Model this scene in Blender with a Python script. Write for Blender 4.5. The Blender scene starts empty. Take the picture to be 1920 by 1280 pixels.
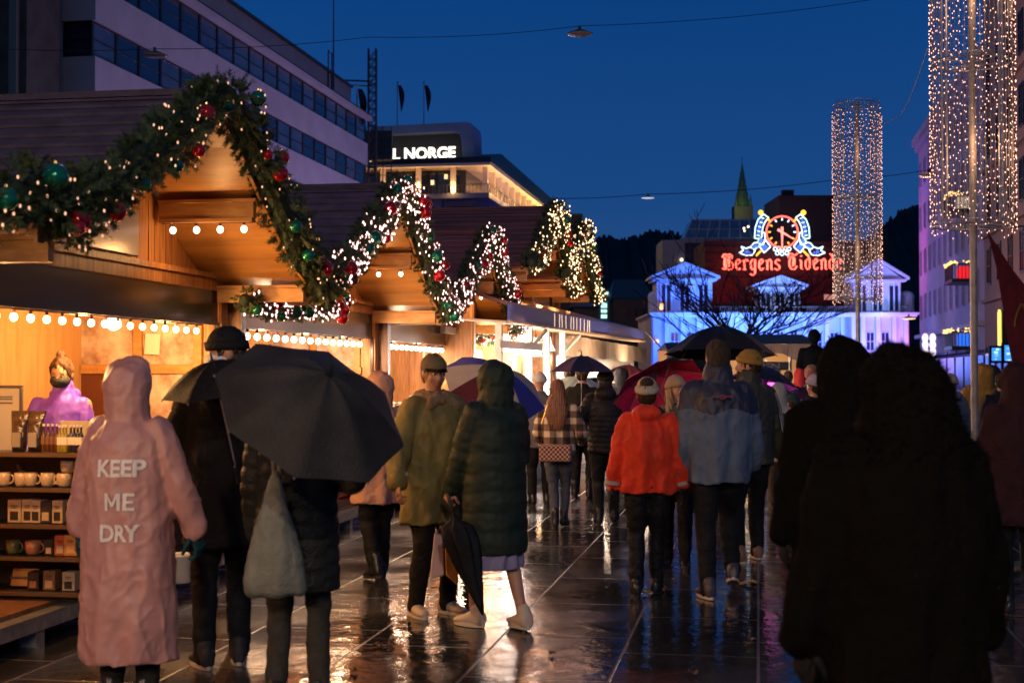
import bpy, bmesh, math, random
from mathutils import Vector, Matrix, noise
from mathutils.bvhtree import BVHTree
random.seed(7)
SC = bpy.context.scene
COL = SC.collection
V = Vector
# ------------------------------------------------------------------ camera
F = 2667.0
EYE = 1.62
PITCH = math.atan(60 / F)
cd = bpy.data.cameras.new("camera")
cam = bpy.data.objects.new("camera", cd)
COL.objects.link(cam)
cam.location = (0, 0, EYE)
cam.rotation_euler = (math.radians(90) + PITCH, 0, 0)
cd.sensor_width = 36
cd.lens = 50
cd.clip_end = 3000
cd.dof.use_dof = True
cd.dof.focus_distance = 15
cd.dof.aperture_fstop = 3.2
SC.camera = cam
# ------------------------------------------------------------------ world: dusk sky
w = bpy.data.worlds.new("World")
SC.world = w
w.use_nodes = True
nt = w.node_tree
nt.nodes.clear()
out = nt.nodes.new("ShaderNodeOutputWorld")
bg = nt.nodes.new("ShaderNodeBackground")
sky = nt.nodes.new("ShaderNodeTexSky")
sky.sky_type = 'NISHITA'
sky.sun_disc = False
sky.sun_elevation = math.radians(-4)
sky.sun_rotation = math.radians(250)
tc = nt.nodes.new("ShaderNodeTexCoord")
sep = nt.nodes.new("ShaderNodeSeparateXYZ")
ramp = nt.nodes.new("ShaderNodeValToRGB")
ns = nt.nodes.new("ShaderNodeTexNoise")
mx = nt.nodes.new("ShaderNodeMix")
mx.data_type = 'RGBA'
nt.links.new(tc.outputs["Generated"], sep.inputs[0])
nt.links.new(sep.outputs[2], ramp.inputs[0])
e = ramp.color_ramp.elements
e[0].position = 0.0
e[0].color = (.022, .066, .165, 1)
e[1].position = 1.0
e[1].color = (.004, .026, .09, 1)
for p, c in ((.04, (.019, .058, .165, 1)), (.12, (.007, .047, .168, 1)), (.25, (.002, .036, .152, 1)), (.5, (.004, .032, .11, 1))):
    q = ramp.color_ramp.elements.new(p)
    q.color = c
nt.links.new(tc.outputs["Generated"], ns.inputs["Vector"])
ns.inputs["Scale"].default_value = 2.0
mx.inputs[0].default_value = .04
nt.links.new(ramp.outputs[0], mx.inputs[6])
nt.links.new(sky.outputs[0], mx.inputs[7])
mm_ = nt.nodes.new("ShaderNodeMapRange")
mm_.inputs[3].default_value = .86
mm_.inputs[4].default_value = 1.14
ns.inputs["Detail"].default_value = 6
nt.links.new(ns.outputs[0], mm_.inputs[0])
sc_ = nt.nodes.new("ShaderNodeVectorMath")
sc_.operation = 'SCALE'
nt.links.new(mx.outputs[2], sc_.inputs[0])
nt.links.new(mm_.outputs[0], sc_.inputs[3])
nt.links.new(sc_.outputs[0], bg.inputs[0])
bg.inputs[1].default_value = 1.42
nt.links.new(bg.outputs[0], out.inputs[0])
SC.view_settings.view_transform = 'Standard'
SC.view_settings.look = 'None'
SC.view_settings.exposure = 0
SC.view_settings.gamma = 1
SC.render.engine = 'CYCLES'
SC.cycles.use_denoising = True
SC.cycles.max_bounces = 6
SC.cycles.diffuse_bounces = 3
SC.cycles.glossy_bounces = 3
SC.cycles.transmission_bounces = 4
SC.cycles.transparent_max_bounces = 8
SC.cycles.sample_clamp_indirect = 4
SC.cycles.sample_clamp_direct = 30
SC.cycles.caustics_reflective = False
SC.cycles.caustics_refractive = False


def R(px, py, Y):
    """the point at depth Y that stands at pixel (px, py) of the 1920 px photograph"""
    v = (640 - py) / F
    d = V(((px - 960) / F, math.cos(PITCH) - v * math.sin(PITCH), math.sin(PITCH) + v * math.cos(PITCH)))
    return V((0, 0, EYE)) + d * (Y / d.y)


# street direction u and the direction n that points left away from the street
T = .1725
AN = math.atan(T)
U = V((math.sin(AN), math.cos(AN), 0))
N = V((-math.cos(AN), math.sin(AN), 0))
RZ = math.pi / 2 - AN


def SL(s, l, z=0):
    p = U * s + N * l
    return V((p.x, p.y, z))


# ------------------------------------------------------------------ materials
MATS = {}


def mat(name, col, rough=.6, metal=0, col2=None, scale=8, bump=0, bscale=None, emit=None, es=1, sample=True, detail=4,
        stretch=None, spec=None, trans=0, coat=0, alpha=1, sheen=0, ior=None, rvar=0):
    if name in MATS:
        return MATS[name]
    m = bpy.data.materials.new(name)
    m.use_nodes = True
    t = m.node_tree
    b = t.nodes["Principled BSDF"]
    b.inputs["Base Color"].default_value = (*col, 1)
    b.inputs["Roughness"].default_value = rough
    b.inputs["Metallic"].default_value = metal
    if spec is not None:
        b.inputs["Specular IOR Level"].default_value = spec
    b.inputs["Transmission Weight"].default_value = trans
    b.inputs["Coat Weight"].default_value = coat
    b.inputs["Alpha"].default_value = alpha
    if ior:
        b.inputs["IOR"].default_value = ior
    if sheen:
        b.inputs["Sheen Weight"].default_value = sheen
    if emit:
        b.inputs["Emission Color"].default_value = (*emit, 1)
        b.inputs["Emission Strength"].default_value = es
        if not sample:
            m.cycles.emission_sampling = 'NONE'
    if col2 or bump or rvar:
        c = t.nodes.new("ShaderNodeTexCoord")
        mp = t.nodes.new("ShaderNodeMapping")
        if stretch:
            mp.inputs["Scale"].default_value = stretch
        t.links.new(c.outputs["Object"], mp.inputs[0])
        if col2:
            n = t.nodes.new("ShaderNodeTexNoise")
            n.inputs["Scale"].default_value = scale
            n.inputs["Detail"].default_value = detail
            n.inputs["Roughness"].default_value = .6
            t.links.new(mp.outputs[0], n.inputs["Vector"])
            rp = t.nodes.new("ShaderNodeValToRGB")
            rp.color_ramp.elements[0].position = .35
            rp.color_ramp.elements[0].color = (*col, 1)
            rp.color_ramp.elements[1].position = .65
            rp.color_ramp.elements[1].color = (*col2, 1)
            t.links.new(n.outputs[0], rp.inputs[0])
            t.links.new(rp.outputs[0], b.inputs["Base Color"])
        if rvar:
            n3 = t.nodes.new("ShaderNodeTexNoise")
            n3.inputs["Scale"].default_value = scale * .6
            t.links.new(mp.outputs[0], n3.inputs["Vector"])
            mr = t.nodes.new("ShaderNodeMapRange")
            mr.inputs[3].default_value = max(.03, rough - rvar)
            mr.inputs[4].default_value = min(1, rough + rvar)
            t.links.new(n3.outputs[0], mr.inputs[0])
            t.links.new(mr.outputs[0], b.inputs["Roughness"])
        if bump:
            n2 = t.nodes.new("ShaderNodeTexNoise")
            n2.inputs["Scale"].default_value = bscale or scale * 2
            n2.inputs["Detail"].default_value = 5
            t.links.new(mp.outputs[0], n2.inputs["Vector"])
            bp = t.nodes.new("ShaderNodeBump")
            bp.inputs["Strength"].default_value = min(1, bump)
            bp.inputs["Distance"].default_value = .02
            t.links.new(n2.outputs[0], bp.inputs["Height"])
            t.links.new(bp.outputs[0], b.inputs["Normal"])
    MATS[name] = m
    return m


def cloth(name, col, rough=.75, fac=.7, bscale=60, scale=6, sheen=.0):
    return mat(name, col, rough, col2=tuple(c * fac for c in col), scale=scale, bump=.45, bscale=bscale, sheen=sheen, spec=.18)


M = dict(
    pine=mat("pine_boards", (.50, .235, .075), .45, col2=(.24, .095, .03), scale=4, bump=.25, bscale=14, stretch=(6, 6, .5), rvar=.12),
    pine_dark=mat("weathered_pine", (.22, .10, .045), .45, col2=(.11, .045, .02), scale=4, bump=.3, bscale=12, stretch=(5, 5, .6)),
    plywood=mat("varnished_plywood", (.48, .23, .06), .42, col2=(.33, .145, .036), scale=3.5, bump=.12, bscale=16, stretch=(3, .35, 1), detail=8),
    beam=mat("pine_beam", (.55, .29, .09), .45, col2=(.40, .18, .05), scale=6, bump=.15, stretch=(1, 1, 3)),
    inner=mat("honey_wall_boards", (.62, .37, .15), .55, col2=(.50, .27, .09), scale=3, bump=.1, stretch=(5, 5, .5)),
    roof=mat("dark_felt_roof", (.115, .080, .095), .8, col2=(.075, .05, .062), scale=5, bump=.5, bscale=60, spec=.2),
    roof_brown=mat("brown_board_roof", (.21, .075, .055), .75, col2=(.12, .042, .034), scale=5, bump=.4, bscale=30, stretch=(1, .2, 1)),
    black=mat("black_paint", (.012, .011, .010), .4, bump=.1, bscale=30),
    shutter=mat("dark_glass_shutter", (.050, .038, .020), .2, spec=.7, bump=.05, bscale=3),
    skid=mat("galvanised_skid", (.32, .31, .29), .4, .5, col2=(.18, .17, .16), scale=14, bump=.15),
    steel=mat("galvanised_steel", (.42, .41, .39), .38, .75, col2=(.28, .27, .26), scale=20, bump=.1),
    pole=mat("weathered_grey_pole", (.36, .31, .26), .5, .2, col2=(.25, .21, .17), scale=12, bump=.15),
    wire=mat("dark_wire", (.02, .02, .022), .5),
    needles=mat("fir_needles", (.020, .040, .012), .65, col2=(.042, .068, .018), scale=9),
    needles_dark=mat("fir_core", (.010, .022, .008), .8),
    red_ball=mat("red_glossy_bauble", (.55, .012, .015), .12, .55, coat=.5),
    green_ball=mat("green_glossy_bauble", (.012, .20, .10), .12, .6, coat=.5),
    gold=mat("gold_cap", (.7, .45, .12), .25, 1),
    bulb=mat("lit_warm_bulb", (1, .8, .5), .3, emit=(1, .60, .30), es=8, sample=False),
    bulb_pink=mat("lit_white_bulb", (1, .9, .8), .3, emit=(1, .66, .50), es=7, sample=False),
    fairy=mat("lit_fairy_light", (1, .8, .7), .3, emit=(1, .52, .50), es=3.6, sample=False),
    fairy_warm=mat("lit_warm_fairy_light", (1, .8, .5), .3, emit=(1, .62, .34), es=3.2, sample=False),
    fairy_dim=mat("dim_fairy_light", (.9, .6, .4), .25, emit=(1, .50, .30), es=1.1, sample=False),
    fairy_col=mat("column_fairy_light", (1, .7, .5), .3, emit=(1, .50, .34), es=2.6, sample=False),
    socket=mat("bulb_socket", (.05, .02, .02), .4),
    white=mat("white_painted_frame", (.72, .70, .66), .45, col2=(.6, .58, .54), scale=8),
    awning=mat("cream_awning_cloth", (.55, .42, .30), .8, col2=(.45, .33, .23), scale=4, bump=.3, bscale=12),
    blue_fascia=mat("blue_awning_fascia", (.028, .055, .33), .45, col2=(.022, .042, .27), scale=4),
    glass=mat("dark_window_glass", (.018, .026, .045), .08, spec=.8),
    glass_bg=mat("far_window_glass", (.02, .03, .06), .12, spec=.6),
)

CLIP = {}


# ------------------------------------------------------------------ object helpers
def tag(o, label=None, cat=None, group=None, kind=None):
    if label:
        o["label"] = label
    if cat:
        o["category"] = cat
    if group:
        o["group"] = group
    if kind:
        o["kind"] = kind
    return o


def thing(name, label, cat, loc=(0, 0, 0), rz=0, group=None):
    o = bpy.data.objects.new(name, None)
    o.empty_display_size = .1
    COL.objects.link(o)
    o.location = loc
    o.rotation_euler = (0, 0, rz)
    o["_m"] = 0
    del o["_m"]
    return tag(o, label, cat, group)


def rootmat(o):
    while o.parent:
        o = o.parent
    return Matrix.Translation(o.location) @ o.rotation_euler.to_matrix().to_4x4()


def put(name, bm, m, parent=None, smooth=False, world=False, label=None, kind=None, loc=None):
    me = bpy.data.meshes.new(name)
    if world and parent is not None:
        bmesh.ops.transform(bm, matrix=rootmat(parent).inverted(), verts=bm.verts)
    bm.normal_update()
    bm.to_mesh(me)
    bm.free()
    ms = m if isinstance(m, (list, tuple)) else [m]
    for q in ms:
        me.materials.append(q)
    if smooth:
        for p in me.polygons:
            p.use_smooth = True
    o = bpy.data.objects.new(name, me)
    COL.objects.link(o)
    o.parent = parent
    if loc is not None:
        o.location = loc
    return tag(o, label, kind=kind)


def share(name, me, parent, loc, rot=None, scale=None):
    o = bpy.data.objects.new(name, me)
    COL.objects.link(o)
    o.parent = parent
    o.location = loc
    if rot:
        o.rotation_euler = rot
    if scale:
        o.scale = (scale,) * 3 if not hasattr(scale, '__len__') else scale
    return o


def B():
    return bmesh.new()


def box(bm, c, s, rot=None, mi=0):
    """box with centre c and full size s"""
    mm = Matrix.Translation(V(c))
    if rot is not None:
        mm = mm @ rot
    r = bmesh.ops.create_cube(bm, size=1, matrix=mm @ Matrix.Diagonal((s[0], s[1], s[2], 1)))
    if mi:
        for f in {f for v in r['verts'] for f in v.link_faces}:
            f.material_index = mi
    return r['verts']


def box2(bm, a, b, mi=0):
    a, b = V(a), V(b)
    return box(bm, (a + b) / 2, (abs(b.x - a.x), abs(b.y - a.y), abs(b.z - a.z)), mi=mi)


def bevel(bm, w=.01, seg=2):
    bmesh.ops.bevel(bm, geom=list(bm.edges), offset=w, segments=seg, affect='EDGES', profile=.5, clamp_overlap=True)
    return bm


def ball(bm, c, r, seg=16, rot=None, mi=0):
    r = (r, r, r) if not hasattr(r, '__len__') else r
    mm = Matrix.Translation(V(c))
    if rot is not None:
        mm = mm @ rot
    mm = mm @ Matrix.Diagonal((*r, 1))
    vs = max(4, seg // 2 + 1)
    top, bot = bm.verts.new(mm @ V((0, 0, 1))), bm.verts.new(mm @ V((0, 0, -1)))
    rows = []
    for i in range(1, vs):
        t = math.pi * i / vs
        rows.append([bm.verts.new(mm @ V((math.sin(t) * math.cos(2 * math.pi * j / seg), math.sin(t) * math.sin(2 * math.pi * j / seg), math.cos(t)))) for j in range(seg)])
    fs = []
    for j in range(seg):
        k = (j + 1) % seg
        fs.append(bm.faces.new((top, rows[0][j], rows[0][k])))
        fs.append(bm.faces.new((bot, rows[-1][k], rows[-1][j])))
        for a, b in zip(rows, rows[1:]):
            fs.append(bm.faces.new((a[j], b[j], b[k], a[k])))
    if mi:
        for f in fs:
            f.material_index = mi


def cyl(bm, a, b, r, r2=None, n=10, mi=0, caps=True):
    a, b = V(a), V(b)
    d = b - a
    if d.length < 1e-6:
        return
    q = d.to_track_quat('Z', 'Y').to_matrix()
    r2 = r if r2 is None else r2
    cs = [q @ V((math.cos(2 * math.pi * i / n), math.sin(2 * math.pi * i / n), 0)) for i in range(n)]
    A = [bm.verts.new(a + c * r) for c in cs]
    Bv = [bm.verts.new(b + c * r2) for c in cs]
    fs = [bm.faces.new((A[i], A[(i + 1) % n], Bv[(i + 1) % n], Bv[i])) for i in range(n)]
    if caps:
        fs.append(bm.faces.new(list(reversed(A))))
        fs.append(bm.faces.new(Bv))
    if mi:
        for f in fs:
            f.material_index = mi


def loft(bm, rings, n=16, cap=True, mi=0):
    """rings: (centre, axis a, axis b) half axes as vectors"""
    prev = None
    first = last = None
    for c, a, b in rings:
        vs = [bm.verts.new(V(c) + V(a) * math.cos(2 * math.pi * i / n) + V(b) * math.sin(2 * math.pi * i / n)) for i in range(n)]
        if prev:
            for i in range(n):
                f = bm.faces.new((prev[i], prev[(i + 1) % n], vs[(i + 1) % n], vs[i]))
                f.material_index = mi
        else:
            first = vs
        prev = vs
    if cap:
        bm.faces.new(list(reversed(first))).material_index = mi
        bm.faces.new(prev).material_index = mi


def zloft(bm, rings, n=20, cap=True):
    """rings: (z, cx, cy, rx, ry)"""
    loft(bm, [((cx, cy, z), (rx, 0, 0), (0, ry, 0)) for z, cx, cy, rx, ry in rings], n, cap)


def limb(bm, pts, rad, n=12, flat=1.0, side=None):
    """tapered tube through pts with round ends"""
    pts = [V(p) for p in pts]
    if len(pts) < 2:
        return
    t0 = (pts[1] - pts[0]).normalized()
    t1 = (pts[-1] - pts[-2]).normalized()
    P = [pts[0] - t0 * rad[0] * .85, pts[0] - t0 * rad[0] * .5] + pts + [pts[-1] + t1 * rad[-1] * .5, pts[-1] + t1 * rad[-1] * .85]
    Q = [rad[0] * .5, rad[0] * .87] + list(rad) + [rad[-1] * .87, rad[-1] * .5]
    rings = []
    ref = V(side) if side else V((1, 0, 0))
    for i, p in enumerate(P):
        a = P[max(0, i - 1)]
        b = P[min(len(P) - 1, i + 1)]
        t = (b - a).normalized()
        x = ref - t * ref.dot(t)
        if x.length < .15:
            x = V((0, 1, 0)) - t * t.y
        x.normalize()
        y = t.cross(x)
        rings.append((p, x * Q[i], y * Q[i] * flat))
    loft(bm, rings, n)


def tube(bm, pts, r, n=6, closed=False, mi=0):
    pts = [V(p) for p in pts]
    if closed:
        pts = pts + [pts[0]]
    for a, b in zip(pts, pts[1:]):
        cyl(bm, a, b, r, n=n, mi=mi)


def poly(bm, pts, mi=0):
    f = bm.faces.new([bm.verts.new(V(p)) for p in pts])
    f.material_index = mi
    return f


def extr(bm, pts, d, mi=0):
    """prism: polygon pts pushed by vector d"""
    d = V(d)
    a = [bm.verts.new(V(p)) for p in pts]
    b = [bm.verts.new(V(p) + d) for p in pts]
    n = len(a)
    fs = [bm.faces.new(a), bm.faces.new(list(reversed(b)))]
    for i in range(n):
        fs.append(bm.faces.new((a[i], b[i], b[(i + 1) % n], a[(i + 1) % n])))
    for f in fs:
        f.material_index = mi
    bmesh.ops.recalc_face_normals(bm, faces=fs)


TMP = bpy.data.scenes.new("workshop")


def evaluated(o):
    TMP.collection.objects.link(o)
    with bpy.context.temp_override(scene=TMP, view_layer=TMP.view_layers[0]):
        dg = bpy.context.evaluated_depsgraph_get()
        dg.update()
    return o.evaluated_get(dg)


def remesh(bm, voxel, smooth=2, disp=None):
    me = bpy.data.meshes.new("tmp")
    bmesh.ops.recalc_face_normals(bm, faces=bm.faces)
    bm.to_mesh(me)
    bm.free()
    o = bpy.data.objects.new("tmp", me)
    md = o.modifiers.new("r", 'REMESH')
    md.mode = 'VOXEL'
    md.voxel_size = voxel
    md.use_smooth_shade = True
    if smooth:
        s = o.modifiers.new("s", 'SMOOTH')
        s.iterations = smooth
        s.factor = .5
    ev = evaluated(o)
    m2 = ev.to_mesh()
    b2 = bmesh.new()
    b2.from_mesh(m2)
    ev.to_mesh_clear()
    bpy.data.objects.remove(o)
    bpy.data.meshes.remove(me)
    if disp:
        b2.normal_update()
        for v in b2.verts:
            v.co = disp(v.co.copy(), v.normal.copy())
    return b2


def text_bm(s, size, extrude=.0, offset=0, align='CENTER', res=3):
    cu = bpy.data.curves.new("t", 'FONT')
    cu.body = s
    cu.size = size
    cu.extrude = extrude
    cu.offset = offset
    cu.align_x = align
    cu.resolution_u = res
    o = bpy.data.objects.new("t", cu)
    ev = evaluated(o)
    me = ev.to_mesh()
    bm = bmesh.new()
    bm.from_mesh(me)
    ev.to_mesh_clear()
    bpy.data.objects.remove(o)
    bpy.data.curves.remove(cu)
    return bm


def fit(bm, a, b, up=(0, 0, 1), h=None):
    """lay text (made in xy) between world points a (bottom left) and b (bottom right); height h"""
    xs = [v.co.x for v in bm.verts]
    ys = [v.co.y for v in bm.verts]
    a, b, up = V(a), V(b), V(up)
    w = max(xs) - min(xs)
    hh = max(ys) - min(ys)
    x0, y0 = min(xs), min(ys)
    d = b - a
    k = d.length / w
    kh = (h / hh) if h else k
    nx = d.normalized()
    nn = nx.cross(up).normalized()
    for v in bm.verts:
        c = v.co.copy()
        v.co = a + nx * ((c.x - x0) * k) + up * ((c.y - y0) * kh) + nn * c.z
    return bm


def lamp(name, loc, power, col, kind='POINT', size=.1, rot=None, spot=None, blend=.5, sy=None):
    d = bpy.data.lights.new(name, kind)
    d.energy = power
    d.color = col
    if kind == 'POINT' or kind == 'SPOT':
        d.shadow_soft_size = size
    if kind == 'AREA':
        d.size = size
        if sy:
            d.shape = 'RECTANGLE'
            d.size_y = sy
    if spot:
        d.spot_size = math.radians(spot)
        d.spot_blend = blend
    o = bpy.data.objects.new(name, d)
    COL.objects.link(o)
    o.location = loc
    if rot:
        o.rotation_euler = rot
    return o


def aim(o, target):
    o.rotation_euler = (V(target) - V(o.location)).to_track_quat('-Z', 'Y').to_euler()
    return o
# ================================================================== SETTING
def ground_mat():
    m = bpy.data.materials.new("wet_stone_paving")
    m.use_nodes = True
    t = m.node_tree
    b = t.nodes["Principled BSDF"]
    c = t.nodes.new("ShaderNodeTexCoord")
    mp = t.nodes.new("ShaderNodeMapping")
    mp.inputs["Rotation"].default_value = (0, 0, -RZ)
    t.links.new(c.outputs["Object"], mp.inputs[0])
    br = t.nodes.new("ShaderNodeTexBrick")
    br.offset = .37
    br.inputs["Color1"].default_value = (.018, .017, .017, 1)
    br.inputs["Color2"].default_value = (.036, .034, .033, 1)
    br.inputs["Mortar"].default_value = (.085, .078, .072, 1)
    br.inputs["Scale"].default_value = 1
    br.inputs["Mortar Size"].default_value = .009
    br.inputs["Mortar Smooth"].default_value = .3
    br.inputs["Brick Width"].default_value = 1.25
    br.inputs["Row Height"].default_value = .78
    t.links.new(mp.outputs[0], br.inputs["Vector"])
    n1 = t.nodes.new("ShaderNodeTexNoise")
    n1.inputs["Scale"].default_value = 1.1
    n1.inputs["Detail"].default_value = 6
    t.links.new(mp.outputs[0], n1.inputs["Vector"])
    n2 = t.nodes.new("ShaderNodeTexNoise")
    n2.inputs["Scale"].default_value = 22
    n2.inputs["Detail"].default_value = 3
    t.links.new(mp.outputs[0], n2.inputs["Vector"])
    n3 = t.nodes.new("ShaderNodeTexNoise")
    n3.inputs["Scale"].default_value = 4.5
    n3.inputs["Detail"].default_value = 4
    t.links.new(mp.outputs[0], n3.inputs["Vector"])
    t.links.new(br.outputs["Color"], b.inputs["Base Color"])
    mr = t.nodes.new("ShaderNodeMapRange")
    mr.inputs[1].default_value = .38
    mr.inputs[2].default_value = .66
    mr.inputs[3].default_value = .04
    mr.inputs[4].default_value = .24
    t.links.new(n1.outputs[0], mr.inputs[0])
    ad = t.nodes.new("ShaderNodeMath")
    ad.operation = 'MULTIPLY_ADD'
    ad.inputs[1].default_value = .28
    t.links.new(br.outputs["Fac"], ad.inputs[0])
    t.links.new(mr.outputs[0], ad.inputs[2])
    t.links.new(ad.outputs[0], b.inputs["Roughness"])
    b.inputs["Specular IOR Level"].default_value = 1.0
    h1 = t.nodes.new("ShaderNodeMath")
    h1.operation = 'MULTIPLY_ADD'
    h1.inputs[1].default_value = -.6
    t.links.new(br.outputs["Fac"], h1.inputs[0])
    h2 = t.nodes.new("ShaderNodeMath")
    h2.operation = 'MULTIPLY_ADD'
    h2.inputs[1].default_value = .42
    t.links.new(n2.outputs[0], h2.inputs[0])
    h3 = t.nodes.new("ShaderNodeMath")
    h3.operation = 'MULTIPLY'
    h3.inputs[1].default_value = 2.4
    t.links.new(n3.outputs[0], h3.inputs[0])
    t.links.new(h3.outputs[0], h2.inputs[2])
    t.links.new(h2.outputs[0], h1.inputs[2])
    bp = t.nodes.new("ShaderNodeBump")
    bp.inputs["Strength"].default_value = .30
    bp.inputs["Distance"].default_value = .012
    t.links.new(h1.outputs[0], bp.inputs["Height"])
    t.links.new(bp.outputs[0], b.inputs["Normal"])
    return m


bm = B()
poly(bm, [(-1500, -300, 0), (1500, -300, 0), (1500, 2500, 0), (-1500, 2500, 0)])
tag(put("ground", bm, ground_mat()), kind="structure")

# hills behind the town
HM = mat("wooded_hill", (.012, .016, .018), .9, col2=(.022, .026, .028), scale=.08, bump=.6, bscale=.5)


def hill(name, prof, Y):
    bm = B()
    rows = []
    rng = random.Random(3)
    dense = []
    for (x0, y0), (x1, y1) in zip(prof, prof[1:]):
        k = max(2, int((x1 - x0) / 3))
        for i in range(k):
            f = i / k
            dense.append((x0 + (x1 - x0) * f, y0 + (y1 - y0) * f))
    for j, (dy, dz) in enumerate(((0, 1), (-60, .55), (-140, .0))):
        row = []
        for (px, py) in dense:
            p = R(px, py, Y)
            jit = noise.noise(V((p.x * .06, j, 0))) * 6 + rng.uniform(0, 3.5) if j == 0 else noise.noise(V((p.x * .03, j, 0))) * 8
            row.append(bm.verts.new((p.x * (1 + dy / Y * .2), Y + dy, max(0, p.z * dz + (jit if dz else 0)) - (1 if not dz else 0))))
        rows.append(row)
    for a, b in zip(rows, rows[1:]):
        for i in range(len(a) - 1):
            bm.faces.new((a[i], a[i + 1], b[i + 1], b[i]))
    return tag(put(name, bm, HM, smooth=True), kind="structure")


hill("hill", [(560, 600), (980, 480), (1080, 450), (1115, 462), (1150, 452), (1200, 442), (1290, 440), (1400, 470), (1560, 500)], 900)
hill("hill", [(1560, 480), (1640, 440), (1690, 410), (1720, 396), (1800, 370), (1950, 330), (2200, 330)], 700)

# ---------------------------------------------------------------- generic facade helper (local frame x along U, y along N)
PLASTER = mat("white_plaster", (.52, .48, .50), .8, col2=(.44, .40, .42), scale=.5, bump=.2, bscale=6)


def win(root, name, c, ax, size, depth=.25, frame=M['black'], glass=M['glass_bg'], bars=(1, 0), fw=.08, ndir=None):
    """window with a frame part and a pane sub-part. c centre, ax horizontal unit axis, ndir outward normal"""
    ax = V(ax)
    up = V((0, 0, 1))
    nd = V(ndir)
    w, h = size
    bm = B()

    def bar(c0, w0, h0, d0=.10):
        rot = Matrix((ax, nd, up)).transposed().to_4x4()
        box(bm, c0, (w0, d0, h0), rot)
    cc = V(c)
    bar(cc + up * (h / 2 - fw / 2), w, fw)
    bar(cc - up * (h / 2 - fw / 2), w, fw)
    bar(cc + ax * (w / 2 - fw / 2), fw, h - 2 * fw)
    bar(cc - ax * (w / 2 - fw / 2), fw, h - 2 * fw)
    for i in range(bars[0]):
        bar(cc + ax * (w * ((i + 1) / (bars[0] + 1) - .5)), fw * .7, h - 2 * fw, .07)
    for i in range(bars[1]):
        bar(cc + up * (h * ((i + 1) / (bars[1] + 1) - .5)), w - 2 * fw, fw * .7, .06)
    f = put(name, bm, frame, root)
    bm = B()
    rot = Matrix((ax, nd, up)).transposed().to_4x4()
    box(bm, cc - nd * .02, (w - fw, .03, h - fw), rot)
    put("pane", bm, glass, f)
    return f


# ---------------------------------------------------------------- big white office block, left
def office():
    s0, s1, l0 = 62.1, 109.4, 30.55
    root = thing("office_building", "long white modernist block with dark ribbon windows above the market huts", "building", SL(s0, l0), RZ)
    L = s1 - s0
    wall = PLASTER
    bm = B()
    bands = [(0, 9.3), (11.1, 12.9), (14.6, 16.5), (18.2, 19.9)]
    for a, b in bands:
        box2(bm, (0, 0, a), (L, 14, b))
    box2(bm, (-.35, -.35, 21.75), (L + .2, 14, 22.05))
    box2(bm, (1.0, .8, 22.05), (L - 2, 14, 24.0))
    put("wall", bm, wall, root)
    bm = B()
    box2(bm, (.9, .65, 24.0), (L - 1.9, 14.1, 24.18))
    box2(bm, (-.4, -.4, 22.05), (L + .25, 0.6, 22.12))
    put("roof", bm, M['black'], root)
    bm = B()
    for a, b in ((9.3, 11.1), (12.9, 14.6), (16.5, 18.2), (19.9, 21.75)):
        box2(bm, (.5, .5, a), (L - .5, 13.5, b))
    put("core", bm, M['black'], root)
    nb = 18
    g2 = mat("curtained_glass", (.09, .12, .17), .2, spec=.6, col2=(.05, .07, .11), scale=.4)
    rng = random.Random(5)
    for a, b in ((12.9, 14.6), (16.5, 18.2), (19.9, 21.75)):
        for i in range(nb):
            x = L * (i + .5) / nb
            win(root, "window", (x, .22, (a + b) / 2), (1, 0, 0), (L / nb - .02, b - a), frame=M['black'],
                glass=g2 if rng.random() < .55 else M['glass_bg'], bars=(0, 1), fw=.10, ndir=(0, -1, 0))
        win(root, "window", (.22, .95, (a + b) / 2), (0, 1, 0), (1.5, b - a), bars=(0, 1), fw=.10, ndir=(-1, 0, 0))
    bm = B()
    box2(bm, (.05, 1.75, 9.3), (13, 14, 26))
    put("end_wall", bm, wall, root)
    # masts on the roof
    bm = B()
    p = R(625, 190, 105)
    q = rootmat(root).inverted() @ p
    cyl(bm, (q.x, q.y, 22), (q.x, q.y, 34), .06, .03)
    for dx in (0, .9):
        cyl(bm, (q.x + dx, q.y + .4, 22), (q.x + dx, q.y + .4, 25.6), .05)
    cyl(bm, (q.x, q.y + .4, 25.5), (q.x + .9, q.y + .4, 25.5), .04)
    for k in range(6):
        cyl(bm, (q.x - .3, q.y, 22.4 + k * .55), (q.x + .3, q.y, 22.4 + k * .55), .03)
    put("mast", bm, M['wire'], root)
    return root


office()


# lattice tower behind it
def lattice():
    b0 = R(697, 700, 119)
    root = thing("lattice_mast", "tall dark lattice mast rising behind the end of the white office block", "mast", (b0.x, b0.y, 0))
    top = R(697, 92, 119).z
    h = .32
    bm = B()
    for sx in (-1, 1):
        for sy in (-1, 1):
            cyl(bm, (sx * h, sy * h, 0), (sx * h, sy * h, top), .07, n=5)
    put("post", bm, M['wire'], root)
    bm = B()
    z = 0
    while z < top - .7:
        for sy in (-1, 1):
            cyl(bm, (-h, sy * h, z), (h, sy * h, z), .05, n=4)
            cyl(bm, (-h, sy * h, z), (h, sy * h, z + .7), .04, n=4)
        z += .7
    put("brace", bm, M['wire'], root)
    bm = B()
    zt = R(690, 153, 119).z
    cyl(bm, (0, 0, zt), (-2.6, 0, zt + .1), .08, n=5)
    cyl(bm, (0, 0, zt - .4), (-2.2, 0, zt - .3), .05, n=5)
    put("bracket", bm, M['wire'], root)


lattice()


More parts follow.
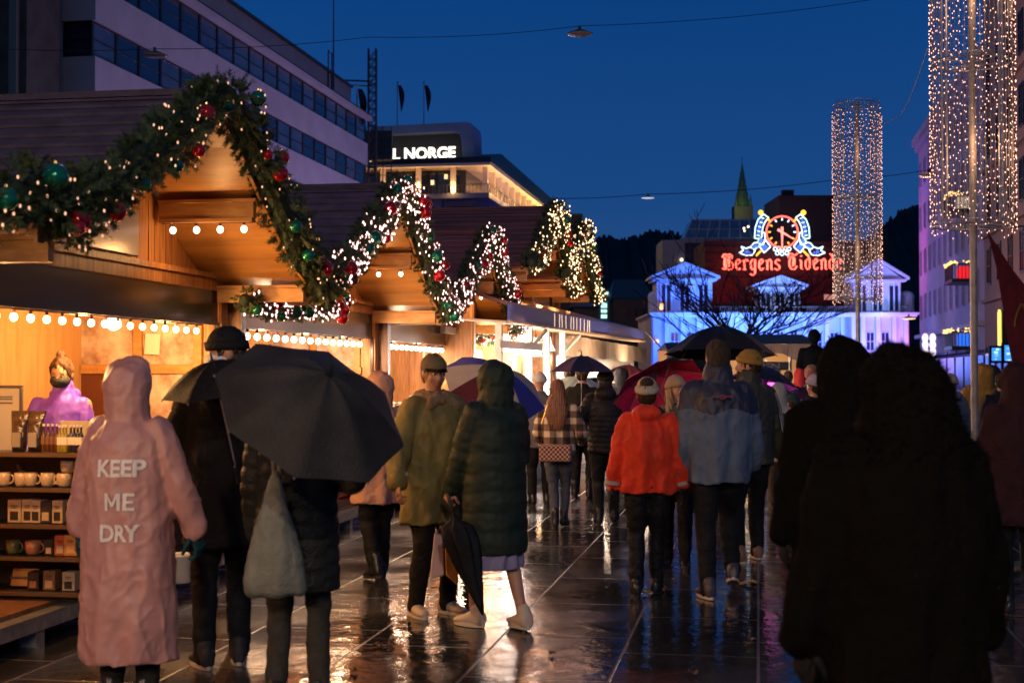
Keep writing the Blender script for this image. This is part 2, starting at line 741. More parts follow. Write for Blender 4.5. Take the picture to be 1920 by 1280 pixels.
# ---------------------------------------------------------------- stone house at the far left edge
def left_house():
    c = R(45, 700, 62)
    root = thing("stone_house", "dark stone house with tall framed windows at the left edge of the picture", "building", (c.x, c.y, 0), RZ)
    stone = mat("dark_brown_stone", (.10, .085, .06), .8, col2=(.06, .05, .035), scale=1, bump=.5, bscale=6)
    bm = B()
    box2(bm, (0, 0, 0), (3, 12, 26))
    put("wall", bm, stone, root)
    bm = B()
    for y in (.3, 1.4, 3.2):
        box2(bm, (-.35, y, 0), (-.003, y + .35, 26))
    for z in (11.7, 13.2):
        box2(bm, (-.45, -.1, z), (-.004, 12, z + .3))
    put("pilaster", bm, mat("grey_pilaster", (.2, .18, .14), .7, bump=.2), root)
    for z in (15.8, 19.5):
        for y in (2.3, 5):
            win(root, "window", (-.06, y, z), (0, 1, 0), (1.4, 3.2), bars=(1, 1), ndir=(-1, 0, 0))


left_house()


# ---------------------------------------------------------------- hotel
def hotel():
    c = R(915, 700, 150)
    root = thing("hotel", "hotel with glowing rooftop lettering and uplit columns under its roof slab", "building", (c.x, c.y, 0), RZ)
    hm = mat("grey_hotel_render", (.20, .20, .24), .7, col2=(.15, .15, .19), scale=.4)
    warm = mat("pale_soffit", (.75, .62, .45), .6)
    bm = B()
    box2(bm, (2.5, 2.0, 0), (48, 16, 20.8))
    box2(bm, (0, -.1, 20.2), (2.5, 16, 20.75))
    box2(bm, (2.5, -.1, 20.2), (48, 2.0, 20.75))
    for y in (5.2, 9.5, 13.6):
        box2(bm, (.6, y, 12), (2.5, y + .8, 20.2))
    put("wall", bm, hm, root)
    bm = B()
    box2(bm, (3, 3, 20.8), (46, 16, 23.7))
    put("glass_storey", bm, M['glass'], root)
    bm = B()
    box2(bm, (-.3, -.3, 23.6), (50, 16, 23.9))
    put("soffit", bm, warm, root)
    bm = B()
    box2(bm, (-.4, -.4, 23.9), (50.2, 16, 24.5))
    extr(bm, [(3, 0.2, 24.5), (9, .2, 26.2), (50, .2, 26.0), (50, .2, 24.5)], (0, 15, 0))
    put("roof", bm, M['black'], root)
    for i, (x, y) in enumerate([(.4, 3.6), (.4, 7.4), (.4, 11.3)] + [(1.0 + 4.25 * k, .25) for k in range(11)]):
        bm = B()
        box2(bm, (x, y, 20.76), (x + .3, y + .55, 23.6))
        put("column", bm, warm, root)
        if i < 9:
            p = rootmat(root) @ V((x - .6 if i < 3 else x + .15, y + .27 if i < 3 else y - .7, 21.3))
            lamp("uplight", p, 260 if i < 3 else 420, (1, .52, .18), size=.15)
        else:
            p = rootmat(root) @ V((x, y - .7, 21.3))
            lamp("uplight", p, 600, (1, .58, .2), size=.15)
    for y in (3.5, 5.6, 8.1):
        win(root, "window", (2.8, y + 1.6, 22.2), (0, 1, 0), (1.9, 2.6), bars=(1, 0), ndir=(-1, 0, 0), glass=M['glass'])
    litw = mat("lit_hotel_window", (.6, .5, .3), .4, emit=(1, .72, .36), es=1.2, sample=False)
    for y in (3.0, 7.5, 11.9):
        win(root, "window", (2.46, y, 18.6), (0, 1, 0), (3.2, 2.0), bars=(2, 0), ndir=(-1, 0, 0))
    for y, z in ((6.4, 22.0), (4.9, 22.6), (9.8, 22.2), (8.2, 18.2)):
        bm = B()
        box2(bm, (2.30, y, z), (2.36, y + .35, z + .5))
        put("lit_window", bm, litw, root)
    bm = B()
    for k in range(40):
        box2(bm, (-.05, k * .4, 20.75), (0, k * .4 + .05, 21.6))
        box2(bm, (k * 1.2, -.08, 20.75), (k * 1.2 + .05, -.02, 21.6))
    box2(bm, (-.06, -.08, 21.6), (.0, 16, 21.66))
    box2(bm, (0, -.08, 21.6), (48, -.02, 21.66))
    put("railing", bm, M['wire'], root)
    # rooftop frame with the lettering
    Yf = 152

    def P(zx, zy, Y=Yf):
        return R(660 + zx / 4.364, 200 + zy / 4.364, Y)
    fm = mat("blue_grey_cladding", (.22, .27, .36), .6, col2=(.18, .22, .31), scale=.6)
    bm = B()
    d = V((.8, 4.5, 0))
    outer = [(150, 165), (940, 125), (975, 140), (990, 180), (995, 460)]
    inner = [(150, 230), (830, 200), (875, 215), (892, 260), (910, 460)]
    for i in range(4):
        extr(bm, [P(*outer[i]), P(*outer[i + 1]), P(*inner[i + 1]), P(*inner[i])], d)
    put("roof_frame", bm, fm, root, world=True)
    bm = B()
    q = [P(120, 225, Yf + 1.5), P(860, 190, Yf + 1.5), P(905, 250, Yf + 1.5), P(915, 475, Yf + 1.5), P(120, 480, Yf + 1.5)]
    extr(bm, q, (0, 2.0, 0))
    put("roof_screen", bm, mat("black_louvre", (.02, .018, .016), .6), root, world=True)
    lm = mat("lit_white_letters", (1, 1, .9), .4, emit=(1, .93, .72), es=2.6, sample=False)
    bm = fit(text_bm("NORGE", 1, .06, .035), R(758, 300, 151.5), R(854, 297, 151.5), h=1.30)
    for v in bm.verts:
        v.co.y += .05
    ob = put("lettering", bm, lm, root, world=True)
    bm = fit(text_bm("HOTEL", 1, .06, .035), R(664, 304, 151.5), R(750, 300.5, 151.5), h=1.28)
    put("lettering", bm, lm, root, world=True)
    return root


hotel()


def scaffold():
    c = R(712, 700, 146)
    root = thing("scaffold", "netted scaffold standing in front of the left part of the hotel lettering", "scaffold", (c.x, c.y, 0))
    z0, z1 = 18, R(700, 245, 146).z
    net = mat("green_scaffold_net", (.03, .055, .055), .9, col2=(.02, .035, .03), scale=3, bump=.3)
    bm = B()
    x0, x1 = R(686, 300, 146).x - c.x, R(734, 300, 146).x - c.x
    zl = R(700, 299, 146).z
    box2(bm, (x0, 0, zl), (x1, 1.2, z1))
    put("net", bm, net, root)
    bm = B()
    for i in range(4):
        x = x0 + (x1 - x0) * i / 3
        cyl(bm, (x, -.1, 0), (x, -.1, z1 + .4), .05, n=5)
    for k in range(14):
        z = 10 + k * 1.2
        if z < z1:
            cyl(bm, (x0, -.1, z), (x1, -.1, z), .04, n=5)
            cyl(bm, (x0, -.1, z), (x0 + (x1 - x0) / 3, -.1, z + 1.2), .03, n=5)
    put("tubes", bm, M['wire'], root)


scaffold()


def flagpole(px, ytop, ybot, Y, label):
    c = R(px, 700, Y)
    root = thing("flagpole", label, "flagpole", (c.x, c.y, 0), group=None)
    zt = R(px, ytop, Y).z
    bm = B()
    cyl(bm, (0, 0, 0), (0, 0, zt), .10, .05, n=8)
    ball(bm, (0, 0, zt), .12, 8)
    put("pole", bm, mat("pale_flagpole", (.25, .27, .32), .5), root)
    bm = B()
    rows = []
    for i in range(9):
        f = i / 8
        z = zt - .3 - f * 2.9
        w_ = .75 * math.sin(math.pi * (.15 + .8 * f)) * (1 - .5 * f)
        rows.append([bm.verts.new((.06 + w_ * g + f * .35, .12 * math.sin(g * 9 + f * 4), z)) for g in (0, .33, .66, 1)])
    for a, b in zip(rows, rows[1:]):
        for i in range(3):
            bm.faces.new((a[i], a[i + 1], b[i + 1], b[i]))
    bmesh.ops.solidify(bm, geom=bm.faces, thickness=.03)
    put("flag", bm, mat("dark_flag", (.02, .03, .05), .8), root, smooth=True)


flagpole(744, 155, 300, 155, "flagpole with a limp dark flag, left one of the pair above the hotel")
flagpole(794, 155, 300, 155, "flagpole with a limp dark flag, right one of the pair above the hotel")
flagpole(668, 160, 300, 112, "flagpole with a limp dark flag against the end of the white office block")


# dark building crowning the right of the hotel
def simple_house(name, label, x0, x1, ytop, Y, depth, m, gable=None, wins=(), group=None):
    a, b = R(x0, ytop, Y), R(x1, ytop, Y)
    c = (a + b) / 2
    root = thing(name, label, "building", (c.x, c.y, 0), 0, group)
    w = (b.x - a.x) / 2
    bm = B()
    box2(bm, (-w, 0, 0), (w, depth, a.z))
    put("wall", bm, m, root)
    bm = B()
    if gable:
        g = gable * Y / F
        extr(bm, [(-w - .4, -.4, a.z + .01), (w + .4, -.4, a.z + .01), (w * .55, depth * .5, a.z + g), (-w * .55, depth * .5, a.z + g)], (0, 0, .02))
        bmesh.ops.delete(bm, geom=list(bm.verts), context='VERTS')
        p = [(-w - .4, -.3, a.z + .01), (w + .4, -.3, a.z + .01), (w + .4, depth, a.z + .01), (-w - .4, depth, a.z + .01)]
        t1, t2 = (-w * .8, depth / 2, a.z + g), (w * .8, depth / 2, a.z + g)
        vs = [bm.verts.new(q) for q in p + [t1, t2]]
        for idx in ((0, 1, 5, 4), (1, 2, 5), (2, 3, 4, 5), (3, 0, 4), (3, 2, 1, 0)):
            bm.faces.new([vs[i] for i in idx])
    else:
        box2(bm, (-w - .2, -.2, a.z + .003), (w + .2, depth + .2, a.z + .35))
    put("roof", bm, M['black'], root)
    for (wx, wy, ww, wh, gm) in wins:
        p = R(wx, wy, Y)
        win(root, "window", (p.x - c.x, -.05, p.z), (1, 0, 0), (ww * Y / F, wh * Y / F), bars=(1, 0), ndir=(0, -1, 0), glass=gm or M['glass_bg'])
    return root, c


DARKB = mat("dark_render", (.03, .032, .042), .8, col2=(.02, .022, .03), scale=.3, bump=.2)
cold = mat("lit_cold_sign", (.8, 1, 1), .5, emit=(.55, .95, .85), es=1.5, sample=False)
simple_house("dark_block", "dark flat block with uneven roof rising right of the hotel terrace", 1018, 1090, 405, 210, 20, DARKB)
r1, c1 = simple_house("sign_tower", "dark narrow building carrying a column of small lit signs", 1112, 1152, 545, 230, 15, DARKB)
bm = B()
for (y, h, seg) in ((550, 5, 1), (572, 10, 4), (583, 6, 3), (593, 7, 2)):
    for k in range(seg):
        wpx = 16 / seg
        a = R(1127 + k * wpx, y + h / 2, 229.7)
        b = R(1127 + (k + 1) * wpx - (1.2 if seg > 1 else 0), y - h / 2, 229.7)
        box2(bm, (a.x, 229.5, a.z), (b.x, 229.8, b.z))
put("lit_sign", bm, cold, r1, world=True)
simple_house("gabled_house", "dark gabled town house between the sign tower and the blue lit theatre", 1150, 1222, 560, 215, 15,
             mat("dim_violet_render", (.05, .045, .07), .8, bump=.2), gable=42, wins=[(1165 + 14 * i, 585, 7, 14, None) for i in range(4)])
simple_house("gabled_house", "dim dark house with low roof partly behind the awning of the white stall", 1075, 1120, 575, 190, 15, DARKB, gable=20)


# ---------------------------------------------------------------- glass roofed building, brick sign building
def glass_block():
    Y = 185
    c = R(1380, 700, Y)
    root = thing("glass_roof_building", "pale building with sloping glass roof behind the neon sign", "building", (c.x, c.y, 0))
    pale = mat("pale_blue_cladding", (.17, .20, .27), .7, col2=(.13, .16, .22), scale=.3)
    bm = B()
    a, b = R(1242, 500, Y), R(1330, 450, Y)
    box2(bm, (a.x - c.x, 0, 0), (b.x - c.x, 8, b.z))
    a, b = R(1290, 500, Y), R(1475, 436, Y)
    box2(bm, (a.x - c.x, 8.01, 0), (b.x - c.x, 20, b.z))
    put("wall", bm, pale, root)
    bm = B()
    pts = [R(1298, 436, Y), R(1475, 436, Y), R(1475, 392, Y), R(1322, 392, Y)]
    L = [p - V((c.x, c.y, 0)) + V((0, 8.5, 0)) for p in pts]
    L[2].y += 5
    L[3].y += 5
    extr(bm, L, (0, 6, 0))
    put("glass_roof", bm, mat("sky_lit_glass", (.10, .15, .22), .12, spec=.9, col2=(.06, .10, .16), scale=.5), root)
    bm = B()
    for i in range(9):
        f = i / 8
        p0 = L[0].lerp(L[1], f) + V((0, -.06, 0))
        p1 = L[3].lerp(L[2], f) + V((0, -.06, 0))
        cyl(bm, p0, p1, .10, n=4)
    cyl(bm, L[0], L[1], .14, n=4)
    cyl(bm, L[3], L[2], .16, n=4)
    cyl(bm, L[0].lerp(L[3], .5) + V((0, -.08, 0)), L[1].lerp(L[2], .5) + V((0, -.08, 0)), .07, n=4)
    put("glazing_bar", bm, mat("pale_bars", (.3, .34, .42), .5), root)
    for px in (1305,):
        p = R(px, 474, Y)
        win(root, "window", (p.x - c.x, -.05, p.z), (1, 0, 0), (2.9, 2.6), bars=(1, 0), ndir=(0, -1, 0), glass=M['glass'])
    bm = B()
    for (px, py, r_) in ((1278, 487, .22), (1395, 428, .16), (1403, 425, .16), (1396, 433, .14)):
        ball(bm, R(px, py, Y - .5 if px < 1300 else Y + 8), r_, 8)
    put("room_light", bm, mat("room_glow", (1, .8, .5), .4, emit=(1, .8, .5), es=3, sample=False), root, world=True)


glass_block()


def spire():
    c = R(1393, 700, 260)
    root = thing("church_spire", "slim green church spire with small pinnacles in the middle of the skyline", "church spire", (c.x, c.y, 0))
    gm = mat("verdigris_copper", (.10, .19, .10), .6, col2=(.06, .12, .06), scale=.6, bump=.3)
    zt, zb = R(1393, 305, 260).z, R(1393, 388, 260).z
    bm = B()
    bmesh.ops.create_cone(bm, cap_ends=True, segments=8, radius1=1.35, radius2=.04, depth=zt - zb, matrix=Matrix.Translation((0, 0, (zt + zb) / 2)))
    for k in range(5):
        z = zb + (zt - zb) * (.15 + k * .15)
        r_ = 1.35 * (1 - (z - zb) / (zt - zb))
        for j in range(8):
            a = j * math.pi / 4
            ball(bm, (math.cos(a) * r_, math.sin(a) * r_, z), .14, 6)
    cyl(bm, (0, 0, zt - .2), (0, 0, zt + 1), .06, n=5)
    put("steeple", bm, gm, root)
    for sx in (-1, 1):
        bm = B()
        cyl(bm, (sx * 1.3, -1.2, zb - 2), (sx * 1.3, -1.2, zb + .3), .3, n=6)
        cyl(bm, (sx * 1.3, -1.2, zb + .3), (sx * 1.3, -1.2, zb + 2.2), .3, .03, n=6)
        put("pinnacle", bm, gm, root)
    bm = B()
    box2(bm, (-1.7, -1.7, 0), (1.7, 1.7, zb))
    put("tower", bm, mat("tower_stone", (.08, .08, .08), .8, bump=.3), root)
    lamp("spire_floodlight", (c.x - 1.5, c.y - 5, zb - 1), 260, (.9, .9, .3), size=.3)


spire()


def sign_building():
    Y = 168
    c = R(1450, 700, Y)
    root = thing("brick_building", "dark red brick building that carries the neon newspaper sign", "building", (c.x, c.y, 0))
    brick = mat("dark_red_brick", (.060, .016, .018), .8, col2=(.035, .010, .012), scale=2, bump=.4, bscale=8)
    bm = B()
    a, b = R(1322, 600, Y), R(1662, 452, Y)
    box2(bm, (a.x - c.x, 0, 0), (b.x - c.x, 10, b.z))
    put("wall", bm, brick, root)
    bm = B()
    a, b = R(1467, 460, Y), R(1572, 362, Y)
    box2(bm, (a.x - c.x, 2, b.z - 14), (b.x - c.x, 12, b.z))
    box2(bm, (a.x - c.x + .8, 4, b.z), (a.x - c.x + 2.2, 5, b.z + .9))
    put("upper_block", bm, mat("brown_black_cladding", (.018, .011, .012), .7), root)
    bm = B()
    for i in range(5):
        z = R(1450, 462 + i * 14, Y).z
        box2(bm, (R(1322, 0, Y).x - c.x, -.12, z), (R(1662, 0, Y).x - c.x, -.003, z + .12))
    put("sign_rail", bm, M['black'], root)
    bm = B()
    a, b = R(1545, 562, Y), R(1570, 552, Y)
    box2(bm, (a.x - c.x, -.1, a.z), (b.x - c.x, -.02, b.z))
    put("lit_window", bm, mat("rosy_lit_window", (.5, .3, .2), .4, emit=(1, .5, .4), es=.35, sample=False), root)


sign_building()

# ---------------------------------------------------------------- neon sign
FR = {
    'B': (1.0, [[(.0, .78), (.08, .95), (.25, 1.0), (.38, .88), (.38, .25), (.2, .02), (.0, .1)], [(.2, .8), (.15, .3), (.25, .15)],
                [(.38, .88), (.62, 1.0), (.85, .9), (.8, .68), (.45, .56), (.78, .52), (.95, .32), (.85, .08), (.6, -.02), (.38, .1)], [(.6, .85), (.6, .2)]]),
    'e': (.60, [[(.12, .52), (.12, .14), (.32, -.02), (.52, .12)], [(.12, .52), (.34, .68), (.50, .54), (.2, .34)]]),
    'r': (.52, [[(.05, .60), (.16, .52), (.16, .08), (.06, .0)], [(.16, .08), (.28, .0)], [(.16, .5), (.36, .68), (.48, .54)]]),
    'g': (.64, [[(.50, .56), (.34, .68), (.12, .52), (.12, .15), (.3, .0), (.50, .12)], [(.5, .66), (.5, -.2), (.3, -.36), (.08, -.24)]]),
    'n': (.66, [[(.05, .60), (.15, .52), (.15, .0)], [(.15, .5), (.38, .68), (.52, .54), (.52, .08), (.62, .0)]]),
    's': (.56, [[(.5, .56), (.34, .68), (.12, .54), (.16, .4), (.46, .28), (.5, .12), (.3, -.02), (.06, .1)]]),
    'T': (.95, [[(.0, .74), (.1, .98), (.3, 1.0), (.6, .86), (.9, 1.0)], [(.36, .84), (.12, .6), (.1, .25), (.3, .02), (.6, .0), (.82, .2)], [(.5, .8), (.44, .2)], [(.6, .7), (.58, .25)]]),
    'i': (.34, [[(.05, .60), (.15, .52), (.15, .08), (.28, .0)], [(.12, .8), (.2, .86)]]),
    'd': (.64, [[(.16, .98), (.34, .9), (.5, .62), (.52, .16), (.34, -.02), (.12, .12), (.12, .5), (.32, .66), (.5, .56)]]),
}


def neon():
    Y = 166
    ry = R(1467, 700, Y)
    root = thing("neon_sign", "red neon newspaper name in old lettering below a ribboned neon clock", "neon sign", (ry.x, Y, 0))
    red = mat("red_neon", (1, .2, .15), .4, emit=(1, .11, .07), es=3.2, sample=False)
    core = mat("rose_neon_core", (1, .5, .4), .4, emit=(1, .30, .20), es=2.4, sample=False)
    wh = mat("white_blue_neon", (1, 1, 1), .4, emit=(.55, .85, .95), es=1.9, sample=False)
    bl = mat("blue_neon_panel", (.1, .2, 1), .4, emit=(.04, .14, .85), es=1.0, sample=False)
    ye = mat("yellow_neon", (1, .7, .1), .4, emit=(1, .48, .04), es=2.0, sample=False)

    def W(x, y, dy=0):
        return R(x, y, Y + dy)

    def word(s, x0, x1, base, H):
        tot = sum(FR[ch][0] for ch in s) + .12 * (len(s) - 1)
        k = (x1 - x0) / tot
        x = x0
        for ch in s:
            bm = B()
            wd, strokes = FR[ch]
            for st in strokes:
                for off, mi in ((-.055, 0), (.055, 0)):
                    pts = [W(x + (p[0] + off) * k, base - p[1] * H) for p in st]
                    tube(bm, pts, .055, n=5, mi=mi)
                tube(bm, [W(x + p[0] * k, base - p[1] * H, .12) for p in st], .05, n=4, mi=1)
            o = put("letter", bm, [red, core], root, world=True)
            x += (wd + .12) * k
    word("Bergens", 1355, 1463, 506, 30)
    word("Tidende", 1478, 1580, 505, 30)

    def z5(x, y, dy=0):
        return R(1320 + x / 5.82, 380 + y / 5.82, Y + dy)
    # clock
    bm = B()
    cx, cy, r = 853, 320, 172
    tube(bm, [z5(cx + r * math.cos(a * math.pi / 20), cy + r * math.sin(a * math.pi / 20)) for a in range(40)], .10, n=6, closed=True)
    clock = put("clock_ring", bm, red, root, world=True)
    for i, pts in enumerate((((853, 265), (853, 478)), ((805, 292), (960, 386)))):
        bm = B()
        a, b = z5(*pts[0], -.2 - i * .2), z5(*pts[1], -.2 - i * .2)
        cyl(bm, a, b, .16 if i == 0 else .17, .06, n=6)
        put("clock_hand", bm, mat("pink_neon", (1, .3, .2), .4, emit=(1, .2, .14), es=3.0, sample=False), root, world=True)
    for h in range(12):
        a = math.radians(h * 30)
        bm = B()
        cyl(bm, z5(cx + 125 * math.cos(a), cy + 125 * math.sin(a)), z5(cx + 152 * math.cos(a), cy + 152 * math.sin(a)), .09, n=5)
        put("hour_mark", bm, ye if h in (2, 3, 4, 5, 6, 1, 7) else wh, root, world=True)
    outl = [[(650, 125), (590, 185), (560, 270), (552, 385), (600, 396), (632, 372), (632, 330), (645, 260), (670, 205), (706, 165)],
            [(600, 396), (590, 445), (640, 455), (668, 400), (662, 328), (635, 325)],
            [(668, 400), (728, 480), (655, 546), (600, 470), (640, 455)],
            [(592, 432), (545, 440), (508, 482), (545, 512), (600, 480)],
            [(508, 482), (460, 500), (405, 478), (432, 520), (384, 545), (460, 576), (530, 570), (560, 520), (545, 512)]]
    fills = [[(612, 190), (588, 270), (580, 360), (612, 360), (618, 260), (650, 180)], [(610, 400), (600, 440), (635, 440), (645, 390)],
             [(655, 440), (700, 480), (655, 525), (622, 470)], [(570, 455), (530, 480), (560, 500), (592, 470)],
             [(470, 515), (440, 540), (480, 560), (520, 545)]]
    for sgn in (1, -1):
        def mz(x, y, dy=0):
            return z5(x if sgn == 1 else 2 * 853 - x, y, dy)
        bm = B()
        for o in outl:
            tube(bm, [mz(*p) for p in o], .08, n=5, closed=(o is outl[0] or o is outl[2]))
        rb = put("ribbon", bm, wh, root, world=True)
        bm = B()
        for o in fills:
            extr(bm, [mz(*p, .3) for p in o], (0, .1, 0))
        put("ribbon_fill", bm, bl, rb, world=True)
        bm = B()
        for k in range(5):
            t_ = k / 4
            x0, y0 = 640 - 52 * math.sin(t_ * 1.4), 165 + 190 * t_
            tube(bm, [mz(x0 - 14, y0, .2), mz(x0 + 20, y0 + 8, .2)], .05, n=4)
        put("ribbon_mark", bm, wh, rb, world=True)
        bm = B()
        for a, b in (((600, 100), (640, 130)), ((690, 170), (728, 205)), ((622, 525), (566, 580))):
            cyl(bm, mz(*a, -.1), mz(*b, -.1), .12, n=5)
        ball(bm, mz(620, 108, -.1), .32, 8)
        put("torch", bm, ye, root, world=True)
    for (x, y) in ((778, 505), (815, 500), (853, 505), (890, 500), (928, 505), (800, 550), (852, 556), (905, 550)):
        bm = B()
        tube(bm, [z5(x + 20 * math.cos(a * math.pi / 6), y + 20 * math.sin(a * math.pi / 6)) for a in range(12)], .06, n=4, closed=True)
        put("rosette", bm, wh, root, world=True)
    for px, py, pw, cc in ((1400, 500, 22, (1, .06, .06)), (1530, 500, 22, (1, .06, .06)), (1467, 440, 60, (.6, .1, .9)), (1375, 556, 170, (1, .04, .05)), (1400, 560, 170, (1, .04, .05)), (1550, 560, 90, (1, .05, .08))):
        lamp("neon_glow", R(px, py, Y - 2.0), pw, cc, size=.5)


neon()


# ---------------------------------------------------------------- blue lit theatre
def theatre():
    Y = 150
    c = R(1467, 700, Y)
    root = thing("theatre", "classical building with three pediments floodlit in blue and violet", "building", (c.x, c.y, 0))
    st = mat("white_stone", (.62, .62, .62), .75, col2=(.52, .52, .52), scale=.4, bump=.25, bscale=5)
    trim = mat("white_stone_trim", (.70, .70, .70), .7, bump=.15, bscale=5)

    def X(px, y=Y):
        return R(px, 700, y).x - c.x

    def Z(py, y=Y):
        return R(1467, py, y).z
    zc = Z(590)
    bm = B()
    box2(bm, (X(1240), 1.5, 0), (X(1700), 16, zc))
    box2(bm, (X(1222), 0, 0), (X(1345), 16, zc))
    box2(bm, (X(1596), 0, 0), (X(1705), 16, zc))
    box2(bm, (X(1420), .9, 0), (X(1514), 1.498, zc))
    put("wall", bm, st, root)
    bm = B()
    box2(bm, (X(1217), -.8, zc), (X(1722), 16, zc + .22))
    box2(bm, (X(1220), -.5, zc - .22), (X(1718), 15.9, zc - .002))
    box2(bm, (X(1222), .9, Z(576)), (X(1705), 1.2, Z(573)))
    put("cornice", bm, trim, root)
    bm = B()
    for px in range(1350, 1596, 4):
        if not 1418 < px < 1516:
            cyl(bm, (X(px), 1.05, zc + .22), (X(px), 1.05, Z(575)), .07, n=5)
    put("balustrade", bm, trim, root)
    for (x0, x1, yb, ye_, yp, yoff) in ((1225, 1345, 585, 526, 496, 0), (1421, 1513, 584, 541, 519, .9), (1596, 1700, 585, 528, 489, 0)):
        bm = B()
        box2(bm, (X(x0 + 8), yoff + .4, zc + .22), (X(x1 - 8), yoff + 5, Z(ye_)))
        put("pavilion", bm, st, root)
        bm = B()
        box2(bm, (X(x0), yoff - .2, Z(ye_)), (X(x1), yoff + 5.2, Z(ye_ - 4)))
        zt, zp = Z(ye_ - 4), Z(yp)
        xm = (X(x0) + X(x1)) / 2
        for sx in (-1, 1):
            xe = X(x0) - .3 if sx < 0 else X(x1) + .3
            extr(bm, [(xe, yoff - .4, zt + .002), (xe, yoff - .4, zt + .25), (xm, yoff - .4, zp + .25), (xm, yoff - .4, zp)], (0, 5.6, 0))
        put("pediment", bm, trim, root)
        bm = B()
        extr(bm, [(X(x0) + .2, yoff + .1, zt), (X(x1) - .2, yoff + .1, zt), (xm, yoff + .1, zp)], (0, 4.8, 0))
        put("gable", bm, st, root)
        n = 3
        for i in range(n):
            px = x0 + (x1 - x0) * (i + .5 + (i - 1) * -.12) / n
            for dd in (-4.5, 4.5):
                zz0, zz1 = zc + .45, Z(ye_ + 8)
                win(root, "window", (X(px + dd), yoff + .37, (zz0 + zz1) / 2), (1, 0, 0), (.36, zz1 - zz0), bars=(0, 1), fw=.05, ndir=(0, -1, 0), frame=M['glass'])
            for dd in (-10, 0, 10):
                box2(bm2 := B(), (X(px + dd) - .07, yoff + .2, zc + .22), (X(px + dd) + .07, yoff + .39, Z(ye_)))
                put("pilaster", bm2, trim, root)
    # street level
    for px in (1265, 1295, 1325, 1370, 1400, 1540, 1570, 1632, 1660):
        win(root, "window", (X(px), -.03 if px < 1345 or px > 1596 else 1.47, Z(640)), (1, 0, 0), (.9, 2.0), bars=(1, 1), fw=.07, ndir=(0, -1, 0), frame=trim)
    for px in (1440, 1466, 1492):
        win(root, "window", (X(px), .87, Z(640)), (1, 0, 0), (.8, 2.2), bars=(1, 1), fw=.07, ndir=(0, -1, 0), frame=trim)
    for px in (1228, 1250, 1280, 1310, 1340, 1355, 1385, 1415, 1453, 1479, 1512, 1530, 1556, 1586, 1600, 1618, 1646, 1676, 1698):
        bm = B()
        y0 = -.35 if px < 1345 or px > 1596 else (.6 if 1420 < px < 1514 else 1.15)
        box2(bm, (X(px) - .22, y0, 0), (X(px) + .22, y0 + .33, zc - .23))
        put("pilaster", bm, trim, root)
    # domed corner kiosks
    for px in (1235, 1712):
        bm = B()
        ball(bm, (X(px), 2.5, zc + 2.0), (.9, .9, .7), 12)
        cyl(bm, (X(px), 2.5, zc + .22), (X(px), 2.5, zc + 2.0), .85, n=12)
        put("turret", bm, trim, root)
    bm = B()
    box2(bm, (X(1345), 4, zc + .22), (X(1596), 14, Z(566)))
    put("roof", bm, M['black'], root)
    blue, viol = (.006, .10, 1), (.10, .22, 1)
    for px, dy, z, pw, cc, tz in ((1240, 7, .4, 6000, blue, 9), (1290, 7, .4, 6500, (.03, .09, 1), 10), (1345, 7, .4, 5000, blue, 8), (1400, 8, .4, 6000, (.05, .2, 1), 8),
                                  (1460, 7, .4, 6500, (.09, .2, 1), 8), (1520, 8, .4, 6000, (.09, .17, 1), 8), (1580, 7, .4, 5500, viol, 8), (1640, 7, .4, 6500, viol, 9),
                                  (1690, 6, .4, 3000, (1, .16, .40), 5), (1350, 6, .4, 2500, (.4, .8, 1), 7)):
        p = R(px, 700, Y)
        l = lamp("facade_floodlight", (p.x, Y - dy, z), pw * 1.0, cc, 'SPOT', size=.3, spot=110, blend=.9)
        aim(l, (p.x, Y, tz))
    for px, y0, cc, pw in ((1285, 0, (.04, .16, 1), 1500), (1466, .9, (.35, .5, 1), 1500), (1648, 0, (.22, .36, 1), 1600)):
        p = R(px, 700, Y)
        l = lamp("pediment_floodlight", (p.x, Y - 3.2, zc - .2), pw * .45, cc, 'SPOT', size=.3, spot=120, blend=.9)
        aim(l, (p.x, Y, zc + 3.4))
    bm = B()
    for (px, py) in ((1240, 577), (1241, 572), (1232, 640)):
        ball(bm, R(px, py, Y - 1), .22, 8)
    put("orange_lamp", bm, mat("orange_lamp", (1, .5, .2), .4, emit=(1, .4, .1), es=2.5, sample=False), root, world=True)
    return root


theatre()


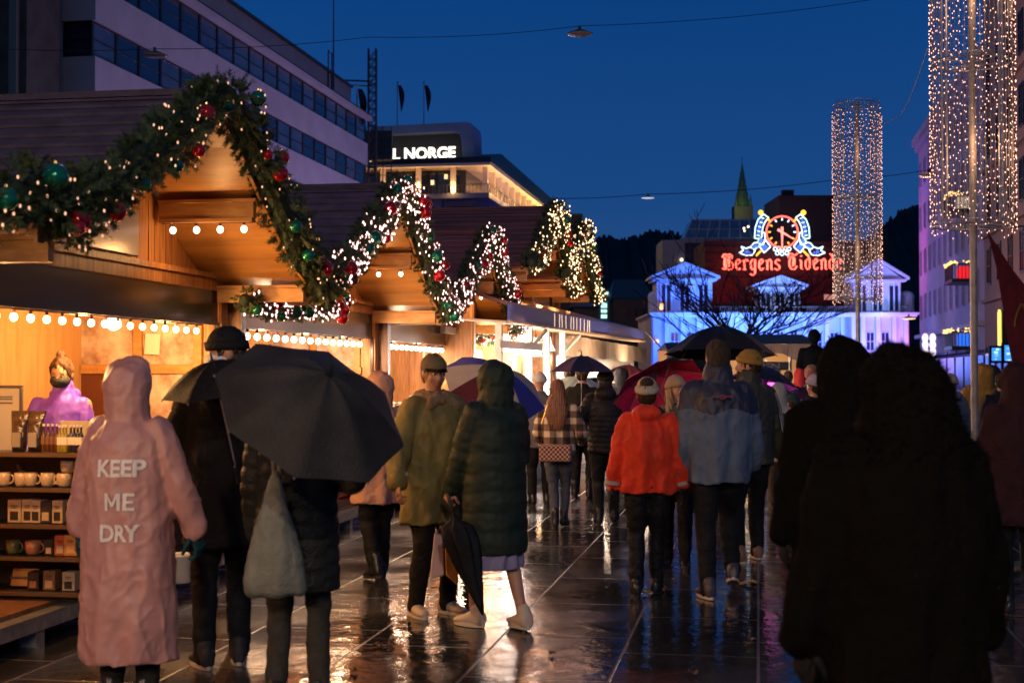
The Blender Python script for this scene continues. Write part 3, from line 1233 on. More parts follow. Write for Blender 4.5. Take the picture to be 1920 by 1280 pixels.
# ---------------------------------------------------------------- right hand facades
def right_row():
    l = -16 * math.cos(AN)

    def sY(Y, Lr=16):
        # along-street coordinate of the facade point at depth Y
        return Y / math.cos(AN) + Lr * math.sin(AN)
    s0, s1 = sY(100), sY(140)
    root = thing("violet_town_house", "pale town house at the far end, lit violet and magenta, many sash windows", "building", SL(s0, l), RZ)
    L = s1 - s0
    pm = mat("pale_stucco", (.50, .47, .52), .8, col2=(.42, .39, .44), scale=.4, bump=.2, bscale=5)
    bm = B()
    box2(bm, (0, -14, 0), (L, 0, 24))
    put("wall", bm, pm, root)
    bm = B()
    box2(bm, (-.2, -14, 24), (L + .6, .6, 24.7))
    box2(bm, (-.1, -14, 23.4), (L + .4, .35, 23.997))
    box2(bm, (-.1, -14, 5.0), (L + .2, .5, 5.35))
    put("cornice", bm, mat("pale_cornice", (.5, .48, .55), .7), root)
    bm = B()
    extr(bm, [(0, .2, 24.7), (L, .2, 24.7), (L, -6, 28), (0, -6, 28)], (0, -.2, 0))
    put("roof", bm, M['black'], root)
    fr = mat("window_trim_violet", (.4, .38, .45), .6)
    for zr in (8.0, 12.3, 16.6, 20.9):
        for k in range(11):
            x = L - 1.8 - k * 3.6
            win(root, "window", (x, .06, zr), (1, 0, 0), (1.25, 2.4), bars=(1, 1), fw=.10, ndir=(0, 1, 0), frame=fr, glass=M['glass_bg'])
    bm = B()
    for k in range(8):
        box2(bm, (k * 5, .02, 0.1), (k * 5 + 4, .12, 2.9))
    put("shop_front", bm, M['glass'], root)
    bm = B()
    for k in range(8):
        box2(bm, (k * 5, .01, 3.1), (k * 5 + 4.2, 1.3, 3.3))
    put("shop_canopy", bm, mat("blue_canopy", (.12, .14, .3), .6), root)
    root2 = thing("beige_town_house", "beige stucco town house at the right edge behind the large light column", "building", SL(sY(30), l), RZ)
    bm = B()
    L2 = s0 - sY(30) - .3
    beige = mat("beige_stucco", (.34, .24, .17), .8, col2=(.28, .19, .13), scale=.4, bump=.2, bscale=5)
    box2(bm, (0, -14, 0), (L2, 0, 30))
    put("wall", bm, beige, root2)
    bm = B()
    for z in (6.5, 11, 15.5, 20):
        box2(bm, (0, .003, z), (L2, .3, z + .25))
    put("cornice", bm, beige, root2)
    for zr in (9.0, 13.3, 17.8, 22.2):
        for k in range(16):
            win(root2, "window", (L2 - 2 - k * 4.2, .05, zr), (1, 0, 0), (1.5, 2.6), bars=(1, 1), fw=.12, ndir=(0, 1, 0), frame=M['black'])
    bm = B()
    for k in range(12):
        box2(bm, (L2 - 4.4 - k * 5, .004, .2), (L2 - .6 - k * 5, .1, 3.4))
    put("shop_front", bm, M['glass'], root2)
    # oriel balconies with light garlands
    for (px, py, Y, tint, lab) in ((1798, 498, 106, (1, .02, .03), "upper dark balcony with red glow and a garland of lights"),
                                   (1798, 622, 106, (.03, .2, 1), "lower dark balcony with blue glow and a garland of lights"),
                                   (1795, 370, 108, (.5, .4, .3), "topmost dark balcony seen through the light column")):
        p = R(px, py, Y)
        b = thing("balcony", lab, "balcony", (p.x, p.y, p.z - 1.0), RZ, None)
        bm = B()
        box2(bm, (-2.2, -1.2, -.35), (2.2, .8, -.1))
        for i in range(20):
            box2(bm, (-2.2 + i * .23, .7, -.1), (-2.15 + i * .23, .75, .9))
        for i in range(8):
            box2(bm, (-2.2, -1.2 + i * .25, -.1), (-2.15, -1.15 + i * .25, .9))
        box2(bm, (-2.25, .68, .9), (2.25, .78, 1.0))
        box2(bm, (-2.25, -1.2, .9), (-2.15, .78, 1.0))
        put("railing", bm, M['black'], b)
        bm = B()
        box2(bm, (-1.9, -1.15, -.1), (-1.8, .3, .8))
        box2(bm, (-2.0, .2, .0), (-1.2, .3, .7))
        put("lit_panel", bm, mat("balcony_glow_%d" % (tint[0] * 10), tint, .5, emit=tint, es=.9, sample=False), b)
        g = B()
        rng = random.Random(int(px + py))
        for i in range(60):
            t_ = rng.random()
            q = V((-2.2 + 4.4 * t_, .78, 1.08)) if i % 3 else V((-2.2, -1.2 + 2 * t_, 1.08))
            ball(g, q + V((rng.uniform(-.05, .05), rng.uniform(-.1, .1), rng.uniform(-.16, .12))), .06, 6)
        put("light_garland", g, mat("yellow_fairy", (1, .8, .3), .4, emit=(1, .6, .16), es=2.2, sample=False), b)
    # vertical yellow sign and blue screens
    p = R(1874, 620, 84)
    y = thing("vertical_sign", "upright yellow lit sign on the beige facade above blue screens", "sign", (p.x, p.y, p.z), RZ)
    bm = B()
    for dx in (-.18, 0, .18):
        cyl(bm, (dx, 0, -1.1), (dx, 0, 1.1 + (.15 if dx == 0 else 0)), .07, n=8)
    put("tube", bm, mat("yellow_tube", (1, .9, .3), .4, emit=(1, .72, .1), es=1.8, sample=False), y)
    bm = B()
    box2(bm, (-.3, -.5, -1.25), (.3, -.1, 1.2))
    put("backing", bm, M['black'], y)
    for i, (x0, x1, y0, y1) in enumerate(((1860, 1877, 652, 676), (1884, 1902, 647, 676), (1910, 1932, 644, 676))):
        Y = 74
        a, b_ = R(x0, y1, Y), R(x1, y0, Y)
        s = thing("lit_screen", ("leftmost", "middle", "rightmost")[i] + " blue lit shop screen under the yellow upright sign", "screen", ((a.x + b_.x) / 2, Y, a.z))
        bm = B()
        w_ = (b_.x - a.x) / 2
        box2(bm, (-w_, 0, 0), (w_, .1, b_.z - a.z))
        put("display", bm, mat("blue_screen", (.1, .4, .9), .4, emit=(.05, .32, .95), es=1.1, sample=False, col2=(.3, .6, .9), scale=2), s)
        bm = B()
        box2(bm, (-w_ - .12, .02, -.12), (w_ + .12, .2, b_.z - a.z + .12))
        for sx in (-1, 1):
            box2(bm, (sx * (w_ + .08) - .05, .03, -a.z), (sx * (w_ + .08) + .05, .18, -.12))
        put("housing", bm, M['black'], s)
        bm = B()
        rng = random.Random(i)
        for k in range(9):
            xx = -w_ + .06 + rng.random() * (w_ * 2 - .3)
            zz = rng.random() * (b_.z - a.z - .1)
            box2(bm, (xx, -.012, zz), (xx + rng.uniform(.05, .2), -.002, zz + rng.uniform(.02, .08)))
        put("screen_text", bm, mat("screen_white", (.6, .8, 1), .4, emit=(.5, .8, 1), es=1.0, sample=False), s)
    # wall lamps "lit white sign"
    p = R(1742, 645, 112)
    s = thing("white_lit_sign", "small white glowing round sign low on the violet house", "sign", (p.x, p.y, p.z))
    for dx in (-.3, .3):
        bm = B()
        for k in range(3):
            ball(bm, (dx, 0, -.6 + k * .55), (.26, .12, .36), 10)
        put("glow_shape", bm, mat("white_sign_glow", (1, .9, .9), .4, emit=(1, .82, .85), es=1.3, sample=False), s)
    # lights on the violet house
    for Y, z, cc, pw in ((138, 12, (.7, .12, .8), 1300), (136, 18, (.35, .15, 1), 1100), (130, 6, (.35, .25, 1), 1200), (118, 9, (.5, .3, .9), 1000), (124, 16, (.5, .2, 1), 900),
                         (110, 3, (.08, .12, 1), 700), (137, 12.5, (1, .06, .4), 900)):
        p = V((9 + T * Y, Y, z))
        l = aim(lamp("street_floodlight", p, pw * .8, cc, 'SPOT', size=.4, spot=130, blend=1), p + V((9, 1.5, 1)))
    for Y, z, pw in ((90, 8, 500), (75, 12, 500), (82, 20, 500)):
        lamp("warm_street_glow", V((9 + T * Y, Y, z)), pw, (1, .5, .28), size=.4)


right_row()


def banner():
    Y = 44
    root = thing("banner", "dark red hanging banner with a yellow arch mark at the right edge", "banner", R(1890, 700, Y))
    base = R(1890, 700, Y)
    prof = [(1850, 430), (1868, 500), (1878, 560), (1886, 620), (1900, 690), (1950, 720), (1990, 700), (1990, 560), (1930, 545), (1895, 500)]
    bm = B()
    extr(bm, [R(x, y, Y) for x, y in prof], (.02, .06, 0))
    put("cloth", bm, mat("dark_red_cloth", (.22, .010, .012), .7, col2=(.11, .005, .006), scale=3, bump=.3), root, world=True)
    bm = B()
    for sgn in (0,):
        pts = [R(1903 + 12 * math.sin(t_ * math.pi / 2) ** 2 * 1.0, 612 - 42 * math.sin(t_ * math.pi / 2), Y - .03) for t_ in [i / 10 for i in range(11)]]
        pts += [R(1915 + 12 * math.sin(t_ * math.pi / 2), 570 + 42 * (1 - math.cos(t_ * math.pi / 2)), Y - .03) for t_ in [i / 10 for i in range(1, 11)]]
    tube(bm, pts, .035, n=6)
    put("arch_mark", bm, mat("yellow_mark", (.28, .13, .015), .6), root, world=True)
    bm = B()
    cyl(bm, (2.6, 0, 0), (2.6, 0, 8), .07)
    cyl(bm, R(1845, 426, Y) - base, R(2090, 420, Y) - base, .04)
    put("pole", bm, M['steel'], root)


banner()


# ---------------------------------------------------------------- bare tree
def bare_tree():
    Y = 62
    c = R(1388, 700, Y)
    root = thing("bare_tree", "leafless spreading tree silhouetted against the blue theatre", "tree", (c.x, c.y, 0))
    bark = mat("wet_black_bark", (.012, .011, .012), .7, bump=.3)
    bm = B()
    limb(bm, [(0, 0, 0), (.05, 0, 1.2), (0, 0, 2.4), (.02, 0, 3.0)], [.26, .2, .17, .16], 10)
    put("trunk", bm, bark, root, smooth=True)
    rng = random.Random(11)
    bm = B()

    def grow(p, d, L, r, lvl):
        pts = [p]
        q = p.copy()
        dd = d.normalized()
        n = 4
        for i in range(n):
            dd = (dd + V((rng.uniform(-1, 1), rng.uniform(-1, 1), rng.uniform(-.5, .75))) * .17 - V((0, 0, .02 if lvl < 2 else .0))).normalized()
            q = q + dd * (L / n)
            pts.append(q.copy())
            if lvl < 4:
                for k in range(1 if lvl else 2):
                    if rng.random() < .92:
                        ax = V((rng.uniform(-1, 1), rng.uniform(-1, 1), rng.uniform(-.25, .7)))
                        grow(q.copy(), dd * .9 + ax * .8, L * rng.uniform(.50, .72), r * .55, lvl + 1)
        for a, b, i in zip(pts, pts[1:], range(n)):
            cyl(bm, a, b, max(.017, r * (1 - .18 * i)), max(.014, r * (1 - .18 * (i + 1))), n=5 if lvl < 2 else 3, caps=False)
    for k in range(15):
        a = k * 2.4 + rng.uniform(-.3, .3)
        grow(V((0, 0, 2.2 + .06 * k)), V((math.cos(a) * 1.2, math.sin(a) * .8, .36 + .13 * (k % 5))), rng.uniform(2.4, 3.3), .075, 1)
    put("crown", bm, bark, root)


bare_tree()


# ---------------------------------------------------------------- light columns on poles
BULBME = {}


def small_ball(key, m, r, seg=6, stretch=1.0):
    if key not in BULBME:
        bm = B()
        ball(bm, (0, 0, 0), (r, r, r * stretch), seg)
        me = bpy.data.meshes.new(key)
        bm.to_mesh(me)
        bm.free()
        me.materials.append(m)
        BULBME[key] = me
    return BULBME[key]


def lights(root, pts, key, m, r, limit=100, stretch=1.4, name="fairy_light"):
    me = small_ball(key, m, r, 6, stretch)
    for p in pts[:limit]:
        share(name, me, root, p)
    if len(pts) > limit:
        bm = B()
        for p in pts[limit:]:
            ball(bm, p, (r, r, r * stretch), 5)
        put(name + "_mass", bm, m, root, kind="stuff")


def light_column(px, Y, zb, zt, label, seed):
    c = R(px, 700, Y)
    root = thing("light_column", label, "light column", (c.x, c.y, 0))
    rad = .44
    bm = B()
    cyl(bm, (0, 0, .02), (0, 0, zt + .05), .042, n=16)
    cyl(bm, (0, 0, 0), (0, 0, .02), .13, n=20)
    put("pole", bm, M['pole'], root, smooth=False)
    zs = [zb, zb + (zt - zb) * .52, zt]
    for z in zs:
        bm = B()
        tube(bm, [(rad * math.cos(a * math.pi / 18), rad * math.sin(a * math.pi / 18), z) for a in range(36)], .011, n=6, closed=True)
        tube(bm, [(rad * .96 * math.cos(a * math.pi / 18), rad * .96 * math.sin(a * math.pi / 18), z + .05) for a in range(36)], .006, n=5, closed=True)
        for a in range(4):
            an = a * math.pi / 2 + .4
            cyl(bm, (0, 0, z), (rad * math.cos(an), rad * math.sin(an), z), .008, n=5)
        put("ring", bm, M['steel'], root)
    bm = B()
    for a in range(4):
        an = a * math.pi / 2 + .4
        cyl(bm, (rad * math.cos(an), rad * math.sin(an), zb), (rad * math.cos(an), rad * math.sin(an), zt), .016, n=6)
    put("upright", bm, M['steel'], root)
    bm = B()
    for a in range(48):
        an = a * math.pi / 24
        cyl(bm, (rad * math.cos(an), rad * math.sin(an), zb), (rad * math.cos(an), rad * math.sin(an), zt), .0022, n=3)
    for k in range(int((zt - zb) / .1)):
        z = zb + k * .1
        tube(bm, [(rad * math.cos(a * math.pi / 12), rad * math.sin(a * math.pi / 12), z) for a in range(24)], .002, n=3, closed=True)
    put("wire_mesh", bm, M['steel'], root)
    rng = random.Random(seed)
    pts = []
    bm = B()
    for k in range(44):
        an = 2 * math.pi * k / 44 + rng.uniform(-.05, .05)
        rr = rad + .02
        z = zt - rng.uniform(0, .2)
        a2 = an
        last = V((rr * math.cos(a2), rr * math.sin(a2), z))
        while z > zb + .02:
            z -= rng.uniform(.06, .15)
            a2 = an + rng.uniform(-.06, .06)
            p = V((rr * math.cos(a2), rr * math.sin(a2), z))
            cyl(bm, last, p, .0025, n=3)
            last = p
            pts.append(p + V((math.cos(a2), math.sin(a2), 0)) * .012)
    put("light_cable", bm, M['socket'], root)
    pts.sort(key=lambda p: p.y + rng.uniform(-.1, .1))
    lights(root, pts, "column_bulb", M['fairy_col'], .0054, 100, 1.8)
    for k in range(2):
        lamp("column_glow", V((c.x, c.y - .25, zb + (zt - zb) * (.25 + .5 * k))), 20 if Y < 20 else 9, (1, .55, .3), size=.3)


light_column(1827, 16.2, 3.30, 6.9, "tall steel mast wearing a cylinder of warm string lights, nearest and largest", 1)
light_column(1609, 27.6, 3.05, 6.85, "steel mast with a cylinder of string lights in front of the blue theatre", 2)


# ---------------------------------------------------------------- hanging street lamps and span wires
def span_wire(pts, label):
    bm = B()
    for a, b in zip(pts, pts[1:]):
        n = 14
        prev = a
        sag = (b - a).length * .015
        for i in range(1, n + 1):
            f = i / n
            p = a.lerp(b, f) - V((0, 0, sag * 4 * f * (1 - f)))
            cyl(bm, prev, p, .007 * max(1, prev.y / 30), n=4, caps=False)
            prev = p
    o = put("span_wire", bm, M['wire'])
    tag(o, label, "cable")


def hang_lamp(px, py, Y, label, r=.33, lit=0.0):
    p = R(px, py, Y)
    root = thing("hanging_lamp", label, "street lamp", p)
    bm = B()
    bmesh.ops.create_cone(bm, cap_ends=True, segments=24, radius1=r, radius2=r * .35, depth=r * .28, matrix=Matrix.Translation((0, 0, r * .14)))
    cyl(bm, (0, 0, r * .28), (0, 0, r * .6), r * .12)
    put("shade", bm, mat("lamp_shade_dark", (.05, .05, .06), .5), root)
    bm = B()
    ball(bm, (0, 0, -.004), (r * .93, r * .93, r * .12), 20)
    m = mat("lamp_lens", (.55, .40, .30), .3) if not lit else mat("lamp_lens_lit_%d" % int(lit * 10), (1, .6, .3), .3, emit=(1, .5, .26) if lit > 1 else (.6, .7, .8), es=lit, sample=False)
    put("lens", bm, m, root, smooth=True)


W1 = 30
span_wire([R(-60, 88, 27), R(290, 92, 29), R(690, 70, 32), R(1087, 49, 36), R(1700, -12, 42)], "thin overhead wire that carries the two large hanging lamps")
hang_lamp(290, 104, 29, "unlit round lamp hanging in front of the white office block", .27)
hang_lamp(1087, 64, 36, "round lamp hanging from the wire high in the middle of the sky", .34)
span_wire([R(1030, 372, 70), R(1215, 364, 70), R(1560, 338, 72), R(1745, 318, 74)], "thin overhead wire low in the sky behind the light columns")
hang_lamp(1215, 371, 70, "small far lamp hanging low in the sky above the stalls", .34, .7)
hang_lamp(1741, 329, 73, "round lamp hanging in front of the violet house", .55)
hang_lamp(1704, 597, 75, "glowing orange street lamp beside the right end of the theatre", .38, 2.4)
hang_lamp(1297, 536, 90, "small white lit lamp in front of the left pediment", .26, .9)
hang_lamp(1593, 520, 90, "small white lit lamp between the neon name and the right pediment", .26, .9)
span_wire([R(1560, 260, 28), R(1690, 215, 22), R(1740, 90, 17.5)], "slack cable drooping between the two light columns")

# added lit lamps, unseen behind the camera, for the light on the coats
for (x_, y_, z_, pw, lab) in ((1.2, -7, 8, 1500, "added lit round lamp over the street nearest behind the camera"), (-2.6, -13, 8, 1700, "added lit round lamp over the street farther behind the camera"), (3.5, -16, 8.5, 1200, "added lit round lamp over the street farthest behind the camera")):
    rt = thing("hanging_lamp", lab, "street lamp", (x_, y_, z_))
    bm = B()
    bmesh.ops.create_cone(bm, cap_ends=True, segments=24, radius1=.35, radius2=.12, depth=.1, matrix=Matrix.Translation((0, 0, .15)))
    put("shade", bm, mat("lamp_shade_dark", (.05, .05, .06), .5), rt)
    bm = B()
    ball(bm, (0, 0, .05), (.3, .3, .05), 16)
    put("lens", bm, mat("lamp_lens_added", (1, .8, .6), .3, emit=(1, .75, .5), es=8, sample=False), rt)
    lamp("added_lamp_light", (x_, y_, z_ - .1), pw * 1.35, (1, .80, .64), size=.25)
# floodlights washing the office block violet
for Y_, z_, pw in ((66, 3, 2200), (82, 3, 2600), (98, 3, 3400), (108, 4, 3000)):
    lamp("violet_floodlight", V((-19 + T * Y_, Y_, z_)), pw * .8, (.62, .46, 1), size=.5)
lamp("violet_floodlight", V((-5.6, 4.0, 6.2)), 25, (.6, .35, 1), size=.5)
lamp("violet_floodlight", V((-3.4, 16.0, 7.2)), 90, (.7, .3, .8), size=.5)
# ================================================================== MARKET HUTS
HW = 2.27          # half width of the walls
RW = 2.30          # half width of the roof
OV = .80           # roof overhang towards the street
PROF = [(0, 3.38), (.2, 3.33), (.5, 3.18), (.85, 2.95), (1.25, 2.70), (1.6, 2.50), (1.95, 2.38), (RW, 2.31)]


def roof_z(x, dz=0):
    x = abs(x)
    for (x0, z0), (x1, z1) in zip(PROF, PROF[1:]):
        if x <= x1:
            return z0 + (z1 - z0) * (x - x0) / (x1 - x0) + dz
    return PROF[-1][1] + dz


def full_prof(dz=0):
    return [(-x, z + dz) for x, z in reversed(PROF[1:])] + [(x, z + dz) for x, z in PROF]


def build_hut(name, label, s, l, dz=0, deep=1.2, opening=True, walkin=False, roofm=None, back=.9, upper_only=False):
    root = thing(name, label, "market hut", SL(s, l), RZ, "wooden market huts along the left side")
    rm = roofm or M['roof']
    rng = random.Random(int(s * 10))
    # --- gable boards (vertical tongue and groove)
    bm = B()
    x = -HW
    while x < HW - .001:
        x1 = min(x + .100, HW)
        z0 = 2.40 + dz
        d = rng.uniform(0, .006)
        for (xa, xb) in ((x + .004, x1 - .004),):
            za, zb = roof_z(xa, dz) - .01, roof_z(xb, dz) - .01
            if min(za, zb) > z0 + .01:
                extr(bm, [(xa, -d, z0), (xb, -d, z0), (xb, -d, zb), (xa, -d, za)], (0, .03 + d, 0))
        x = x1
    put("gable_wall", bm, M['pine'], root)
    # --- header board and posts
    bm = B()
    box2(bm, (-HW, -.05, 2.285 + dz), (HW, .04, 2.397 + dz))
    box2(bm, (-HW, -.085, 2.375 + dz), (HW, -.052, 2.415 + dz))
    put("header_board", bm, M['pine'], root)
    for sx in (-1, 1):
        bm = B()
        box2(bm, (sx * (HW - .14), -.045, .2), (sx * (HW - .0), .09, 2.283 + dz))
        box2(bm, (sx * (HW - .16), -.06, .2), (sx * (HW - .02), -.046, 2.28 + dz))
        put("post", bm, M['pine'], root)
    bm = B()
    box2(bm, (HW + .015, -.16, .2), (HW + .13, .0, 2.30 + dz))
    put("corner_post", bm, M['pine_dark'], root)
    # --- roof
    pr = full_prof(dz)
    top = full_prof(dz + .055)
    yb = deep + back
    bm = B()
    n = len(pr)
    for i in range(n - 1):
        a0, a1 = pr[i], pr[i + 1]
        b0, b1 = top[i], top[i + 1]
        extr(bm, [(a0[0], -OV, a0[1]), (a1[0], -OV, a1[1]), (b1[0], -OV, b1[1]), (b0[0], -OV, b0[1])], (0, yb + OV, 0))
    bmesh.ops.remove_doubles(bm, verts=bm.verts, dist=.0005)
    put("roof", bm, M['plywood'], root)
    # covering: lapped boards
    bm = B()
    for sx in (-1, 1):
        x = 0.0
        while x < RW + .02:
            xa, xb = x, x + .15
            za, zb = roof_z(min(xa, RW), dz) + .062, roof_z(min(xb, RW), dz) + .062 - (max(0, xb - RW) * .3)
            w_ = rng.uniform(0, .006)
            extr(bm, [(sx * xa, -OV + .02, za), (sx * xb, -OV + .02, zb + .012 + w_), (sx * xb, -OV + .02, zb + .03 + w_), (sx * xa, -OV + .02, za + .008)], (0, yb + OV + .05, 0))
            x += .132
    box2(bm, (-.07, -OV + .02, 3.45 + dz), (.07, yb + .07, 3.48 + dz))
    put("roof_covering", bm, rm, root)
    # rake boards
    bm = B()
    for i in range(n - 1):
        a0, a1 = pr[i], pr[i + 1]
        extr(bm, [(a0[0], -OV - .025, a0[1] - .05), (a1[0], -OV - .025, a1[1] - .05), (a1[0], -OV - .025, a1[1] + .05), (a0[0], -OV - .025, a0[1] + .05)], (0, .023, 0))
    put("rake_board", bm, M['plywood'], root)
    # purlins under the overhang
    for x, zz in ((.92, roof_z(.92, dz)), (2.06, roof_z(2.06, dz)), (-.92, roof_z(.92, dz)), (-2.06, roof_z(2.06, dz))):
        sgn = 1 if x > 0 else -1
        bm = B()
        box2(bm, (x - .03, -OV + .03, zz - .17), (x + .04, -.052, zz - .06))
        box2(bm, (x - .045, -OV + .01, zz - .058), (x + .05, -.053, zz - .035))
        if abs(x) < 1:
            box2(bm, (x - .035, -OV + .04, zz - .20), (x + .045, -.054, zz - .172))
        put("purlin", bm, M['beam'], root)
    # --- back, sides
    bm = B()
    box2(bm, (-HW + .001, deep, .2), (HW - .001, deep + .05, 2.6 + dz))
    put("back_wall", bm, M['inner'], root)
    for sx in (-1, 1):
        bm = B()
        if sx == 1:
            box2(bm, (HW - .04, .092, .2), (HW, deep - .002, 2.3 + dz))
        else:
            box2(bm, (-HW, .092, .2), (-HW + .04, deep - .002, 2.3 + dz))
        put("side_wall", bm, M['pine'] if sx < 0 else M['inner'], root)
    bm = B()
    box2(bm, (-HW + .05, .06, 2.32 + dz), (HW - .05, deep - .003, 2.34 + dz))
    put("ceiling", bm, M['inner'], root)
    bm = B()
    box2(bm, (-HW + .003, -.03, .16), (HW - .003, deep, .22))
    put("floor_deck", bm, M['pine_dark'], root)
    bm = B()
    box2(bm, (-HW - .02, -.13, .10), (HW + .02, -.032, .19))
    for x in (-1.9, -.9, .1, 1.0, 1.9):
        box2(bm, (x - .05, -.11, .0), (x + .05, .0, .099))
    put("base_frame", bm, M['skid'], root)
    # --- raised glass shutter
    bm = B()
    box2(bm, (-HW + .17, -.03, 2.03 + dz), (HW - .17, -.018, 2.283 + dz))
    sh = put("shutter", bm, M['shutter'], root)
    bm = B()
    box2(bm, (-HW + .165, -.045, 2.008 + dz), (HW - .165, .0, 2.032 + dz))
    box2(bm, (-HW + .165, -.04, .95), (-HW + .19, -.01, 2.008 + dz))
    box2(bm, (HW - .19, -.04, .95), (HW - .165, -.01, 2.008 + dz))
    put("shutter_rail", bm, M['shutter'], sh)
    if not walkin:
        bm = B()
        for k in range(9):
            box2(bm, (-HW + .165, .0, .23 + k * .088), (HW - .165, .03, .23 + k * .088 + .082))
        put("lower_wall", bm, M['pine_dark'], root)
        bm = B()
        box2(bm, (-HW + .165, -.10, 1.03), (HW - .165, .35, 1.07))
        put("counter", bm, M['black'], root)
    else:
        bm = B()
        for k in range(9):
            box2(bm, (.35, .0, .23 + k * .088), (HW - .165, .03, .23 + k * .088 + .082))
        put("lower_wall", bm, M['black'], root)
        bm = B()
        box2(bm, (.35, -.10, 1.03), (HW - .165, .40, 1.07))
        put("counter", bm, M['black'], root)
    # --- framed panes on the far side wall, seen through the opening
    xs = HW - .045
    bm = B()
    for y in (.14, .66, 1.24):
        if y < deep:
            box2(bm, (xs - .05, y, .9), (xs - .003, y + .07, 2.2))
    for z in (1.62, 2.16, .95):
        box2(bm, (xs - .055, .12, z), (xs - .001, deep - .01, z + .07))
    fr = put("inner_window_frame", bm, M['beam'], root)
    gl = mat("pane_painted_haze", (.80, .62, .50), .12, spec=.9, col2=(.30, .17, .10), scale=5, detail=6)  # pale blotches painted for the bright haze and reflections in the glass
    for y0, y1 in ((.215, .655), (.735, 1.235)):
        if y1 < deep + .05:
            bm = B()
            box2(bm, (xs - .02, y0, 1.692), (xs - .010, y1, 2.158))
            put("pane", bm, gl, fr)
            bm = B()
            box2(bm, (xs - .02, y0, 1.022), (xs - .010, y1, 1.618))
            put("panel", bm, mat("dark_red_panel", (.13, .035, .014), .3, col2=(.10, .03, .012), scale=4) if y0 > .5 else gl, fr)
    return root


H1 = build_hut("market_hut", "nearest wooden market hut with the open side where the purple vendor stands", 8.8, 4.32, walkin=True)
H2 = build_hut("market_hut", "second wooden hut in the row, behind the large dark umbrella", 13.48, 4.32)
H3 = build_hut("market_hut", "third wooden hut in the row, behind the man in the olive parka", 18.15, 4.32, roofm=M['roof_brown'])
H4 = build_hut("market_hut", "taller brown wooden hut rising behind the white stall awning", 21.68, 3.95, dz=.72, roofm=M['roof_brown'])
H5 = build_hut("market_hut", "farthest tall wooden hut with a slim lit garland", 25.13, 3.95, dz=.80, roofm=M['roof_brown'])
H0 = build_hut("market_hut", "wooden hut of which only the garlanded roof end shows at the left edge", 2.3, 4.32)


def hut_sign(root, text, x0, x1, z0, z1, label):
    bm = B()
    box2(bm, (x0, -.045, z0), (x1, -.012, z1))
    bevel(bm, .008, 2)
    s = put("sign_panel", bm, mat("grey_white_sign", (.33, .31, .29), .3, spec=.6, col2=(.28, .26, .24), scale=3), root, label=label)
    if text:
        bm = text_bm(text, .1, .001)
        fit(bm, (x0 + .20, -.049, z1 - .17), (x0 + .78, -.049, z1 - .17), h=.075)
        put("sign_text", bm, mat("white_sign_text", (.8, .78, .74), .5), s)


hut_sign(H1, "ndsby & d", -.55, .58, 2.44, 2.76, "grey white rounded name panel")
hut_sign(H2, "", -.55, -.25, 2.43, 2.62, "small pale card")
hut_sign(H4, "Julehus", .15, .75, 3.2, 3.48, "pale oval name board")
hut_sign(H5, "", .2, .7, 3.25, 3.5, "pale name board")

# ------------------------------------------------------------------ bulbs
BMES = {}


def bulb_me(key, m, r):
    if key not in BMES:
        bm = B()
        ball(bm, (0, 0, -r * .2), (r, r, r * 1.12), 12)
        me = bpy.data.meshes.new(key)
        bm.to_mesh(me)
        bm.free()
        for p in me.polygons:
            p.use_smooth = True
        me.materials.append(m)
        bm = B()
        cyl(bm, (0, 0, r * .75), (0, 0, r * 1.9), r * .42, n=8)
        sk = bpy.data.meshes.new(key + "_socket")
        bm.to_mesh(sk)
        bm.free()
        sk.materials.append(M['socket'])
        BMES[key] = (me, sk)
    return BMES[key]


def bulb_string(root_hut, label, a, b, n, key, m, r, group=None):
    mw = rootmat(root_hut)
    A, Bp = mw @ V(a), mw @ V(b)
    root = thing("bulb_string", label, "string lights", A, 0, group)
    bm = B()
    d = Bp - A
    tube(bm, [d * (i / 10) for i in range(11)], .007, n=5)
    put("cable", bm, M['socket'], root)
    me, sk = bulb_me(key, m, r)
    for i in range(n):
        p = d * ((i + .5) / n) - V((0, 0, r * 1.9))
        o = share("bulb", me, root, p)
        share("socket", sk, o, (0, 0, 0))


for hut, nm, mm, dz in ((H1, "nearest hut above the vendor", 'bulb', 0), (H2, "second hut", 'bulb_pink', 0), (H3, "third hut", 'bulb_pink', 0)):
    n = 19 if hut is H1 else 15
    bulb_string(hut, "row of glowing bulbs under the dark shutter of the " + nm, (-1.9, .02, 2.005), (1.88, .02, 2.005), n, "hb_" + mm, M[mm], .024 if hut is H1 else .030, "bulb rows under the shutters")
for hut, nm in ((H1, "nearest"), (H2, "second"), (H3, "third")):
    zz = roof_z(.92) - .20
    bulb_string(hut, "short row of bulbs under the gable purlin of the %s hut" % nm, (.92, -.06, zz), (.92, -OV + .02, zz), 4 if hut is H1 else 3 if hut is H2 else 2, "gb", M['bulb_pink'], .024, "bulb rows under the gables")
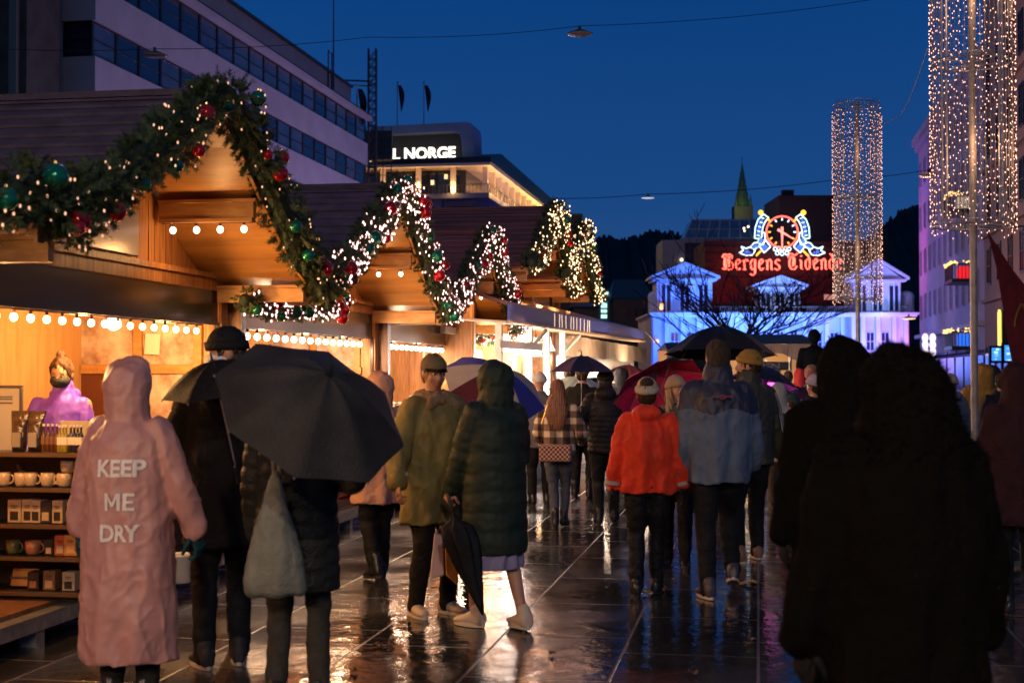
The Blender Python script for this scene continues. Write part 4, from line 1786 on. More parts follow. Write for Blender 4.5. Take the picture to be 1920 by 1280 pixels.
# the light those bulbs give
for hut, cc, pw, pi in ((H1, (1, .50, .17), 30, 12), (H2, (1, .60, .34), 26, 12), (H3, (1, .66, .42), 30, 12), (H4, (1, .55, .25), 12, 9), (H5, (1, .55, .25), 12, 9), (H0, (1, .56, .26), 34, 8)):
    mw = rootmat(hut)
    for x in (-1.3, 0, 1.3):
        lamp("shutter_bulb_light", mw @ V((x, .06, 1.90)), pw * (2.7 if hut is H1 else 3.2 if hut in (H2, H3) else 2.2), cc, size=.06)
    if hut in (H1, H2, H3):
        lamp("gable_bulb_light", mw @ V((.86, -OV * .5, roof_z(.9) - .42)), pi * .8, (1, .50, .18), size=.05)
    elif hut in (H4, H5):
        lamp("gable_bulb_light", mw @ V((.3, -.45, 3.2)), 8, (1, .45, .14), size=.05)
        lamp("gable_bulb_light", mw @ V((1.4, -.45, 2.8)), 8, (1, .45, .14), size=.05)


# ------------------------------------------------------------------ garlands
GARME = {}


def garland_meshes(key, path, r, seed, dens=420):
    """needle foliage along a path (shared by the copies)"""
    if key in GARME:
        return GARME[key]
    rng = random.Random(seed)
    path = [V(p) for p in path]
    L = [0]
    for a, b in zip(path, path[1:]):
        L.append(L[-1] + (b - a).length)

    def at(t):
        t = min(max(t, 0), L[-1] - 1e-4)
        for i in range(len(path) - 1):
            if t <= L[i + 1]:
                f = (t - L[i]) / (L[i + 1] - L[i])
                return path[i].lerp(path[i + 1], f), (path[i + 1] - path[i]).normalized()
        return path[-1], (path[-1] - path[-2]).normalized()

    def rad(t):
        return r * (1 + .22 * math.sin(t * 5.1) + .14 * math.sin(t * 11.7 + 1))
    bm = B()
    core = [at(L[-1] * i / 40)[0] for i in range(41)]
    limb(bm, core, [r * .55] * 41, 10)
    me0 = bpy.data.meshes.new(key + "_core")
    bm.to_mesh(me0)
    bm.free()
    me0.materials.append(M['needles_dark'])
    bm = B()
    n = int(L[-1] * dens)
    for i in range(n):
        t = rng.uniform(0, L[-1])
        p, d = at(t)
        a = rng.uniform(0, 2 * math.pi)
        x = d.cross(V((0, 1, 0))).normalized()
        y = d.cross(x)
        o = x * math.cos(a) + y * math.sin(a)
        tw = (o + d * rng.uniform(-.9, .9) + V((0, 0, -.15))).normalized()
        base = p + o * rad(t) * rng.uniform(.45, .92)
        ln = r * rng.uniform(.32, .62)
        side = tw.cross(V((rng.uniform(-1, 1), rng.uniform(-1, 1), rng.uniform(-1, 1)))).normalized()
        up = tw.cross(side)
        for k in range(9):
            f = k / 9
            q = base + tw * ln * f
            for sg in (-1, 1):
                nd = (tw * .75 + side * sg * rng.uniform(.5, 1) + up * rng.uniform(-.6, .6)).normalized() * r * .30 * (1 - f * .4)
                wv = nd.cross(up).normalized() * .0035
                poly(bm, [q - wv, q + wv, q + nd])
    me1 = bpy.data.meshes.new(key + "_needles")
    bm.to_mesh(me1)
    bm.free()
    me1.materials.append(M['needles'])
    GARME[key] = (me0, me1, at, rad, L[-1])
    return GARME[key]


def rake_path(dz=0, ex=.0):
    pts = [(-RW - .05, 2.44)] + [(x, z + .05 + (.09 if x < -1 else 0)) for x, z in full_prof()[1:-1]] + [(RW + .02, 2.28)]
    return [(x, -OV - .10, z + dz) for x, z in pts]


def garland(hut, label, key, path, r, nlights, lmat, lr, seed, nb=15, loc=(0, 0, 0), limit=100, dens=420, bsize=.05, stretch=1.6):
    me0, me1, at, rad, L = garland_meshes(key, path, r, 5, dens)
    mw = rootmat(hut) @ Matrix.Translation(loc)
    root = thing("garland", label, "garland", mw.to_translation(), RZ, "christmas garlands on the huts")
    o = share("stem", me0, root, (0, 0, 0))
    o = share("needles", me1, root, (0, 0, 0))
    rng = random.Random(seed)
    # baubles, each a part with a cap
    for k in range(nb):
        t = L * (k + .5 + rng.uniform(-.3, .3)) / nb
        p, d = at(t)
        red = (k // 2) % 2 == 0 if nb > 8 else rng.random() < .5
        cl = 3 if (red and k % 3 == 0 and k > 3) else 1
        for j in range(cl):
            a = rng.uniform(-2.6, -.5)
            x = d.cross(V((0, 1, 0))).normalized()
            off = V((0, -1, 0)) * math.sin(-a) + x * math.cos(a)
            q = p + off * rad(t) * .92 + V((rng.uniform(-.05, .05), -.02, rng.uniform(-.05, .05))) * (cl > 1) * 1.3
            rr = bsize * rng.uniform(.75, 1.25)
            key2 = "bauble_red" if red else "bauble_green"
            if key2 not in BMES:
                bm = B()
                ball(bm, (0, 0, 0), 1, 20)
                me = bpy.data.meshes.new(key2)
                bm.to_mesh(me)
                bm.free()
                for f in me.polygons:
                    f.use_smooth = True
                me.materials.append(M['red_ball' if red else 'green_ball'])
                BMES[key2] = me
            if "bcap" not in BMES:
                bm = B()
                cyl(bm, (0, 0, .95), (0, 0, 1.15), .2, n=8)
                me = bpy.data.meshes.new("bauble_cap")
                bm.to_mesh(me)
                bm.free()
                me.materials.append(M['gold'])
                BMES["bcap"] = me
            b_ = share("bauble", BMES[key2], root, q, scale=rr)
            share("bauble_cap", BMES["bcap"], b_, (0, 0, 0))
    pts = []
    for i in range(nlights):
        t = L * rng.random()
        p, d = at(t)
        a = rng.uniform(0, math.pi * 2)
        x = d.cross(V((0, 1, 0))).normalized()
        y = d.cross(x)
        off = x * math.cos(a) + y * math.sin(a)
        if off.y > .35:
            off.y = -off.y
        pts.append(p + off * rad(t) * rng.uniform(.85, 1.15))
    lights(root, pts, "fl_" + lmat + str(lr), M[lmat], lr, limit, stretch)
    return root, at, L


garland(H1, "thick fir garland with mostly dim lights over the gable of the nearest hut", "rake", rake_path(), .145, 140, 'fairy_dim', .006, 31, 14, bsize=.048)
garland(H0, "fir garland end with green and red baubles at the left edge of the picture", "rake", rake_path(), .145, 150, 'fairy_dim', .0062, 2, 14, bsize=.055)
garland(H2, "brightly lit fir garland with red baubles over the gable of the second hut", "rake_slim", rake_path(), .130, 520, 'fairy', .0085, 3, 16, bsize=.055)
garland(H3, "lit fir garland with pinkish lights over the small gable of the third hut", "rake_slim", rake_path(), .130, 480, 'fairy', .0092, 4, 16)
garland(H4, "lit fir garland on the brown gable above the white stall", "rake", rake_path(), .145, 380, 'fairy_warm', .0105, 5, 14, loc=(0, 0, .72))
garland(H5, "farthest fir garland, dotted with warm lights", "rake", rake_path(), .145, 380, 'fairy_warm', .0115, 6, 12, loc=(0, 0, .80))
low = [(0, 0, 0), (.35, .0, -.03), (.8, -.05, -.05), (1.3, -.1, -.02), (1.75, -.16, .02), (2.1, -.2, .10)]
garland(H1, "low horizontal garland crowded with pink lights between the first and second hut", "low", low, .085, 150, 'fairy', .0085, 8, 8, loc=(1.85, -.35, 2.20), bsize=.05, stretch=1.5)
garland(H3, "low short garland between the third hut and the white stall", "low", low, .085, 90, 'fairy', .009, 9, 6, loc=(2.05, -.30, 2.17), bsize=.05)
sw = [R(-70, 420, 6.4), R(-20, 385, 6.6), (R(35, 352, 6.75)), R(85, 358, 6.9), R(130, 400, 7.15), R(165, 425, 7.4)]
inv1 = (rootmat(H1)).inverted()
garland(H1, "short arched garland with one green and one red bauble at the left picture edge", "swag", [inv1 @ p for p in sw], .125, 40, 'fairy_dim', .006, 12, 3, bsize=.06)
for hut, dz, pw in ((H2, 0, 4), (H3, 0, 4), (H4, .72, 4)):
    mw = rootmat(hut)
    for x, z in ((-1.3, 2.5), (-.3, 3.0), (.7, 2.6), (1.7, 2.2)):
        lamp("garland_glow", mw @ V((x, -OV - .38, z + dz)), pw, (1, .48, .34), size=.25)


# ------------------------------------------------------------------ counter display of the nearest hut
def wpt(px, py, Y):
    return R(px, py, Y)


def display():
    Y = 8.75
    zt = [R(0, y, Y).z for y in (850, 916, 985, 1046, 1112)]
    o = R(165, 700, Y)
    root = thing("display_shelf", "black shelf unit of five levels full of mugs and boxes beside the pink raincoat", "shelf", (o.x, o.y, .22), RZ - math.pi / 2)
    inv = rootmat(root).inverted()
    W = 1.55
    bm = B()
    for z in zt:
        pass
    for k, z in enumerate(zt):
        bm = B()
        dep = .32 + .0 * k
        box2(bm, (-W, 0, z - .22 - .022), (0.02, dep, z - .22))
        put("shelf_board", bm, M['black'], root)
        bm = B()
        box2(bm, (-W, -.012, z - .22 - .024), (0.02, -.002, z - .22 + .002))
        put("shelf_edge", bm, mat("brown_edge", (.09, .05, .025), .4), root)
    bm = B()
    box2(bm, (-W, dep + .001, 0), (.02, dep + .02, zt[0] - .245))
    box2(bm, (0.022, .0, 0), (.04, dep + .02, zt[0] - .245))
    box2(bm, (-W, .06, 0), (0.02, .08, zt[4] - .245))
    put("back_panel", bm, mat("black_brown_board", (.02, .014, .010), .6), root)
    mw = rootmat(root)

    def at(px, lvl, dy=.10):
        p = R(px, 700, Y)
        q = inv @ V((p.x, p.y, 0))
        r_ = mw @ V((q.x, dy, 0))
        return V((r_.x, r_.y, zt[lvl] + .003))
    # mugs
    cream = mat("cream_glazed_mug", (.48, .34, .20), .3, spec=.5)
    terra = mat("terracotta_mug", (.30, .12, .06), .4)

    def mug(px, lvl, label, m, r=.042, h=.085, zoff=0, hand=1, dy=.09):
        p = at(px, lvl, dy) + V((0, 0, zoff))
        t = thing("mug", label, "mug", p, RZ - math.pi / 2, "mugs on the display shelf")
        bm = B()
        prof = [(r * .72, 0), (r * .9, .012), (r, h * .55), (r, h), (r * .9, h), (r * .88, h * .6), (r * .75, .012)]
        rings = [((0, 0, z), (rr, 0, 0), (0, rr, 0)) for rr, z in prof]
        loft(bm, rings, 20)
        put("cup", bm, m, t, smooth=True)
        bm = B()
        pts = [(hand * (r * .95 + .026 * math.sin(a)), 0, h * .52 + .028 * math.cos(a)) for a in [i * math.pi / 8 for i in range(9)]]
        limb(bm, pts, [.006] * 9, 6, side=(0, 1, 0))
        put("handle", bm, m, t, smooth=True)
    for i, px in enumerate((-60, -22, 14, 34, 69)):
        if px > -40:
            mug(px, 1, ["", "cream mug cut by the left edge on the mug shelf", "second cream mug on the mug shelf, partly overlapped", "third cream mug standing on the mug shelf", "cream mug just left of the stacked pair"][i], cream)
    mug(104, 1, "lower mug of the stacked pair of cream mugs", cream, hand=-1, r=.045)
    mug(110, 1, "upper mug stacked on another cream mug", cream, zoff=.088, hand=1, r=.043, h=.075)
    mug(139, 1, "pale mug half hidden by the sleeve of the raincoat", cream, r=.036)
    mug(-2, 3, "dark olive mug at the left of the fourth level", mat("olive_mug", (.10, .09, .03), .4))
    mug(40, 3, "terracotta mug on the fourth level of the shelf", terra, r=.048)
    # boxes
    rng = random.Random(9)

    def carton(px, lvl, w, h, label, m, dark=None, dy=.06, d=.09, name="gift_box"):
        p = at(px, lvl, dy)
        t = thing(name, label, "box", p, RZ - math.pi / 2 + rng.uniform(-.06, .06), "boxes on the display shelf")
        bm = B()
        box2(bm, (-w / 2, 0, 0), (w / 2, d, h))
        bevel(bm, .003, 1)
        put("carton", bm, m, t)
        bm = B()
        if dark:
            box2(bm, (-w * .3, -.0025, h * .12), (w * .3, -.0006, h * .5))
            put("label", bm, dark, t)
            bm = B()
        box2(bm, (-w * .25, -.0025, h * .72), (w * .25, -.0006, h * .76))
        box2(bm, (-w * .18, -.0025, h * .64), (w * .18, -.0006, h * .67))
        put("print_line", bm, mat("brown_print", (.05, .03, .02), .6), t)
    card = mat("tan_cardboard", (.46, .31, .16), .6, col2=(.4, .26, .13), scale=20)
    dk = mat("near_black_label", (.02, .015, .012), .5)
    carton(5, 2, .09, .142, "tan box with dark picture at the left end of the box shelf", card, dk)
    carton(32, 2, .075, .145, "tan box left of its twin in the middle of the box shelf", card, dk)
    carton(49, 2, .075, .142, "tan box right of its twin in the middle of the box shelf", card, dk)
    carton(70, 2, .075, .135, "black box with a tan band on the box shelf", dk, card)
    carton(94, 2, .072, .142, "tan box next to the clear jar on the box shelf", card, dk)
    carton(100, 3, .075, .125, "red brown packet beside the orange packet", mat("red_packet", (.35, .07, .02), .5), card)
    carton(122, 3, .085, .128, "orange packet at the right end of the fourth level", mat("orange_packet", (.50, .20, .04), .5), mat("pale_orange", (.6, .32, .1), .5))
    carton(77, 3, .06, .10, "small dark tin beside the red brown packet", dk, card)
    carton(78, 4, .08, .12, "brown packet in the middle of the lowest level", mat("brown_packet", (.16, .08, .03), .6), card)
    carton(45, 4, .075, .11, "dark packet left of the brown packet on the lowest level", dk, terra)
    carton(118, 4, .085, .115, "pale grey box on the lowest level near the raincoat", mat("pale_grey_box", (.36, .28, .20), .6), dk)
    p = at(12, 4)
    t = thing("wooden_tray", "tilted orange wooden tray at the left of the lowest level", "tray", p, RZ - math.pi / 2)
    bm = B()
    box(bm, (0, .06, .06), (.17, .015, .11), Matrix.Rotation(-.35, 4, 'X'))
    put("board", bm, mat("orange_wood", (.55, .25, .06), .4), t)
    bm = B()
    box(bm, (0, .045, .06), (.18, .02, .012), Matrix.Rotation(-.35, 4, 'X'))
    put("rim", bm, M['pine_dark'], t)
    # clear jar
    t = thing("glass_jar", "dark glass jar with pale label at the right end of the box shelf", "jar", at(119, 2, .1), 0)
    bm = B()
    loft(bm, [((0, 0, z), (r_, 0, 0), (0, r_, 0)) for z, r_ in ((0, .035), (.01, .04), (.10, .04), (.115, .03), (.13, .03))], 16)
    put("body", bm, M['glass'], t, smooth=True)
    bm = B()
    cyl(bm, (0, 0, .131), (0, 0, .145), .033, n=16)
    put("lid", bm, dk, t)
    # bottles and bags on the top level
    def bottle(px, label, glass, lab, h=.165, r=.0165, dy=.05):
        t = thing("bottle", label, "bottle", at(px, 0, dy), 0, "small bottles on the counter")
        bm = B()
        loft(bm, [((0, 0, z * h), (rr * r, 0, 0), (0, rr * r, 0)) for z, rr in ((0, .9), (.03, 1), (.6, 1), (.72, .45), (.86, .38), (.87, .46), (.92, .46))], 14)
        put("glass_body", bm, glass, t, smooth=True)
        bm = B()
        cyl(bm, (0, 0, h * .921), (0, 0, h), r * .5, n=10)
        put("cap", bm, mat("white_cap", (.6, .55, .48), .4), t)
        bm = B()
        cyl(bm, (0, 0, h * .28), (0, 0, h * .56), r * 1.04, n=14, caps=False)
        put("label", bm, lab, t)
    wl = mat("cream_bottle_label", (.62, .54, .40), .6)
    og = mat("olive_glass", (.22, .17, .02), .15, spec=.7)
    dg_ = mat("black_glass", (.015, .012, .02), .12, spec=.7)
    for i, px in enumerate((100, 107, 113)):
        bottle(px, ("leftmost", "middle", "right hand")[i] + " of the three olive oil bottles", og, wl, h=.168)
    for i, px in enumerate((123, 130, 137, 144)):
        bottle(px, ("first", "second", "third", "fourth")[i] + " of the four dark bottles, counted from the oil bottles", dg_, wl, h=.170)
    for i, px in enumerate((64, 73, 82, 91)):
        bottle(px, ("first", "second", "third", "fourth")[i] + " brown bottle in the row left of the oil", mat("brown_glass", (.07, .025, .01), .15, spec=.7), mat("brown_label", (.14, .06, .03), .6), h=.175, dy=.07)
    for i, (px, lab) in enumerate(((8, "dark glossy gift bag at the far left of the counter"), (42, "dark glossy gift bag with grey label beside the bottles"))):
        t = thing("gift_bag", lab, "bag", at(px, 0, .06), RZ - math.pi / 2)
        bm = B()
        zloft(bm, [(0, 0, .04, .045, .035), (.05, 0, .04, .05, .04), (.15, 0, .04, .052, .03), (.20, 0, .04, .056, .012), (.255, .01, .04, .066, .006)], 16)
        put("foil", bm, mat("dark_foil", (.03, .02, .015), .18, spec=.8, bump=.6, bscale=30), t, smooth=True)
        bm = B()
        box2(bm, (-.028, -.004, .03), (.028, .001, .12))
        put("label", bm, mat("grey_bag_label", (.22, .19, .16), .6), t)
    # pale board behind the bottles
    t = thing("notice_board", "pale board leaning behind the dark bottles on the counter", "board", at(130, 0, .2), RZ - math.pi / 2)
    bm = B()
    box2(bm, (-.17, 0, 0), (.13, .012, .19))
    put("card", bm, mat("pale_board", (.42, .35, .24), .5, col2=(.32, .25, .16), scale=6), t)
    bm = B()
    box2(bm, (.131, -.004, 0), (.19, .016, .185))
    put("frame", bm, mat("slate_frame", (.06, .06, .08), .5), t)
    t = thing("framed_notice", "grey framed paper notice at the left edge of the counter", "notice", R(10, 765, 9.3), RZ - math.pi / 2)
    bm = B()
    box2(bm, (-.17, 0, -.3), (.10, .01, .13))
    put("paper", bm, mat("grey_paper", (.45, .42, .36), .6), t)
    bm = B()
    box2(bm, (-.17, -.008, .131), (.12, .012, .15))
    box2(bm, (.101, -.008, -.3), (.12, .012, .13))
    for z in (.07, .055, .03):
        box2(bm, (-.12, -.003, z), (.05, -.001, z + .008))
    put("frame", bm, mat("slate_frame", (.06, .06, .08), .5), t)
    bm = B()
    box2(bm, (-.15, .02, -.82), (.1, .05, -.301))
    put("stand", bm, M['black'], t)


display()
# small lit christmas tree on the counter and bucket, tray behind the raincoat
def counter_things():
    mw = rootmat(H1)
    p = R(352, 835, 10.0)
    q = mw.inverted() @ p
    q = mw @ V((q.x, .22, 1.073))
    q = V((R(350, 700, q.y).x, q.y, 1.073))
    t = thing("christmas_tree", "small bushy tree full of golden lights on the counter behind the raincoat", "christmas tree", q)
    rng = random.Random(4)
    bm = B()
    cyl(bm, (0, 0, .0), (0, 0, .08), .055, .065, n=12)
    put("pot", bm, mat("clay_pot", (.2, .08, .04), .6), t)
    bm = B()
    cyl(bm, (0, 0, .08), (0, 0, .46), .012, .004, n=6)
    put("trunk", bm, M['pine_dark'], t)
    bm = B()
    for i in range(900):
        z = .10 + .36 * rng.random() ** 1.2
        r_ = (.48 - z) * .52
        a = rng.uniform(0, 6.283)
        o = V((math.cos(a), math.sin(a), rng.uniform(-.1, .35))).normalized()
        b0 = V((0, 0, z)) + o * r_ * rng.uniform(.2, .85)
        for k in range(6):
            nd = (o + V((rng.uniform(-1, 1), rng.uniform(-1, 1), rng.uniform(-1, 1))) * .7).normalized() * .035
            wv = nd.cross(V((0, 0, 1))).normalized() * .003
            poly(bm, [b0 - wv, b0 + wv, b0 + nd])
    put("crown", bm, mat("gold_lit_needles", (.16, .15, .03), .5, col2=(.10, .10, .02), scale=20), t)
    pts = []
    for i in range(60):
        z = .10 + .36 * rng.random() ** 1.1
        r_ = (.48 - z) * .55
        a = rng.uniform(0, 6.283)
        pts.append(V((math.cos(a) * r_, math.sin(a) * r_, z)))
    lights(t, pts, "tree_light", mat("gold_fairy", (1, .8, .4), .4, emit=(1, .55, .16), es=8, sample=False), .006, 100, 1.3)
    lamp("tree_glow", q + V((-.12, -.28, .3)), 3, (1, .6, .2), size=.1)
    # black tray in front of the tree
    t = thing("display_stand", "black slanted stand on the counter in front of the lit tree", "stand", mw @ V((.98, .05, 1.072)), RZ - math.pi / 2)
    bm = B()
    box(bm, (0, 0, .11), (.22, .015, .17), Matrix.Rotation(-.5, 4, 'X'))
    put("panel", bm, M['black'], t)
    bm = B()
    box2(bm, (-.09, .0, 0), (.09, .12, .03))
    put("foot", bm, M['black'], t)
    b = R(353, 1100, 9.3)
    t = thing("bucket", "white bucket on the ground behind the pink raincoat", "bucket", (b.x - .12, b.y + .25, .225))
    bm = B()
    loft(bm, [((0, 0, z), (r_, 0, 0), (0, r_, 0)) for z, r_ in ((0, .075), (.01, .08), (.17, .095), (.175, .10), (.19, .10), (.18, .09), (.02, .075))], 20)
    put("tub", bm, mat("white_plastic", (.6, .55, .48), .4), t, smooth=True)
    bm = B()
    tube(bm, [(.10 * math.cos(a * math.pi / 8), -.02, .18 - .08 * math.sin(a * math.pi / 8)) for a in range(9)], .003)
    put("handle", bm, M['steel'], t)
    lp = R(213, 606, 10.6)  # glowing globe put in to imitate a lamp's reflection in the pane
    t = thing("reflection_globe", "glowing globe imitating a lamp reflection in the inner pane right of the vendor", "lamp", lp)
    bm = B()
    ball(bm, (0, 0, 0), .055, 16)
    put("globe", bm, M['bulb_pink'], t, smooth=True)
    bm = B()
    cyl(bm, (0, 0, .05), (0, 0, .26), .008, n=6)
    put("cord", bm, M['socket'], t)
    # papers pinned inside the huts
    t = thing("price_sheet", "white sheet of paper pinned on the inner window of the nearest hut", "paper", mw @ V((HW - .12, .55, 1.78)), RZ)
    bm = B()
    box(bm, (0, 0, .08), (.004, .13, .17), Matrix.Rotation(.06, 4, 'X'))
    o = put("sheet", bm, mat("paper_white", (.7, .62, .52), .7), t)
    for hut, nm in ((H2, "second"), (H3, "third")):
        mw2 = rootmat(hut)
        for k in range(4):
            t = thing("price_sheet", "white price sheet number %s from the left on the back wall of the %s hut" % (("one", "two", "three", "four")[k], nm), "paper",
                      mw2 @ V((-.3 + k * .5, 1.28, 1.55)), RZ)
            bm = B()
            box2(bm, (-.19, 0, 0), (.19, .012, .34))
            put("sheet", bm, mat("paper_cream", (.62, .55, .45), .7, col2=(.5, .42, .34), scale=14), t)
            bm = B()
            for j in range(6):
                box2(bm, (-.14, -.004, .05 + j * .045), (.02 + .1 * ((j * 7) % 3) / 2, -.001, .065 + j * .045))
            put("print_line", bm, mat("rose_print", (.35, .14, .10), .7), t)
    # goods on the counters of huts two and three
    rng = random.Random(2)
    for hut, nm in ((H2, "second"), (H3, "third")):
        mw2 = rootmat(hut)
        for k in range(10):
            x = -1.6 + k * .34
            red = k % 3 == 1
            t = thing("gift_package" if not red else "red_pouch", ("red cloth pouch" if red else "pale wrapped package") + " %s along the counter of the %s hut" % (
                ("first", "second", "third", "fourth", "fifth", "sixth", "seventh", "eighth", "ninth", "tenth")[k], nm), "package", mw2 @ V((x, .15, 1.072)), RZ)
            h = rng.uniform(.14, .26)
            bm = B()
            zloft(bm, [(0, 0, 0, .07, .06), (.03, 0, 0, .09, .075), (h * .6, 0, 0, .085, .07), (h * .85, 0, 0, .04, .035), (h, 0, 0, .07, .05)], 14)
            put("wrap", bm, mat("red_cloth_bag", (.5, .04, .04), .6, bump=.4) if red else mat("pale_wrap", (.6, .55, .5), .4, bump=.6, bscale=25), t, smooth=True)
            bm = B()
            tube(bm, [(.045 * math.cos(a * math.pi / 6), .04 * math.sin(a * math.pi / 6), h * .85) for a in range(12)], .006, closed=True)
            put("ribbon", bm, M['gold'], t)
    # roof underside fairy string beside the shutter reflections skipped


counter_things()


# ================================================================== WHITE STALL
def stall():
    A, Bq = R(985, 604, 20), R(1209, 641, 31.5)
    d = V((Bq.x - A.x, Bq.y - A.y, 0))
    Ls = d.length
    ang = math.atan2(d.y, d.x)
    root = thing("white_stall", "bright white framed stall with blue fascia and cream awning", "market stall", (A.x, A.y, 0), ang)
    # local: x along the front, y away from the street (left/back)
    zt = A.z
    bm = B()
    box2(bm, (-.9, 0, zt), (Ls, .04, zt + .22))
    put("fascia", bm, M['blue_fascia'], root)
    # glowing bead strands imitating reflections of string lights on the fascia
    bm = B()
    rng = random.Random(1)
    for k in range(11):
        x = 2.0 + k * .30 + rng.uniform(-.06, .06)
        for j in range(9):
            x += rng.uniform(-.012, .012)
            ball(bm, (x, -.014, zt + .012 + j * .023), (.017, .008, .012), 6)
    put("fascia_reflections", bm, mat("painted_reflection_glow", (.75, .6, .4), .3, emit=(1, .66, .45), es=.9, sample=False), root)
    bm = B()
    box2(bm, (-.9, -.02, zt - .035), (Ls + .02, .05, zt - .002))
    put("gutter", bm, mat("brown_gutter", (.35, .2, .1), .5), root)
    # roof rising to the back
    bm = B()
    extr(bm, [(-.9, .05, zt + .2), (Ls - .4, .05, zt + .2), (Ls - 3, 1.3, zt + .52), (-.9, 1.3, zt + .6)], (0, 0, .05))
    put("roof", bm, mat("violet_wet_roof", (.14, .06, .07), .3, col2=(.10, .04, .06), scale=2, bump=.2, stretch=(4, 1, 1)), root)
    # cream canopy underside sloping down to the front, with valance
    bm = B()
    extr(bm, [(-.9, .06, zt - .04), (Ls - .3, .06, zt - .04), (Ls + .9, 1.6, zt + .12), (-.9, 2.0, zt + .1)], (0, 0, .03))
    put("canopy", bm, M['awning'], root)
    bm = B()
    n = 60
    prev = None
    for i in range(n + 1):
        x = 4.2 + (Ls + 2.4 - 4.2) * i / n
        y = .30 + .02 * math.sin(i * .9)
        zl = zt - .40 - .02 * math.sin(i * .35) - .004 * i * .3
        cur = (bm.verts.new((x, y, zt - .05 - .0012 * i)), bm.verts.new((x, y + .02 * math.sin(i * 1.7), zl)))
        if prev:
            bm.faces.new((prev[0], cur[0], cur[1], prev[1]))
        prev = cur
    bmesh.ops.solidify(bm, geom=bm.faces, thickness=.02)
    put("valance", bm, M['awning'], root)
    bm = B()
    extr(bm, [(Ls - .25, -.03, zt + .20), (Ls + 1.4, .05, zt + .13), (Ls + 1.1, -.3, zt - .22), (Ls - .9, -.35, zt - .06)], (0, 0, .03))
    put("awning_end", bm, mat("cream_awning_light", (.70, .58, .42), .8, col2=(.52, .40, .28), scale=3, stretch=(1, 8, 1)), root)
    # posts and beams
    for x in (-.75, 1.1, 2.35, 3.6):
        bm = B()
        box2(bm, (x - .045, .15, 0), (x + .045, .24, zt - .04))
        put("post", bm, M['white'], root)
    bm = B()
    box2(bm, (-.9, .14, zt - .37), (1.75, .22, zt - .27))
    box2(bm, (-.9, .90, zt - .17), (6, .98, zt - .08))
    cyl(bm, (3.6, .2, zt - .38), (5.1, .2, zt - .05), .035, n=6)
    cyl(bm, (1.1, .2, zt - .38), (2.3, .2, zt - .05), .03, n=6)
    put("beam", bm, M['white'], root)
    # back wall and banner cloth, dark board
    bm = B()
    box2(bm, (-.9, 2.0, 0), (Ls + 1, 2.06, zt + .1))
    put("back_wall", bm, mat("white_back_wall", (.6, .52, .44), .7, col2=(.5, .4, .32), scale=2), root)
    bm = B()
    box2(bm, (-.9, 1.2, zt - .58), (2.2, 1.23, zt - .36))
    put("cloth_panel", bm, M['awning'], root)
    bm = B()
    box2(bm, (-.9, 1.18, zt - .82), (2.2, 1.22, zt - .582))
    box2(bm, (4.4, .42, zt - .80), (Ls + 1.2, .46, zt - .41))
    put("menu_board", bm, mat("dark_menu_board", (.03, .03, .025), .4, col2=(.07, .06, .04), scale=10), root)
    # counter with planks
    bm = B()
    for k in range(10):
        box2(bm, (-.55, .3, .28 + k * .07), (.05, .34, .28 + k * .07 + .064))
        box2(bm, (.06, .3, .28 + k * .07), (8, .33, .28 + k * .07 + .064))
        box2(bm, (-.58, .34, .28 + k * .07), (-.55, 1.3, .28 + k * .07 + .064))
    put("counter_front", bm, mat("red_brown_planks", (.30, .10, .05), .5, col2=(.2, .06, .03), scale=6), root)
    bm = B()
    box2(bm, (-.62, .24, .0), (8, .29, .26))
    box2(bm, (-.66, .24, .0), (-.625, 1.4, .26))
    box2(bm, (-.62, .2, 1.0), (8, .8, 1.04))
    put("counter_top", bm, M['white'], root)
    mw = rootmat(root)
    # lamps hanging in the stall
    for k in range(7):
        x = .7 + k * .5
        p = mw @ V((x, .45 + .1 * (k % 2), zt - .22 - .05 * (k % 3)))
        t = thing("stall_lamp", "white bell shaped lamp hanging %s under the stall fascia" % ("first", "second", "third", "fourth", "fifth", "sixth", "seventh")[k], "lamp", p, 0, "white lamps hanging in the stall")
        bm = B()
        loft(bm, [((0, 0, z), (r_, 0, 0), (0, r_, 0)) for z, r_ in ((.12, .02), (.10, .035), (.0, .05), (-.07, .085), (-.12, .11))], 16)
        put("shade", bm, mat("glowing_white_shade", (.9, .9, .88), .5, emit=(1, .88, .78), es=1.5, sample=False), t, smooth=True)
        bm = B()
        cyl(bm, (0, 0, .12), (0, 0, .25), .006, n=5)
        put("cord", bm, M['socket'], t)
        if k % 2 == 0:
            lamp("stall_light", mw @ V((x, .55, zt - .5)), 210, (1, .84, .74), size=.1)
    for x, pw in ((4.6, 110), (6.4, 130), (8.4, 150), (10.6, 170), (-.4, 40)):
        lamp("stall_light", mw @ V((x, -.35 if x > 4 else .9, zt - .75)), pw, (1, .72, .5), size=.1)
    # goods
    rng = random.Random(3)
    for k in range(8):
        p = mw @ V((-.3 + k * .55, .5, 1.042))
        red = k in (1, 5)
        t = thing("santa_figure" if red else "white_plush", ("small red and white santa doll" if red else "white plush bundle") + " %s on the stall counter" % ("first", "second", "third", "fourth", "fifth", "sixth", "seventh", "eighth")[k], "decoration", p)
        h = rng.uniform(.25, .4)
        bm = B()
        zloft(bm, [(0, 0, 0, .09, .07), (h * .3, 0, 0, .10, .08), (h * .55, 0, 0, .07, .06), (h * .62, 0, 0, .05, .05)], 12)
        put("body", bm, mat("red_felt", (.6, .03, .03), .8) if red else mat("white_plush", (.75, .7, .68), .9, bump=.6), t, smooth=True)
        bm = B()
        ball(bm, (0, 0, h * .72), .06, 12)
        put("head", bm, mat("white_plush", (.75, .7, .68), .9), t, smooth=True)
        bm = B()
        cyl(bm, (0, 0, h * .8), (.02, 0, h * 1.15), .055, .006, n=10)
